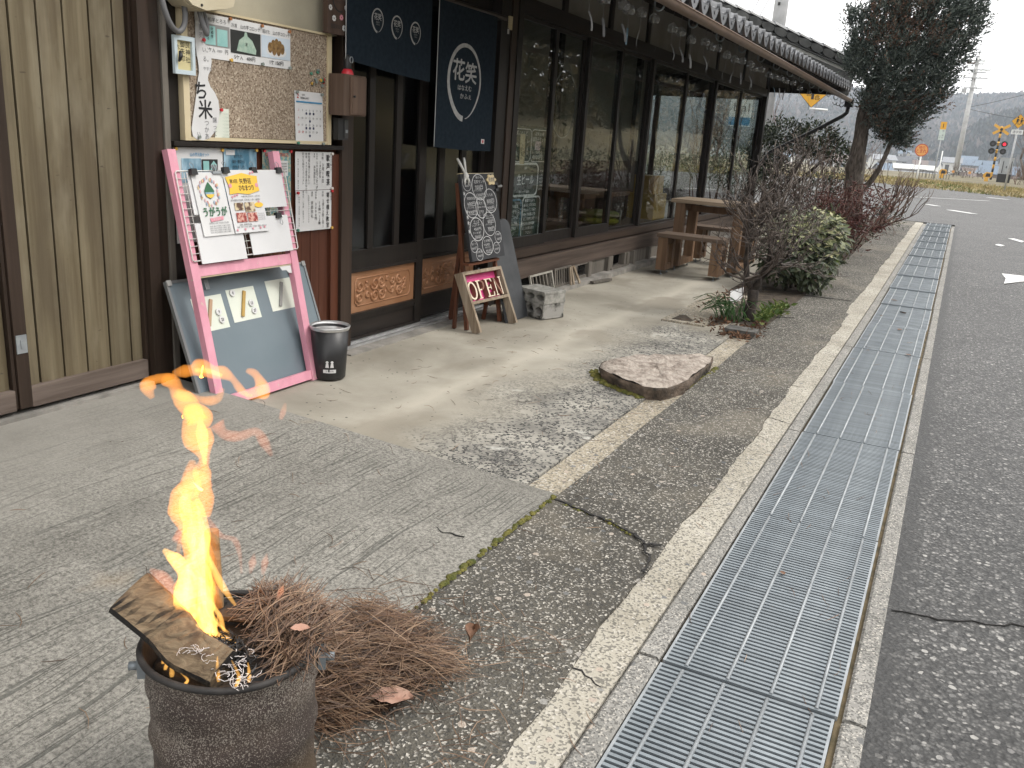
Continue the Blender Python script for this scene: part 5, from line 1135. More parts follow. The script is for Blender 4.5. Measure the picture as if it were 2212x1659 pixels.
b = MB(); b.fbox(FA, .020, ALEN-.020, .190, .352, -.035, -.025); b.build('pink_panel', mat('hot_pink_paint', (.72, .06, .25, 1), (.78, .09, .30, 1), 9, .5), ap)
M_LETF = mat('letter_face', (.66, .56, .42, 1), (.72, .63, .50, 1), 9, .6); M_LETS = flat('letter_side', (.20, .09, .06, 1), .6)
def serif(ch):
    # slab-serif capital outlines on a unit box, built from bars
    b = []
    return b
def letter(u, ch):
    wd, z0, z1 = .088, .197, .310; w0, w1 = -.020, .012
    b = MB()
    def bar(pts): b.prism(FA, [(u+x*wd, z0+y*(z1-z0)) for x, y in pts], w0, w1)
    t = .20; s = .055
    if ch == 'O':
        n = 28
        for i in range(n):
            a0, a1 = 2*math.pi*i/n, 2*math.pi*(i+1)/n
            bar([(.5+.34*math.cos(a0), .5+.40*math.sin(a0)), (.5+.5*math.cos(a0), .5+.5*math.sin(a0)), (.5+.5*math.cos(a1), .5+.5*math.sin(a1)), (.5+.34*math.cos(a1), .5+.40*math.sin(a1))])
    if ch == 'P':
        bar([(.12, s), (.30, s), (.30, 1-s), (.12, 1-s)]); bar([(0, 0), (.42, 0), (.42, s), (0, s)]); bar([(0, 1-s), (.55, 1-s), (.55, 1), (0, 1)])
        n = 12
        for i in range(n):
            a0, a1 = math.pi/2-math.pi*i/n, math.pi/2-math.pi*(i+1)/n
            bar([(.55+.22*math.cos(a0), .72+.21*math.sin(a0)), (.55+.42*math.cos(a0), .72+.28*math.sin(a0)), (.55+.42*math.cos(a1), .72+.28*math.sin(a1)), (.55+.22*math.cos(a1), .72+.21*math.sin(a1))])
        bar([(.30, .44), (.55, .44), (.55, .51), (.30, .51)])
    if ch == 'E':
        bar([(.12, s), (.30, s), (.30, 1-s), (.12, 1-s)]); bar([(0, 0), (.86, 0), (.92, .24), (.84, .24), (.74, s), (0, s)]); bar([(0, 1-s), (.70, 1-s), (.80, .80), (.88, .80), (.84, 1), (0, 1)]); bar([(.30, .47), (.58, .47), (.62, .38), (.68, .38), (.68, .66), (.62, .66), (.58, .53), (.30, .53)])
    if ch == 'N':
        bar([(.10, s), (.20, s), (.20, 1), (.10, 1)]); bar([(.80, 0), (.90, 0), (.90, 1-s), (.80, 1-s)]); bar([(0, 0), (.32, 0), (.32, s), (0, s)]); bar([(.68, 1-s), (1, 1-s), (1, 1), (.68, 1)]); bar([(.201, 1), (-.02, 1), (.70, 0), (.799, 0), (.799, .14)][::-1])
    o = b.build('letter', M_LETS, ap)
    o.data.materials.append(M_LETF)
    for p in o.data.polygons:
        if p.normal.dot(FA.N) > .9: p.material_index = 1
for i, ch in enumerate('OPEN'): letter(.026+i*.0945, ch)
for u in (.03, ALEN-.03):
    b = MB(); b.beam(FA.p(u, .33, -.045), V((-2.58, FA.p(u, 0, 0).y+.0, 0)), .018, .024, (0, 1, 0)); b.build('back_leg', M_EASEL, ap)
b = MB(); b.tube([FA.p(.215, .372, .0), FA.p(.215, .384, 0)], [.004, .006], 8); b.build('screw_eye', M_GALV2, ap)
# concrete blocks
M_BLOCK = mat('concrete_block', (.16, .155, .14, 1), (.34, .33, .30, 1), 24, .95, .8, 120, bdist=.002)
M_BLOCKD = mat('mossy_concrete_block', (.035, .034, .028, 1), (.30, .29, .27, 1), 13, .95, .8, 120, rng=(.40, .56), bdist=.002)
def cblock(name, label, m, z, L, D, Hh, off, rot):
    R = V((math.cos(rot), math.sin(rot), 0)); Fb = Fr(V((-2.515, 5.133, z))+R*off+V((0, off, 0)), R, (0, 0, 1)); Fb.N = V((math.sin(rot), -math.cos(rot), 0))
    b = MB(); h0 = .020; w0, w1 = -D, 0
    def slabp(v0, v1, d): b.prism(Fb, [(0, v0+d), (d, v0), (L-d, v0), (L, v0+d), (L, v1-d), (L-d, v1), (d, v1), (0, v1-d)], w0, w1)
    slabp(0, h0, .003); slabp(Hh-h0, Hh, .003)
    n = 3; hw = (L)/n
    for i in range(n+1):                                     # waisted webs leave round holes
        c = i*hw; q = []
        for s in range(9):
            f = s/8; q.append((f*(Hh-2*h0)+h0, .006+.030*(abs(2*f-1))**2.2))
        lft = [(max(0, c-t), v) for v, t in q]; rgt = [(min(L, c+t), v) for v, t in q]
        b.prism(Fb, lft[::-1]+rgt if False else rgt+lft[::-1], w0+.004, w1-.004)
    b.fbox(Fb, .01, L-.01, h0, Hh-h0, -D+.02, -D*.5)
    o = b.build(name, m, None, loc=Fb.p(L/2, 0, -D/2)); tag(o, label, 'block', 'concrete blocks stacked as a step')
cblock('concrete_block', 'mossy stained concrete block at the bottom of the two-block step', M_BLOCKD, .0, .255, .20, .100, .0, -.345)
cblock('concrete_block', 'pale grey concrete block lying on top of the mossy one', M_BLOCK, .1005, .262, .205, .082, -.004, -.33)
# ================================================================ things under and behind the veranda windows
for k, (y0, y1, lean) in enumerate(((5.68, 6.08, .05), (6.12, 6.44, .02))):
    F_ = Fr((-2.645-.02*k, 0, .0), (0, 1, 0), (-lean, 0, .2))
    t = thing('old_window_frame', ('pale weathered slatted window frame leaning under the veranda behind the blocks', 'greyer slatted window frame standing under the veranda to the right of the pale one')[k], 'frame', F_.p((y0+y1)/2, 0, 0))
    b = MB(); b.fbox(F_, y0, y0+.018, .026, .172, -.012, 0); b.fbox(F_, y1-.018, y1, .026, .172, -.012, 0); b.fbox(F_, y0+.018, y1-.018, .026, .042, -.012, 0); b.fbox(F_, y0+.018, y1-.018, .158, .172, -.012, 0); b.build('frame', mat('pale_old_wood', (.24, .225, .19, 1), (.36, .34, .30, 1), 12, .85) if k == 0 else M_GREYW, t)
    for q in range(6):
        b = MB(); u = y0+.05+q*(y1-y0-.1)/5; b.fbox(F_, u-.007, u+.007, .042, .158, -.010, -.003); b.build('slat', M_GREYW, t)
LATH = ('upright loose lath under the veranda, nearest the old window frames', 'middle loose lath of the three under the veranda, nearly upright', 'slanting loose lath leaning left under the veranda')
for k, (a, c) in enumerate((((-2.63, 6.34, .025), (-2.66, 6.36, .165)), ((-2.63, 6.40, .025), (-2.66, 6.385, .17)), ((-2.62, 6.50, .025), (-2.655, 6.42, .168)))):
    b = MB(); b.beam(a, c, .022, .012, (1, 0, 0)); o = b.build('wooden_stick', M_OLDW, None, loc=a); tag(o, LATH[k], 'stick', 'loose laths under the veranda')
b = MB(); b.beam((-2.60, 6.72, .006), (-2.55, 7.02, .006), .035, .018); o = b.build('wood_scrap', M_GREYW, None, loc=(-2.58, 6.8, 0)); tag(o, 'flat grey scrap of wood lying at the foot of the footing', 'wood scrap')
# green chalk sheet inside the first window
FI = Fr((X0-.052, 0, 0), (0, 1, 0), (0, 0, 1)); M_CHG = mat('green_chalk_board', (.022, .045, .038, 1), (.04, .068, .058, 1), 4, .6)
gb = sheet('window_menu_board', 'green chalkboard covered in white writing standing inside the first window', 'chalkboard', FI, 5.52, 6.150, .412, 1.218, 0, M_CHG)
ln = lambda b, pts, t=.010: b.stroke(FI, pts, t, .001, .0018)
def rrect(u0, u1, v0, v1, r=.035): 
    q = []
    for cx, cy, a0 in ((u1-r, v1-r, 0), (u0+r, v1-r, 90), (u0+r, v0+r, 180), (u1-r, v0+r, 270)): q += [(cx+r*math.cos(math.radians(a0+15*i)), cy+r*math.sin(math.radians(a0+15*i))) for i in range(7)]
    return q+[q[0]]
def f(b):
    ln(b, rrect(5.585, 6.005, .728, .955, .05), .015); ln(b, rrect(5.78, 6.075, .412, .715), .012); ln(b, rrect(5.56, 5.85, .97, 1.195), .006); ln(b, rrect(5.86, 6.13, .97, 1.195), .005)
    b.text(FI, '生ビール', 5.80, .842, .085, .0016, 'C', .27, .03); b.text(FI, '湧永', 5.79, .925, .025, .0016); b.text(FI, '中ジョッキ 600円', 5.79, .755, .024, .0016, 'C', .17, .01)
    b.text(FI, '花笑ぶれんど', 5.68, 1.165, .035, .0016, 'C', .22, .01); b.text(FI, '花笑お得', 5.99, 1.165, .028, .0016, 'C', .15); b.text(FI, '珈琲チケット', 5.985, 1.128, .038, .0016, 'C', .22, .01); b.text(FI, '11枚綴り', 5.97, 1.035, .02, .0016, 'C', .16); b.text(FI, '4100円', 5.97, 1.003, .04, .0016, 'C', .17, .02)
    b.text(FI, '200g', 5.62, 1.09, .03, .0016); b.text(FI, '50g', 5.62, 1.03, .03, .0016)
    for i, s in enumerate(('安田マルシェ', '毎月第二第四日曜日', '地元のおいしい野菜や', '自慢の特産品などを', '楽しく販売します', '出店者も随時募集', '詳しくはお問い合わせ', '下さい')): b.text(FI, s, 5.90, .69-.034*i, .024, .0016, 'C', (.17, .20, .21, .21, .19, .20, .20, .09)[i], .02)
    for i, s in enumerate(('や同窓会', 'ントやライブ', 'なことへの', 'としての', 'ご相談', 'い')): b.text(FI, s, 5.655, .655-.04*i, .026, .0016, 'C', None, .02)
    for i in range(6): b.text(FI, ('月曜', '火曜日', '水曜定休', '木曜日', '土曜日', '日曜')[i], 6.07, .90-.026*i, .02, .0016, 'C', .07)
    b.vtext(FI, '豆、香味', 5.795, 1.11, .026, .0016)
ink(gb, mat('bright_chalk', (.70, .70, .70, 1), (.85, .85, .85, 1), 80, .9), f, 'chalk_writing'); ink(gb, flat('blue_chalk', (.10, .24, .36, 1), .9), lambda b: ln(b, rrect(5.53, 5.755, .412, .70), .012), 'chalk_line')
ws = sheet('wooden_strip', 'pale wooden strip with a ring mark hanging over the green chalkboard', 'strip', FI, 5.668, 5.748, .952, 1.160, .004, M_CREAM, None, 0, .012); ink(ws, M_INK, lambda b: (b.ring(FI, 5.722, 1.035, .020, .026, .003, .0045, .005, 20), b.text(FI, '花笑', 5.722, 1.037, .016, .005)), 'print')
cd = sheet('pink_ticket', 'small pink and white ticket stuck on the upper right of the green chalkboard', 'ticket', FI, 5.925, 6.020, 1.052, 1.115, .004, mat('pink_card', (.60, .42, .47, 1), (.66, .60, .62, 1), 9, .7), None, 0, -.01); ink(cd, M_INK, lambda b: (b.ring(FI, 5.995, 1.085, .013, .016, .003, .0045, .005, 16), b.text(FI, '珈琲', 5.95, 1.09, .016, .005)), 'print')
M_INTAB = wood('cafe_table_wood', (.12, .06, .035, 1), (.20, .11, .065, 1), 'y', 1, .35)
ct = thing('cafe_table', 'long brown wooden table inside behind the third and fourth windows', 'table', (-3.5, 9.2, .31))
b = MB(); b.box(-3.74, -3.40, 8.35, 9.95, .565, .615); b.build('tabletop', M_INTAB, ct)
for xx in (-3.70, -3.46):
    for yy in (8.42, 9.88): b = MB(); b.box(xx-.03, xx+.03, yy-.03, yy+.03, .31, .565); b.build('leg', M_INTAB, ct)
for k, (z, m) in enumerate(((.36, (.30, .29, .02, 1)), (.425, (.17, .20, .04, 1)))):
    b = MB(); b.lathe((-3.28, 8.50, z), [(.001, -.036), (.17, -.034), (.21, -.012), (.21, .012), (.17, .034), (.001, .038)], 24); o = b.build('cushion', mat('cushion_cloth', m, None, 30, .95, .4), None, loc=(-3.28, 8.50, z-.036)); tag(o, ('lower yellow round cushion of the pair stacked inside the third window', 'upper olive round cushion of the pair stacked inside the third window')[k], 'cushion', 'cushions stacked inside')
cs = thing('wicker_chair', 'low pale wire stool holding the two round cushions inside the window', 'stool', (-3.28, 8.50, .31))
b = MB(); b.box(-3.45, -3.11, 8.30, 8.70, .316, .323); b.build('seat', M_GREYW, cs)
for sx in (-1, 1):
    for sy in (-1, 1): b = MB(); b.tube([(-3.28+.16*sx, 8.50+.19*sy, .31), (-3.28+.17*sx, 8.50+.2*sy, .46)], .006, 6); b.build('rod', M_WHITE, cs)
b = MB(); b.box(-3.42, -3.10, 9.75, 10.2, .31, .60); b.box(-3.38, -3.14, 9.79, 10.16, .60, .80); o = b.build('yellow_cabinet', mat('yellow_laminate', (.42, .25, .035, 1), (.50, .32, .06, 1), 3, .5), None, loc=(-3.26, 9.97, .31)); tag(o, 'tall mustard yellow cabinet inside the window behind the picnic table', 'cabinet')
b = MB(); b.ring(Fr((X0-.30, 0, 0), (0, 1, 0), (0, 0, 1)), 6.95, 1.42, .24, .27, .008, -.004, .004, 40); dr = b.build('glass_disc', M_GALV2, None, loc=(X0-.3, 6.95, 1.15)); tag(dr, 'large round clear disc hanging inside the second window', 'disc')
b = MB(); b.disc(Fr((X0-.30, 0, 0), (0, 1, 0), (0, 0, 1)), 6.95, 1.42, .236, -.003, .0, 40, .266); b.build('pane', M_GLASS, dr)
# ================================================================ stone step, furniture, chimes
M_GRAN = mat('pink_granite', (.17, .135, .11, 1), (.43, .375, .325, 1), 17, .92, 1.0, 45, rng=(.30, .60), bdist=.02)
M_GRANS = mat('granite_side', (.035, .03, .024, 1), (.22, .165, .125, 1), 13, .95, 1.0, 60, rng=(.35, .7), bdist=.015)
top = [(-1.452, 3.96), (-1.478, 4.08), (-1.435, 4.24), (-1.33, 4.38), (-1.233, 4.47), (-1.12, 4.58), (-1.036, 4.60), (-1.014, 4.45), (-1.012, 4.237), (-1.016, 3.98), (-1.055, 3.822), (-1.10, 3.785), (-1.15, 3.775), (-1.276, 3.82), (-1.36, 3.885)]
def dense(P, k=4):
    q = []
    for i in range(len(P)):
        a, c = P[i], P[(i+1) % len(P)]
        for s in range(k): q.append((a[0]+(c[0]-a[0])*s/k, a[1]+(c[1]-a[1])*s/k))
    return q
tp = dense(top); n = len(tp); cx = sum(p[0] for p in tp)/n; cy = sum(p[1] for p in tp)/n
b = MB(); vs = []; rows = 8
for r in range(rows+1):                    # top, from the middle outwards
    f = r/rows
    for x, y in tp: vs.append((cx+(x-cx)*f, cy+(y-cy)*f, .068+.006*math.sin(19*x*f+5*y)+.004*math.sin(41*y*f+9*x)+.004*random.uniform(-1, 1)-(.012 if r == rows else 0)))
b.add(vs, [(r*n+i, r*n+(i+1) % n, (r+1)*n+(i+1) % n, (r+1)*n+i) for r in range(rows) for i in range(n)], True)
st = b.build('stepping_stone', M_GRAN, None, loc=(cx, cy, 0)); tag(st, 'big pinkish rough stone slab lying across the sandy channel with moss round its edge', 'stone')
b = MB(); vs = []
for z, f in ((.060, 1.0), (.045, 1.012), (.02, .985), (-.02, .95)):
    for x, y in tp: vs.append((cx+(x-cx)*f+random.uniform(-.009, .009)*(z < .058), cy+(y-cy)*f+random.uniform(-.009, .009)*(z < .058), z+random.uniform(-.005, .005)*(z < .058)-.004*(z > .058)))
b.add(vs, [(r*n+i, (r+1)*n+i, (r+1)*n+(i+1) % n, r*n+(i+1) % n) for r in range(3) for i in range(n)], True); b.build('side', M_GRANS, st)
lump_line('moss', [(-1.53, 4.10, .0), (-1.48, 3.99, .0), (-1.40, 3.90, .0), (-1.28, 3.83, 0), (-1.16, 3.775, 0)], .018, .013, 150, M_MOSS, 8)
lump_line('moss', [(-1.01, 4.1, .0), (-1.0, 4.35, .0), (-1.0, 4.62, .0)], .012, .012, 60, M_MOSS, 9)
M_TABT = wood('grey_table_top', (.17, .125, .085, 1), (.36, .285, .205, 1), 'x', 1, .75, .4, .1); M_TABL = wood('brown_table_leg', (.10, .058, .034, 1), (.24, .15, .09, 1), 'z', 1, .7, .4, .25)
M_BEN = wood('brown_bench_top', (.085, .058, .042, 1), (.19, .14, .105, 1), 'x', 1, .75, .4, .1)
GZ = -.016
def table_like(label, cat, x0, x1, y0, y1, h, lw, mt, inset, name, apron):
    t = thing(name, label, cat, ((x0+x1)/2, (y0+y1)/2, GZ))
    m = (y0+y1)/2
    for a, c in ((y0, m-.002), (m+.002, y1)):
        b = MB(); b.box(x0, x1+random.uniform(-.006, .006), a, c, h-.034, h); b.build('plank', mt, t)
    for x in (x0+inset, x1-inset):
        for y in (y0+.05, y1-.05):
            b = MB(); b.beam((x, y, GZ+.045), (x, y, h-.036), lw, lw*.8, (0, 1, 0)); b.build('leg', M_TABL, t)
            b = MB(); b.lathe((x, y, GZ), [(.001, .0), (.014, .0), (.014, .006), (.005, .008), (.005, .046)], 10); b.build('levelling_foot', M_GALV2, t)
        b = MB(); b.box(x-lw*.46, x+lw*.46, y0+.02, y1-.02, GZ+.045, GZ+.045+lw*.6); b.build('foot_rail', M_TABL, t)
        b = MB(); b.box(x-lw*.44, x+lw*.44, y0+.03, y1-.03, h-.036-lw*.7, h-.0365); b.build('top_rail', M_TABL, t)
    if apron: b = MB(); b.box(x0+inset, x1-inset, m-.02, m+.02, h-.12, h-.06); b.build('stretcher', M_TABL, t)
    return t
table_like('rough wooden picnic table standing on the concrete behind the bare shrub', 'table', -2.44, -1.70, 8.20, 8.76, .665, .090, M_TABT, .09, 'picnic_table', True)
table_like('low wooden bench in front of the picnic table', 'bench', -2.42, -1.80, 7.80, 8.09, .365, .092, M_BEN, .06, 'bench', False)
table_like('low wooden bench on the far side of the picnic table', 'bench', -2.42, -1.76, 8.98, 9.26, .365, .092, M_BEN, .07, 'bench', False)
# wind chimes
M_CH = None
def chimeglass():
    m, t, b, out = nm('chime_glass'); t.nodes.remove(b); N = NT(t)
    tr = N.n('BsdfTransparent'); tr.inputs[0].default_value = (.86, .88, .9, 1); gl = N.n('BsdfGlossy'); gl.inputs['Roughness'].default_value = .05; df = N.n('BsdfDiffuse'); df.inputs[0].default_value = (.5, .52, .55, 1)
    m1 = N.n('MixShader'); fr = N.n('LayerWeight'); fr.inputs['Blend'].default_value = .35
    m1.inputs[0].default_value = .35; N.l(gl.outputs[0], m1.inputs[1]); N.l(df.outputs[0], m1.inputs[2])
    m2 = N.n('MixShader'); N.l(N.math('ADD', N.math('MULTIPLY', fr.outputs['Facing'], .6), .12, True), m2.inputs[0]); N.l(tr.outputs[0], m2.inputs[1]); N.l(m1.outputs[0], m2.inputs[2]); N.l(m2.outputs[0], out.inputs[0]); return m
M_CHG_ = chimeglass()
M_ST = [flat('strip_white', (.20, .20, .20, 1), .8), flat('strip_blue', (.10, .17, .22, 1), .8), flat('strip_grey', (.12, .12, .125, 1), .8), flat('strip_brown', (.12, .075, .055, 1), .8)]
chm = {}
ORDW = 'first second third fourth fifth sixth seventh eighth ninth tenth eleventh twelfth thirteenth fourteenth fifteenth sixteenth seventeenth eighteenth nineteenth twentieth twenty-first twenty-second twenty-third twenty-fourth twenty-fifth twenty-sixth'.split()
for i, y in enumerate([4.6, 4.85, 5.12, 5.30, 5.513, 5.75, 6.068, 6.369, 6.635, 6.92, 7.158, 7.392, 7.731, 8.004, 8.254, 8.551, 8.852, 9.137, 9.486, 9.785, 10.024, 10.383, 10.8, 11.327, 12.2, 12.9]):
    x = -1.95+random.uniform(-.02, .02); z = 1.912+random.uniform(-.012, .02); sm = (0, 2, 2, 1, 0, 2, 2, 2)[i % 8] if i < 22 else (2, 3)[i % 2]
    t = thing('wind_chime', f'{ORDW[i]} glass wind chime from the entrance end of the row under the eaves', 'wind chime', (x, y, z), 'glass wind chimes hung in a row under the eaves')
    if not chm:
        b = MB(); b.lathe((x, y, z), [(.006, .036), (.018, .032), (.030, .02), (.036, .002), (.034, -.014), (.026, -.026)], 18); o = b.build('bowl', M_CHG_, t); chm['bowl'] = o.data
        b = MB(); b.tube([(x, y, z+.20), (x, y, z-.10)], .0011, 4); o = b.build('string', M_GINK, t); chm['string'] = o.data
    else:
        for k in ('bowl', 'string'): o = bpy.data.objects.new(k, chm[k]); COL.objects.link(o); o.parent = t
    cu = random.uniform(-.02, .03); F_ = Fr((x, y, z-.10), (math.cos(.9+i), math.sin(.9+i), 0), (0, 0, 1)); F2 = Fr((x, y, z-.1), (.3*math.sin(i), 1, 0), (0, 0, 1))
    b = MB(); b.grid(lambda u, v: F2.p(-.013+.026*u+cu*1.4*v*v, -.095*v, cu*math.sin(v*2.4)), 2, 6); b.build('paper_strip', M_ST[sm], t)
# ================================================================ burning drum
DC = V((-.890, .885, 0)); DR = .1355
def m_drum():
    m, t, b, out = nm('burnt_drum_steel'); N = NT(t); c = N.coord(); X = N.xyz(c)
    base = N.ramp(N.noise(c, 9, 6), [(.3, (.030, .022, .020)), (.55, (.058, .043, .038)), (.75, (.095, .070, .055))])
    ash = N.noise(c, 420, 3, .7); zone = N.ramp(N.noise(N.coord((1, 1, 1.6)), 7, 4), [(.35, g1(.10)), (.65, g1(-.04))])
    zt = N.math('MULTIPLY', N.math('SUBTRACT', X[2], .20), .25)
    sp = N.ramp(N.math('ADD', N.math('ADD', ash, N.xyz(zone)[0]), zt), [(.60, g1(0)), (.64, g1(1))])
    col = N.mix(sp, base, (.30, .27, .235, 1))
    low = N.ramp(N.math('ADD', X[2], N.math('MULTIPLY', N.noise(c, 11, 4), .08)), [(.17, g1(1)), (.23, g1(0))]); col = N.mix(N.math('MULTIPLY', low, .65), col, (.085, .055, .028, 1))
    burn = N.ramp(N.noise(c, 5.5, 3), [(.56, g1(0)), (.66, g1(.8))]); col = N.mix(N.math('MULTIPLY', burn, low), col, (.016, .012, .012, 1))
    N.l(col, b.inputs['Base Color']); b.inputs['Roughness'].default_value = .62; b.inputs['Metallic'].default_value = .25; b.inputs['Specular IOR Level'].default_value = .4
    N.l(N.bump(N.noise(c, 160, 4), .35, .002), b.inputs['Normal']); return m
M_DRUM = m_drum(); M_SOOT = mat('soot', (.010, .009, .009, 1), (.030, .027, .025, 1), 30, .7, .4, 90)
drum = thing('fire_drum', 'rusty ash-speckled steel drum with a fire of wood and pine needles burning in it', 'drum', (DC.x, DC.y, .012))
b = MB(); b.lathe((DC.x, DC.y, 0), [(.113, .012), (.124, .016), (.1245, .092), (.1290, .105), (.1245, .118), (.1255, .200), (.1310, .216), (.1260, .232), (.1270, .285), (.1320, .302), (.1300, .314), (.1285, .320), (.1310, .340), (.1340, .356)], 64); b.build('body', M_DRUM, drum)
b = MB(); b.tube([(DC.x+DR*math.cos(a), DC.y+DR*math.sin(a), .361+.002*math.sin(3*a)) for a in [i*2*math.pi/64 for i in range(65)]], .0055, 8, False); b.build('rim', M_SOOT, drum)
b = MB(); b.lathe((DC.x, DC.y, 0), [(.132, .356), (.124, .31), (.121, .05), (.001, .05)], 48); b.build('inside', M_SOOT, drum)
for a in (math.radians(217), math.radians(38)):
    p = DC+V((.137*math.cos(a), .137*math.sin(a), .318)); q = V((math.cos(a), math.sin(a), 0))
    b = MB(); b.beam(p-q*.006, p+q*.006, .022, .034); b.tube([p+q*.004, p+q*.020], .007, 8); b.build('lug', M_GALV, drum)
q = V((.62, -.78, 0)).normalized(); tq = V((-q.y, q.x, 0)); pp = DC+q*.1415+tq*.10*0
b = MB(); a0 = math.radians(-52+52); ang = math.radians(-8); p = DC+V((.1258*math.cos(ang), .1258*math.sin(ang), .155)); b.tube([p, p+V((.012, -.020, -.004))], .0012, 5); b.build('wire_end', M_WHITE, drum)
# firewood
M_LOG = wood('split_log_face', (.20, .125, .062, 1), (.36, .255, .145, 1), 'x', 1, .85, .5, .1); M_CHAR = mat('charred_wood', (.008, .007, .007, 1), (.10, .065, .04, 1), 14, .8, .9, 60, rng=(.45, .7), bdist=.006)
def catmull(P, k=8):
    q = []
    for i in range(len(P)-1):
        a0, a1, a2, a3 = P[max(i-1, 0)], P[i], P[i+1], P[min(i+2, len(P)-1)]
        for s in range(k):
            t = s/k; q.append(.5*((2*a1)+(a2-a0)*t+(2*a0-5*a1+4*a2-a3)*t*t+(3*a1-a0-3*a2+a3)*t**3))
    q.append(P[-1]); return q
def log_piece(name, label, P, wd, th, nrm, m, group=None, seed=0):
    r = random.Random(seed); q = catmull([V(p) for p in P], 7); n = len(q); b = MB(); vs = []; k = 12; nrm = V(nrm)
    for i, p in enumerate(q):
        d = (q[min(i+1, n-1)]-q[max(i-1, 0)]).normalized(); s = d.cross(nrm).normalized(); u = s.cross(d).normalized()
        w = wd if not callable(wd) else wd(i/(n-1))
        for j in range(k):
            a = 2*math.pi*j/k; ca, sa = math.cos(a), math.sin(a)
            if sa > 0: off = s*(ca*w)+u*(th*(.30*min(1, sa*2.2)+.35*sa)+r.uniform(-.0022, .0022))       # flat split face
            else: off = s*(ca*w)+u*(th*sa)                                                  # round bark side
            vs.append(p+off)
    b.add(vs, [(i*k+j, i*k+(j+1) % k, (i+1)*k+(j+1) % k, (i+1)*k+j) for i in range(n-1) for j in range(k)], False); b.add(vs[:k], [tuple(reversed(range(k)))]); b.add(vs[-k:], [tuple(range(k))])
    o = b.build(name, m, None, loc=P[0]); tag(o, label, 'log', group); return o
def m_splitlog():
    m, t, b, out = nm('half_burnt_log'); N = NT(t); c = N.coord((9, 9, 40), (0, 0, math.radians(-10)))
    g = N.noise(c, 3.2, 7, .65, .6); col = N.ramp(g, [(.30, (.060, .040, .023)), (.5, (.15, .107, .064)), (.72, (.25, .19, .12))])
    knot = N.ramp(N.noise(N.coord(), 26, 3), [(.56, g1(0)), (.68, g1(.8))]); col = N.mix(knot, col, (.06, .035, .02, 1))
    geo = N.n('NewGeometry'); z = N.xyz(geo.outputs['Normal'])[2]
    ch = N.ramp(N.math('ADD', N.noise(N.coord(), 14, 4), N.math('MULTIPLY', z, -.35)), [(.36, g1(0)), (.52, g1(1))]); col = N.mix(ch, col, (.012, .010, .009, 1))
    N.l(col, b.inputs['Base Color']); b.inputs['Roughness'].default_value = .85; N.l(N.bump(g, .7, .006), b.inputs['Normal']); return m
M_SPL = m_splitlog()
log_piece('firewood', 'broad split log sticking out over the left rim of the burning drum', [(-1.018, .803, .440), (-.985, .808, .420), (-.950, .814, .396), (-.908, .806, .380), (-.865, .805, .376), (-.830, .806, .371)], lambda t: .040-.010*t, .027, (.35, -.50, .78), M_SPL, 'firewood in the drum', 3)
log_piece('firewood', 'small dark forked stub of wood beside the broad log in the drum', [(-.930, .845, .375), (-.905, .832, .383), (-.885, .812, .376)], .010, .010, (0, 0, 1), M_CHAR, 'firewood in the drum', 4)
log_piece('firewood', 'splintered stick standing upright in the flames at the back of the drum', [(-.955, .912, .33), (-.957, .914, .42), (-.960, .915, .515)], lambda t: .015-.004*t, .010, (.7, -.7, 0), M_LOG, 'firewood in the drum', 5)
log_piece('firewood', 'dark charred plank lying across the rear left of the drum', [(-1.0, .90, .355), (-.95, .92, .372), (-.90, .945, .372)], .022, .012, (.2, -.2, 1), M_CHAR, 'firewood in the drum', 6)
log_piece('firewood', 'burning branch buried under the broad log', [(-.96, .81, .33), (-.88, .80, .335), (-.80, .82, .335)], .016, .016, (0, 0, 1), M_CHAR, 'firewood in the drum', 7)
b = MB(); b.lathe((DC.x, DC.y, 0), [(.001, .352), (.05, .350), (.09, .342), (.122, .315)], 24); o = b.build('ember_bed', M_SOOT, None, loc=(DC.x, DC.y, .3)); tag(o, kind='stuff')
# pine needles
def leafy_sticks(name, n, posf, dirf, Lf, r, m, kind='stuff', bend=.12, parent=None):
    vs, fs = [], []; R = random.Random(n)
    for _ in range(n):
        p = V(posf(R)); d = V(dirf(R)).normalized(); L = Lf(R); s = d.cross(V((0, 0, 1)))
        if s.length < .1: s = V((1, 0, 0))
        s.normalize(); u = s.cross(d); bd = R.uniform(-bend, bend)*L; bz_ = R.uniform(-bend, bend)*L
        o = len(vs)
        for t in (-.5, -.17, .17, .5):
            c = p+d*(L*t)+s*(bd*(1-4*t*t))+u*(bz_*(1-4*t*t)); rr = r*(1 if abs(t) < .4 else .5)
            vs += [tuple(c+s*rr), tuple(c-s*rr*.5+u*rr*.9), tuple(c-s*rr*.5-u*rr*.9)]
        for i in range(3):
            for j in range(3): fs.append((o+i*3+j, o+i*3+(j+1) % 3, o+i*3+3+(j+1) % 3, o+i*3+3+j))
    ob = mesh_np(name, vs, fs, m, parent); tag(ob, kind=kind); return ob
def needlemat(name, cs):
    m, t, b, out = nm(name); N = NT(t); g = N.n('NewGeometry'); N.l(N.ramp(g.outputs['Random Per Island'], [(i/(len(cs)-1), c) for i, c in enumerate(cs)]), b.inputs['Base Color']); b.inputs['Roughness'].default_value = .6; return m
M_NEED = needlemat('dry_pine_needles', [(.022, .012, .008, 1), (.09, .046, .026, 1), (.165, .092, .053, 1), (.29, .19, .118, 1), (.06, .032, .02, 1)])
M_ASHN = needlemat('burnt_needles', [(.006, .006, .006, 1), (.014, .013, .013, 1), (.03, .028, .028, 1)]); M_WASH = flat('white_ash', (.62, .58, .57, 1), .9)
PC = V((-.985, 1.33, 0))
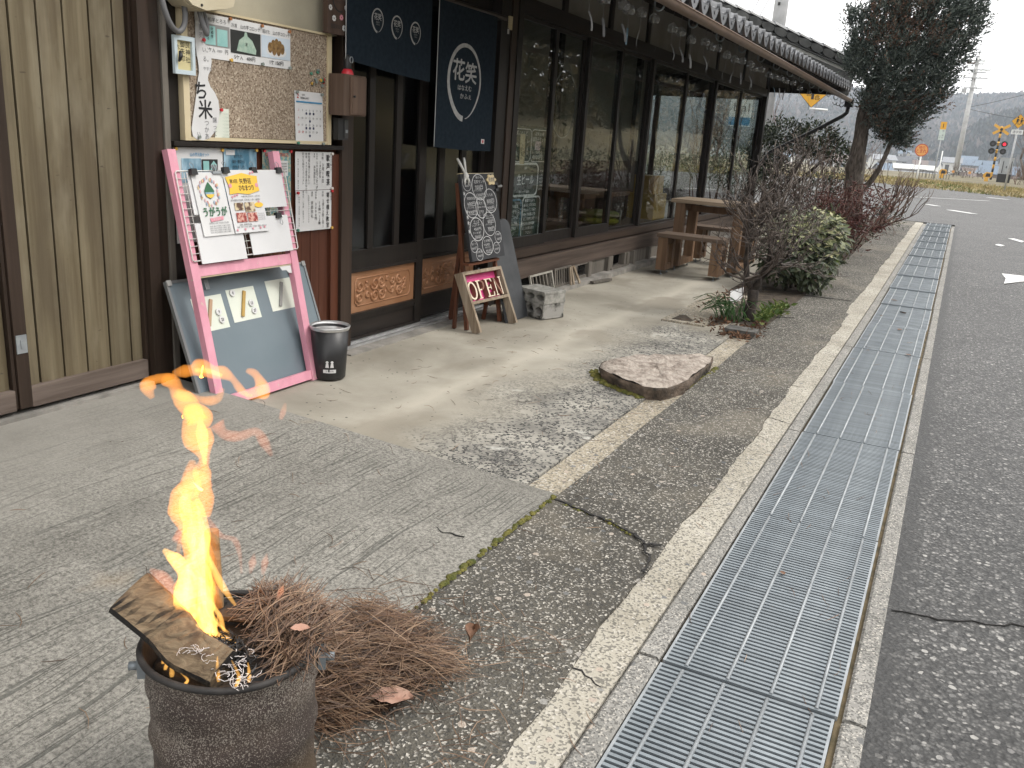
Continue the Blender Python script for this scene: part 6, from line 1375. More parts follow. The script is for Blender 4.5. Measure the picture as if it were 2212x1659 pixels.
def pile_pos(R):
    a = R.uniform(0, 2*math.pi); r = math.sqrt(R.random()); f = R.random()
    x = PC.x+.175*r*math.cos(a)+.035*math.sin(3*a); y = PC.y+.215*r*math.sin(a); h = .105*max(0, 1-r*r)**.8*(1+.25*math.sin(7*a))
    return (x, y, .016+h*f**.6)
def pile_dir(R): a = R.gauss(.35, .75); return (math.cos(a), math.sin(a), R.gauss(0, .22))
leafy_sticks('pine_needles', 2000, pile_pos, pile_dir, lambda R: R.uniform(.07, .17), .00085, M_NEED)
leafy_sticks('pine_needles', 240, lambda R: (R.uniform(-1.25, -.62), R.uniform(1.0, 1.72), .0165), lambda R: (math.cos(R.uniform(0, 6.3)), math.sin(R.uniform(0, 6.3)), 0), lambda R: R.uniform(.05, .13), .0008, M_NEED)
def ground_pt(R):
    x, y = R.uniform(-2.4, -.46), R.uniform(.9, 4.6); return (x, y, (.012+.078*(-1.012-x)/1.76 if x < -1.02 and y < 2.47 else .011 if -1.006 < x < -.59 else .002))
leafy_sticks('pine_needles', 170, ground_pt, lambda R: (math.cos(R.uniform(0, 6.3)), math.sin(R.uniform(0, 6.3)), 0), lambda R: R.uniform(.03, .09), .0009, M_NEED)
leafy_sticks('pine_needles', 60, lambda R: (R.uniform(-.42, -.03), R.uniform(1.2, 7), .001), lambda R: (R.gauss(0, .4), 1, 0), lambda R: R.uniform(.03, .08), .0009, M_NEED)
b = MB()
def mound(u, v):
    a = 2*math.pi*u; r = v; return V((PC.x+.155*r*math.cos(a), PC.y+.19*r*math.sin(a), .010+.07*max(0, 1-r*r)))
b.grid(mound, 24, 8); o = b.build('needle_mound', mat('packed_needles', (.022, .012, .008, 1), (.10, .055, .032, 1), 60, .95, 1, 120, bdist=.01), None); tag(o, kind='stuff')
def dr_pos(R):
    a = R.uniform(-1.35, 1.75); r = .122*math.sqrt(R.random()); d = V((.709, .705, 0)); e = V((-.705, .709, 0))
    p = DC+V((.028, .04, 0))+d*(r*math.cos(a)*.8)+e*(r*math.sin(a)*.85); return (p.x, p.y, .360+.045*(1-r/.13)+R.uniform(-.01, .012))
def dr_dir(R):
    a = R.gauss(2.0, .6); return (math.cos(a), math.sin(a), R.gauss(.02, .2))
leafy_sticks('pine_needles', 900, dr_pos, dr_dir, lambda R: R.uniform(.06, .14), .00085, M_NEED)
AC = V((-.862, .838, .372))
leafy_sticks('burnt_needles', 420, lambda R: (AC.x+R.gauss(0, .022), AC.y+R.gauss(0, .014), AC.z+R.gauss(0, .006)), lambda R: (R.gauss(0, 1), R.gauss(0, 1), R.gauss(0, .5)), lambda R: R.uniform(.012, .035), .0011, M_ASHN, bend=.4)
def curls(name, n, C, sx, sy, sz, m, r):
    b = MB(); R = random.Random(n)
    for _ in range(n):
        p = V((C[0]+R.gauss(0, sx), C[1]+R.gauss(0, sy), C[2]+R.gauss(0, sz))); a = R.uniform(0, 6.28); L = R.uniform(.006, .022); k = R.uniform(-2.5, 2.5); q = []
        for i in range(6): t = i/5; q.append(p+V((math.cos(a+k*t), math.sin(a+k*t), R.uniform(-.1, .35)))*(L*t))
        b.tube(q, r, 3, False)
    o = b.build(name, m); tag(o, kind='stuff')
curls('ash_curls', 70, (-.855, .822, .378), .026, .018, .006, M_WASH, .0006); curls('ash_curls', 26, (-.800, .805, .370), .014, .012, .004, M_WASH, .0006); curls('ash_curls', 16, (-.872, .795, .394), .012, .004, .002, M_WASH, .0005)
# dry leaves on and by the pile
M_DLEAF = mat('dry_leaf', (.33, .18, .13, 1), (.46, .29, .22, 1), 30, .7, .2); M_DLEAF2 = mat('brown_leaf', (.10, .05, .03, 1), (.22, .12, .07, 1), 30, .8, .2)
def dry_leaf(x, y, z, L, a, m, label, up=.3):
    b = MB(); d = V((math.cos(a), math.sin(a), 0)); s = V((-d.y, d.x, 0)); n = 8
    def fn(u, v):
        t = v; w = L*.33*math.sin(math.pi*min(1, t*1.02))**.7*(1+.12*math.sin(t*30)); q = (u-.5)*2
        return V((x, y, z))+d*(L*(t-.5))+s*(w*q)+V((0, 0, up*L*(q*q*.35+.25*math.sin(t*3)+.05*math.sin(9*t))))
    b.grid(fn, 4, n); o = b.build('dry_leaf', m, None, loc=(x, y, z)); tag(o, label, 'leaf', 'dry leaves lying about')
dry_leaf(-.838, 1.262, .030, .085, .55, M_DLEAF, 'large curled pinkish dry leaf on the front of the needle pile')
dry_leaf(-.80, 1.52, .05, .05, 1.9, M_DLEAF2, 'small dark curled leaf standing at the right end of the needle pile', 1.0)
dry_leaf(-.772, .905, .405, .03, .6, M_DLEAF, 'pale wood flake lying on the needles in the drum')
for i, (x, y, L) in enumerate(((-.33, 8.0, .05), (-.20, 6.6, .05), (-.1, 5.75, .04), (-.36, 7.1, .03), (-.25, 2.35, .022))): dry_leaf(x, y, gz(y)+.004, L, i*1.3, M_DLEAF2, ('small dead leaf on the ninth grating, near the bare shrub', 'small dead leaf lying on a grating beside the stepping stone bed', 'tiny dead leaf by the right edge of the gratings', 'small dead leaf at the left edge of the gratings past the bare shrub', 'tiny pale leaf on the second grating from the camera')[i], .15)
# ---- flames: thin glowing gas, built as closed volumes
def flamemat(name, col, k, sig):
    m = bpy.data.materials.new(name); m.use_nodes = True; t = m.node_tree; t.nodes.clear(); out = t.nodes.new('ShaderNodeOutputMaterial'); e = t.nodes.new('ShaderNodeEmission'); ab = t.nodes.new('ShaderNodeVolumeAbsorption'); ad = t.nodes.new('ShaderNodeAddShader')
    ab.inputs[0].default_value = (0, 0, 0, 1); ab.inputs[1].default_value = sig; e.inputs[0].default_value = col; e.inputs[1].default_value = k; t.links.new(e.outputs[0], ad.inputs[0]); t.links.new(ab.outputs[0], ad.inputs[1]); t.links.new(ad.outputs[0], out.inputs['Volume']); return m
M_FL = flamemat('flame', (1, .35, .05, 1), 34, 9); M_FLH = flamemat('hot_flame', (1, .50, .11, 1), 78, 16); M_FLW = flamemat('faint_flame', (1, .30, .12, 1), 20, 7)
FD = V((.709, .705, 0)); FNrm = V((-.705, .709, 0)); FP0 = V((-.90, .905, 0))
fire = thing('flames', 'tall orange and yellow flames rising and curling from the drum', 'fire', (-.9, .905, .36))
def flame(name, pts, rs, m, off=0.0, flat_=.7, seed=0):
    R = random.Random(seed); P = []
    for i, (s, z) in enumerate(pts): P.append(FP0+FD*s+FNrm*(off+.006*math.sin(i*1.7+seed))+V((0, 0, z)))
    rs = [r*(.88 if m is M_FLH and seed < 100 else 1.14 if m is M_FL else 1.2) for r in rs]; k = 7; q = catmull(P, k); n = len(q)
    rr = []
    for i in range(n):
        f = i/(n-1)*(len(rs)-1); a = min(int(f), len(rs)-2); rr.append((rs[a]+(rs[a+1]-rs[a])*(f-a))*(1+.16*math.sin(i*.42+seed)+R.uniform(-.03, .03)))
    b = MB(); b.tube(q, rr, 14, True, flat_, FNrm, False); b.build(name, m, fire)
K = 1.0
flame('flame_tongue', [(-.060, .350), (-.062, .39), (-.062, .43), (-.060, .47), (-.057, .51), (-.060, .545), (-.066, .575), (-.070, .60)], [.020, .026, .025, .022, .018, .014, .013, .003], M_FL, 0, .7, 1)
flame('flame_tongue', [(-.075, .352), (-.082, .40), (-.078, .44), (-.076, .47), (-.084, .495), (-.094, .512), (-.103, .520)], [.012, .015, .014, .013, .011, .010, .003], M_FLH, -.012, .6, 2)
flame('flame_tongue', [(-.070, .36), (-.070, .41), (-.068, .46), (-.072, .49)], [.010, .012, .009, .002], M_FLH, .004, .6, 3)
flame('flame_tongue', [(-.043, .352), (-.047, .39), (-.050, .44), (-.050, .49), (-.042, .53), (-.047, .565), (-.055, .59)], [.010, .012, .011, .008, .008, .006, .002], M_FLH, .012, .6, 4)
flame('flame_tongue', [(-.064, .545), (-.071, .577), (-.074, .600), (-.062, .616), (-.060, .640), (-.057, .656)], [.012, .019, .018, .013, .011, .003], M_FL, -.006, .6, 5)
flame('flame_tongue', [(-.045, .56), (-.044, .59), (-.044, .62), (-.045, .640), (-.042, .66)], [.009, .013, .012, .010, .002], M_FL, .006, .6, 6)
flame('flame_tongue', [(-.066, .57), (-.072, .59), (-.068, .605)], [.005, .009, .004], M_FLH, -.004, .6, 7)
flame('flame_tongue', [(-.040, .636), (-.041, .660), (-.046, .684), (-.052, .704), (-.048, .722), (-.056, .742)], [.003, .009, .017, .021, .018, .011], M_FL, 0, .55, 8)
flame('flame_tongue', [(-.040, .645), (-.041, .672), (-.043, .700), (-.046, .72)], [.003, .008, .009, .003], M_FLH, .004, .5, 9)
flame('flame_tongue', [(-.048, .715), (-.058, .738), (-.073, .757), (-.080, .774), (-.094, .783), (-.110, .778), (-.114, .764), (-.108, .752)], [.016, .013, .011, .010, .008, .009, .009, .004], M_FL, .004, .6, 10)
flame('flame_tongue', [(-.076, .764), (-.064, .756), (-.047, .750), (-.032, .749), (-.018, .754), (-.012, .766)], [.008, .007, .006, .006, .006, .003], M_FL, -.004, .6, 11)
flame('flame_tongue', [(-.080, .789), (-.064, .789), (-.050, .792), (-.040, .796), (-.026, .789), (-.010, .785), (.002, .778), (.012, .764), (.020, .752), (.030, .749)], [.003, .008, .010, .012, .012, .009, .007, .006, .006, .003], M_FL, .008, .6, 12)
flame('flame_tongue', [(.020, .749), (.034, .752), (.044, .756), (.042, .770), (.034, .783), (.022, .789)], [.004, .009, .011, .010, .007, .003], M_FL, .010, .6, 13)
flame('flame_tongue', [(-.050, .79), (-.030, .790), (-.012, .784)], [.003, .006, .003], M_FLH, .008, .5, 14)
flame('faint_flame', [(-.022, .71), (-.011, .696), (.010, .691), (.034, .694), (.046, .677), (.056, .658)], [.010, .008, .006, .007, .006, .003], M_FLW, .0, .5, 15)
flame('faint_flame', [(.008, .462), (.006, .497), (-.001, .518), (-.020, .526), (-.034, .550), (-.044, .575)], [.002, .003, .004, .004, .004, .003], M_FLW, .0, .6, 16)
flame('flame_tongue', [(-.002, .420), (-.020, .452), (-.034, .484), (-.045, .520), (-.05, .55)], [.003, .006, .006, .005, .002], M_FLH, -.02, .6, 17)
flame('flame_tongue', [(-.030, .392), (-.045, .429), (-.054, .46), (-.061, .484)], [.003, .006, .006, .002], M_FLH, -.03, .6, 18)
flame('flame_tongue', [(.006, .350), (-.014, .372), (-.034, .392), (-.058, .413)], [.003, .006, .006, .004], M_FLH, -.05, .6, 19)
flame('flame_tongue', [(-.060, .352), (-.050, .372), (-.040, .392), (-.036, .41)], [.012, .012, .008, .002], M_FLH, -.03, .6, 20)
flame('faint_flame', [(-.094, .425), (-.102, .455), (-.112, .466), (-.126, .474)], [.008, .010, .008, .003], M_FLW, .01, .5, 21)
flame('faint_flame', [(-.085, .52), (-.076, .535), (-.06, .54), (-.045, .532)], [.008, .010, .010, .006], M_FLW, .01, .6, 22)
flame('faint_flame', [(-.070, .585), (-.058, .612), (-.045, .612), (-.036, .60)], [.008, .014, .012, .006], M_FLW, .02, .6, 23)
RF = random.Random(404)
def spine(z):                                  # the leaning axis of the fire: (z, s, half width)
    T = ((.35, -.055, .040), (.40, -.062, .036), (.45, -.064, .028), (.50, -.062, .028), (.55, -.060, .022), (.60, -.062, .018), (.65, -.050, .012))
    for a, c in zip(T[:-1], T[1:]):
        if z <= c[0]: f = (z-a[0])/(c[0]-a[0]); return a[1]+(c[1]-a[1])*f, a[2]+(c[2]-a[2])*f
    return T[-1][1], T[-1][2]
for i in range(46):                            # thin licking filaments
    z0 = RF.uniform(.352, .53) if i > 12 else RF.uniform(.35, .37); L = RF.uniform(.05, .13); k0 = RF.uniform(-1, 1); tw = RF.uniform(-.9, .9); pts = []
    for q in range(6):
        z = z0+L*q/5; s, hw = spine(z); pts.append((s+hw*max(-1.1, min(1.1, k0*(1-.3*q/5)+tw*.35*math.sin(q*1.2+i))), z))
    r = RF.uniform(.0016, .0042); flame('flame_tongue', pts, [r*.6, r, r*1.1, r*.8, r*.45, r*.1], M_FLH if RF.random() < .6 else M_FL, RF.uniform(-.02, .02), RF.uniform(.5, .9), 200+i)
for i, (s, z, h) in enumerate(((.025, .477, .030), (.044, .474, .036), (.068, .420, .030), (.074, .727, .030))): flame('faint_flame', [(s-.004, z-h/2), (s, z), (s+.003, z+h/2)], [.002, .005, .001], M_FLW, 0, .6, 30+i)
for i, (x, y, z, h) in enumerate(((-.795, .792, .362, .035), (-.782, .806, .368, .026), (-.930, .786, .345, .018), (-.945, .795, .345, .02), (-.908, .779, .345, .016), (-.880, .776, .345, .014), (-.825, .790, .362, .034), (-.92, .87, .36, .03), (-.90, .86, .36, .04))):
    b = MB(); q = catmull([V((x, y, z)), V((x+.005*math.sin(9*i+1), y+.003, z+h*.55)), V((x-.006*math.cos(5*i), y, z+h*1.25))], 5); b.tube(q, [.0042*(1-.75*abs(j/(len(q)-1)-.3)/.7) for j in range(len(q))], 10, True, .6, None, False); b.build('flame_tongue', M_FLH, fire)
# ================================================================ planting
M_BARK = mat('grey_brown_bark', (.045, .035, .028, 1), (.15, .125, .105, 1), 16, .95, .9, 50, stretch=(3, 3, .6), bdist=.012)
M_DBARK = mat('dark_bark', (.018, .014, .012, 1), (.065, .052, .043, 1), 22, .95, .8, 60, bdist=.006)
M_TWIG = needlemat('twigs', [(.045, .034, .03, 1), (.10, .078, .066, 1), (.165, .135, .115, 1)])
M_TWIGR = needlemat('red_brown_twigs', [(.06, .03, .022, 1), (.13, .075, .055, 1), (.17, .11, .08, 1)])
M_JUN = leafmat('juniper_green', [(.016, .024, .020, 1), (.048, .064, .054, 1), (.092, .112, .097, 1), (.155, .175, .15, 1)], .8, .15)
M_JUNB = leafmat('juniper_rust', [(.055, .032, .022, 1), (.115, .070, .048, 1), (.19, .125, .09, 1)], .8, .1)
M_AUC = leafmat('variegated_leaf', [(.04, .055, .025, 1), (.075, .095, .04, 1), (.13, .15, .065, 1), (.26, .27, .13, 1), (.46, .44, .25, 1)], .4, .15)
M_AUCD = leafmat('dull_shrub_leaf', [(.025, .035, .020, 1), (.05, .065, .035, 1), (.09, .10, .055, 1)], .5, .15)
M_NAND = leafmat('red_nandina_leaf', [(.035, .016, .015, 1), (.085, .032, .028, 1), (.13, .052, .042, 1), (.06, .028, .024, 1)], .5, .2)
M_CAM = leafmat('camellia_leaf', [(.008, .014, .008, 1), (.016, .026, .013, 1), (.03, .042, .02, 1), (.055, .07, .035, 1)], .35, .08)
M_LIG = leafmat('loose_evergreen_leaf', [(.03, .045, .02, 1), (.07, .09, .04, 1), (.16, .18, .11, 1)], .45, .2)
M_BLADE = leafmat('lily_blade', [(.03, .075, .022, 1), (.06, .13, .045, 1), (.10, .18, .07, 1)], .4, .25)
M_WEED = leafmat('weed_leaf', [(.05, .09, .02, 1), (.11, .16, .04, 1), (.20, .22, .07, 1)], .6, .25)
M_DRYG = leafmat('dry_grass', [(.20, .155, .07, 1), (.34, .275, .14, 1), (.44, .37, .20, 1), (.15, .15, .055, 1)], .8, .3)
def leaves(name, pos, nrm, L, Wd, m, parent=None, bendk=.25, face=None, rng=RNG, kind=None):
    """leaf-sized bent quads at pos (n,3) pointing roughly along nrm (n,3)"""
    n = len(pos); d = nrm/np.linalg.norm(nrm, axis=1, keepdims=True)
    r = rng.normal(size=(n, 3)) if face is None else face+rng.normal(0, .3, (n, 3)); s = np.cross(d, r); s /= np.linalg.norm(s, axis=1, keepdims=True)+1e-9; u = np.cross(s, d)
    L = np.broadcast_to(L, n)[:, None]; Wd = np.broadcast_to(Wd, n)[:, None]
    b0 = pos; mid = pos+d*L*.5; tip = pos+d*L-u*L*bendk
    V_ = np.stack([b0, mid+s*Wd*.5-u*Wd*.12, tip, mid-s*Wd*.5-u*Wd*.12], 1).reshape(-1, 3)
    # two triangles folded along the midrib
    F = np.arange(n)[:, None]*4; f = np.concatenate([F+np.array([[0, 1, 2]]), F+np.array([[0, 2, 3]])], 0)
    ob = mesh_np(name, V_, f, m, parent)
    if kind: tag(ob, kind=kind)
    return ob
def in_blob(n, c, r, rng=RNG, shell=.55):
    d = rng.normal(size=(n, 3)); d /= np.linalg.norm(d, axis=1, keepdims=True); k = (shell+(1-shell)*rng.random(n))[:, None]**.7
    return np.array(c)+d*k*np.array(r), d
def branch_tree(starts, depth, seed, spread=.55, shrink=.72, rshrink=.62, kids=(2, 3), up=.15, wig=.18, segs=3, stop=None, seg=5):
    """list of (pts, radii) for a branching shrub"""
    R = random.Random(seed); out = []; tips = []
    def grow(p, d, L, r, k):
        pts = [p]; rs = [r]
        for i in range(segs):
            d = (d+V((R.gauss(0, wig), R.gauss(0, wig), R.gauss(0, wig)+up*.3))).normalized(); p = p+d*(L/segs); pts.append(p); rs.append(r*(1-(1-rshrink)*(i+1)/segs))
        out.append((pts, rs))
        if k <= 0: tips.append((p, d)); return
        for _ in range(R.randint(*kids)):
            nd = (d+V((R.gauss(0, spread), R.gauss(0, spread), R.gauss(0, spread)+up))).normalized()
            if stop and not stop(p): continue
            q = pts[-1] if R.random() < .6 else pts[-2]
            grow(q, nd, L*shrink*R.uniform(.75, 1.2), r*rshrink*R.uniform(.85, 1.05), k-1)
    for p, d, L, r in starts: grow(V(p), V(d).normalized(), L, r, depth)
    return out, tips
def tubes(lst, seg=5, minr=.0012):
    b = MB()
    for pts, rs in lst: b.tube(pts, [max(r, minr) for r in rs], seg if rs[0] > .006 else 3, True)
    return b
# ---- bare shrub at the corner of the bed
t = thing('bare_shrub', 'leafless grey-brown shrub with a thick dark trunk at the near corner of the bed', 'shrub', (-1.165, 6.12, 0))
trunk = [([V((-1.165, 6.12, -.02)), V((-1.165, 6.12, .06)), V((-1.155, 6.12, .15)), V((-1.16, 6.12, .22))], [.046, .040, .038, .040])]
limbs = [([V((-1.16, 6.12, .20)), V((-1.21, 6.11, .28)), V((-1.235, 6.10, .42)), V((-1.225, 6.1, .56)), V((-1.24, 6.1, .70))], [.022, .020, .019, .020, .016]),
         ([V((-1.155, 6.12, .21)), V((-1.12, 6.14, .32)), V((-1.09, 6.15, .44)), V((-1.10, 6.17, .55))], [.026, .020, .016, .010]),
         ([V((-1.225, 6.1, .66)), V((-1.16, 6.14, .70)), V((-1.08, 6.22, .75)), V((-.99, 6.28, .83))], [.020, .019, .017, .012]),
         ([V((-1.12, 6.14, .30)), V((-1.04, 6.10, .40)), V((-.97, 6.08, .46))], [.016, .012, .008])]
st_ = []
R = random.Random(5)
for pts, rs in limbs:
    for i in range(1, len(pts)):
        for _ in range(6):
            d = V((R.gauss(.05, .75), R.gauss(0, .5), R.gauss(.40, .5))); st_.append((pts[i], d, R.uniform(.13, .23), rs[i]*.5))
st_ += [((-1.24, 6.1, .70), (-.15, 0, 1), .17, .010), ((-.99, 6.28, .83), (.5, .2, .7), .18, .009), ((-.99, 6.28, .83), (.1, .3, 1), .2, .008), ((-1.08, 6.22, .75), (.1, .1, 1), .24, .009)]
tw, tips = branch_tree(st_, 3, 6, .55, .74, .60, (2, 3), .22, .14, 3)
tubes(trunk+limbs, 9).build('trunk', M_DBARK, t); tubes(tw, 5, .0019).build('branches', M_TWIG, t)
# ---- variegated shrub behind it
t = thing('variegated_shrub', 'dense shrub with cream-edged yellow-green leaves beside the pavement behind the bare shrub', 'shrub', (-1.15, 8.0, 0))
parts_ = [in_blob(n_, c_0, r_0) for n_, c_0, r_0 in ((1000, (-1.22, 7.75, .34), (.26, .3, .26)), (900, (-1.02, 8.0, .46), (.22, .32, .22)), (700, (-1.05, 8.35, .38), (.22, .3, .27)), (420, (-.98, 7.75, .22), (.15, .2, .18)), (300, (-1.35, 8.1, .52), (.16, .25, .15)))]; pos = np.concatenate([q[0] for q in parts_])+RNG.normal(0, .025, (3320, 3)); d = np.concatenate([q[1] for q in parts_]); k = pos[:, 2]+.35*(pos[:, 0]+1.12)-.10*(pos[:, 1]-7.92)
fc = d+np.array([.3, -.3, .8]); d = RNG.normal(0, .8, d.shape)*np.array([1, 1, .4])+d*.5+np.array([.3, -.3, -.35]); top_ = k > .50+RNG.normal(0, .07, len(k))  # highlights put into the leaf colour: pale variegated ones on top, dull ones below
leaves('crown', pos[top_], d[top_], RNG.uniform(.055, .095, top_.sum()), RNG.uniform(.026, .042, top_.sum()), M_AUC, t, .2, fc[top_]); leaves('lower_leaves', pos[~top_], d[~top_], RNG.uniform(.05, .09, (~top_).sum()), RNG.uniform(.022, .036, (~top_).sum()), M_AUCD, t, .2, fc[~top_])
tw, tips = branch_tree([((-1.12+random.uniform(-.12, .1), 7.9+random.uniform(-.15, .2), 0), (random.gauss(0, .25), random.gauss(0, .2), 1), .3, .011) for _ in range(9)], 2, 9, .4, .7, .65)
tubes(tw).build('branches', M_DBARK, t)
# ---- red nandina
t = thing('nandina_shrub', 'dark red leaved nandina shrub in front of the big tree trunk', 'shrub', (-1.22, 10.8, 0))
P, D = [], []
R = random.Random(3)
stems = []
for _ in range(52):
    a = (R.uniform(-1.50, -1.02), R.uniform(10.0, 11.6), 0); e = V((a[0]*1+R.gauss(.02, .20), a[1]+R.gauss(0, .25), R.uniform(.55, .88))); stems.append(([V(a), (V(a)+e)/2+V((R.gauss(0, .03), 0, 0)), e], [.006, .005, .003]))
    for q in range(80):
        f = R.uniform(.35, 1); p = V(a)*(1-f)+e*f+V((R.gauss(0, .09), R.gauss(0, .10), R.gauss(0, .05))); P.append(p); D.append((R.gauss(.3, .8), R.gauss(-.2, .8), R.gauss(-.1, .5)))
leaves('crown', np.array(P), np.array(D), RNG.uniform(.04, .075, len(P)), RNG.uniform(.012, .020, len(P)), M_NAND, t); tubes(stems).build('stems', M_TWIGR, t)
# ---- the big juniper
t = thing('juniper_tree', 'tall shaggy dark green juniper with rusty patches and a twisting trunk beyond the house corner', 'tree', (-1.27, 12.9, 0))
b = MB()
tk = catmull([V(p) for p in ((-1.27, 12.92, -.05), (-1.26, 12.9, .2), (-1.275, 12.9, .5), (-1.29, 12.9, .70), (-1.335, 12.9, .95), (-1.335, 12.9, 1.12), (-1.32, 12.9, 1.4), (-1.335, 12.92, 1.72), (-1.28, 12.95, 2.1), (-1.15, 12.95, 2.6), (-1.05, 12.95, 3.1))], 5)
rt = [.150-.095*i/(len(tk)-1)+.012*math.sin(i*.9)*(i < 25) for i in range(len(tk))]
b.tube(tk, rt, 12)
for k in range(9):
    a = k*.7; pth = [p+V((math.cos(a+i*.05), math.sin(a+i*.05), 0))*rt[i]*.86 for i, p in enumerate(tk[:28])]; b.tube(pth, [.026-.0006*i for i in range(28)], 6)
for pts, r in (([(-1.27, 12.9, .68), (-1.12, 12.85, .82), (-1.0, 12.8, 1.08), (-.90, 12.8, 1.50)], [.05, .04, .032, .02]), ([(-1.33, 12.9, 1.5), (-1.0, 12.85, 1.85), (-.75, 12.8, 2.2)], [.05, .04, .03]), ([(-1.3, 12.95, 2.05), (-1.5, 12.9, 2.4), (-1.62, 12.9, 2.8)], [.04, .03, .02]), ([(-1.27, 12.88, .55), (-1.40, 12.8, .42), (-1.42, 12.8, .5)], [.04, .03, .015])): b.tube(catmull([V(p) for p in pts], 4), [r[min(int(i/4), len(r)-1)] for i in range(4*(len(pts)-1)+1)], 8)
b.build('trunk', M_BARK, t)
st_p = MB(); st_p.tube([(-1.19, 12.72, .0), (-1.18, 12.72, .72), (-1.205, 12.72, 1.2)], .016, 8); o = st_p.build('stake', M_GREYW, t)
# crown blobs (x, z, rx, rz, y, ry) laid out as the tree stands
BL = [(-.95, 1.50, .20, .17, 12.85, .22), (-.80, 1.72, .24, .18, 12.8, .28), (-1.0, 1.62, .22, .2, 12.75, .25), (-.70, 1.95, .27, .22, 12.85, .34), (-1.02, 1.95, .28, .24, 12.7, .3), (-1.25, 1.86, .16, .16, 12.7, .22), (-.58, 2.22, .26, .22, 12.9, .36), (-.92, 2.25, .32, .25, 12.7, .36),
      (-1.30, 2.22, .26, .18, 12.7, .3), (-1.50, 2.28, .17, .12, 12.75, .24), (-.46, 2.52, .24, .22, 12.9, .36), (-.80, 2.60, .32, .26, 12.75, .38), (-1.15, 2.55, .30, .24, 12.7, .36), (-1.46, 2.62, .18, .2, 12.8, .26), (-.36, 2.82, .20, .2, 12.95, .32), (-.62, 2.95, .26, .24, 12.85, .36), (-.95, 2.98, .28, .24, 12.8, .36),
      (-1.28, 2.92, .20, .2, 12.8, .3), (-1.60, 2.86, .11, .15, 12.85, .2), (-.28, 3.08, .13, .18, 13, .24), (-.78, 3.24, .16, .14, 12.9, .3), (-1.08, 3.22, .10, .14, 12.9, .22), (-1.36, 3.10, .07, .12, 12.9, .16), (-.48, 3.2, .12, .14, 12.95, .26), (-1.52, 2.44, .14, .1, 12.8, .2), (-.86, 1.40, .13, .1, 12.8, .16)]
Pg, Dg, Pr, Dr = [], [], [], []
R = random.Random(8)
for (x, z, rx, rz, y, ry) in BL:
    ns = int(330*rx*rz/.05)+18
    for _ in range(ns):                                   # each spray: a plume of scale leaves swept up and outwards
        d0 = np.array([R.gauss(0, 1), R.gauss(0, 1), R.gauss(0, 1)]); d0 /= np.linalg.norm(d0); rad = .35+.72*R.random()**.8; far = rad > .95
        c = np.array([x, y, z])+d0*np.array([rx, ry, rz])*rad
        gd = d0*.75+np.array([.28, -.05, .75])+np.array([R.gauss(0, .25), R.gauss(0, .25), R.gauss(0, .2)]); gd /= np.linalg.norm(gd)
        L = R.uniform(.07, .16)*(1.5 if far else 1); rust = (x+1.05)**2/.12+(c[2]-2.80)**2/.10 < 1.0 and R.random() < .48 or (c[2] < 1.95 and R.random() < .12) or R.random() < .03
        for i in range(9):
            p = c+gd*L*(i/8)+np.array([R.gauss(0, .012), R.gauss(0, .012), R.gauss(0, .008)])*(1.25-i/7); dd = gd+np.array([R.gauss(0, .45), R.gauss(0, .45), R.gauss(0, .35)])
            (Pr if rust else Pg).append(p); (Dr if rust else Dg).append(dd)
for (x, z, rx, rz, y, ry) in BL:               # ragged plumes breaking the outline
    if not (x > -.62 or z > 2.7 or x < -1.38 or z < 1.6 or x+1.0 > (z-1.2)*.36): continue
    for _ in range(9):
        o0 = np.array([R.gauss(.1, 1), R.gauss(0, .8), R.gauss(.35, .8)]); o0 /= np.linalg.norm(o0); c = np.array([x, y, z])+o0*np.array([rx, ry, rz])*.85
        gd = o0*.55+np.array([.30, 0, .72]); gd /= np.linalg.norm(gd); L = R.uniform(.14, .27)
        for i in range(26):
            f = i/25; p = c+gd*L*f+np.array([R.gauss(0, .020), R.gauss(0, .020), R.gauss(0, .014)])*(1.1-f); Pg.append(p); Dg.append(gd*1.1+np.array([R.gauss(0, .45), R.gauss(0, .45), R.gauss(0, .35)]))
leaves('crown', np.array(Pg), np.array(Dg), RNG.uniform(.025, .055, len(Pg)), RNG.uniform(.012, .022, len(Pg)), M_JUN, t); leaves('rusty_foliage', np.array(Pr), np.array(Dr), RNG.uniform(.025, .055, len(Pr)), RNG.uniform(.012, .020, len(Pr)), M_JUNB, t)
# ---- bare fan of branches right of the trunk
def bare(name, label, loc, starts, depth, seed, m, spread=.4, shrink=.75, up=.15, cat='shrub', kids=(2, 3), rsh=.62):
    t = thing(name, label, cat, loc); tw, tips = branch_tree(starts, depth, seed, spread, shrink, rsh, kids, up, .12, 3); tubes(tw, 5, .0022).build('branches', m, t); return t, tips
R = random.Random(2)
bare('bare_bush', 'leafless dark bush fanning its branches to the right of the big tree', (-1.05, 14.6, 0), [((-1.1+R.uniform(-.06, .06), 14.5+R.uniform(-.1, .1), .08), (R.uniform(.2, 1.0), R.gauss(0, .3), R.uniform(.35, 1.0)), R.uniform(.38, .5), .018) for _ in range(9)], 3, 21, M_TWIGR, .30, .74, .14)
t, tips = bare('evergreen_bush', 'low dark bush with sparse leaves at the far end of the bed by the road', (-1.12, 15.3, 0), [((-1.15+R.uniform(-.15, .1), 15.2+R.uniform(-.3, .4), .02), (R.gauss(.25, .4), R.gauss(0, .4), .8), .2, .008) for _ in range(12)], 3, 23, M_TWIG, .5, .75, .1)
P = np.array([tuple(p) for p, d in tips for _ in range(3)])+RNG.normal(0, .03, (len(tips)*3, 3)); leaves('crown', P, RNG.normal(size=P.shape), RNG.uniform(.03, .05, len(P)), RNG.uniform(.012, .02, len(P)), M_AUCD, t)
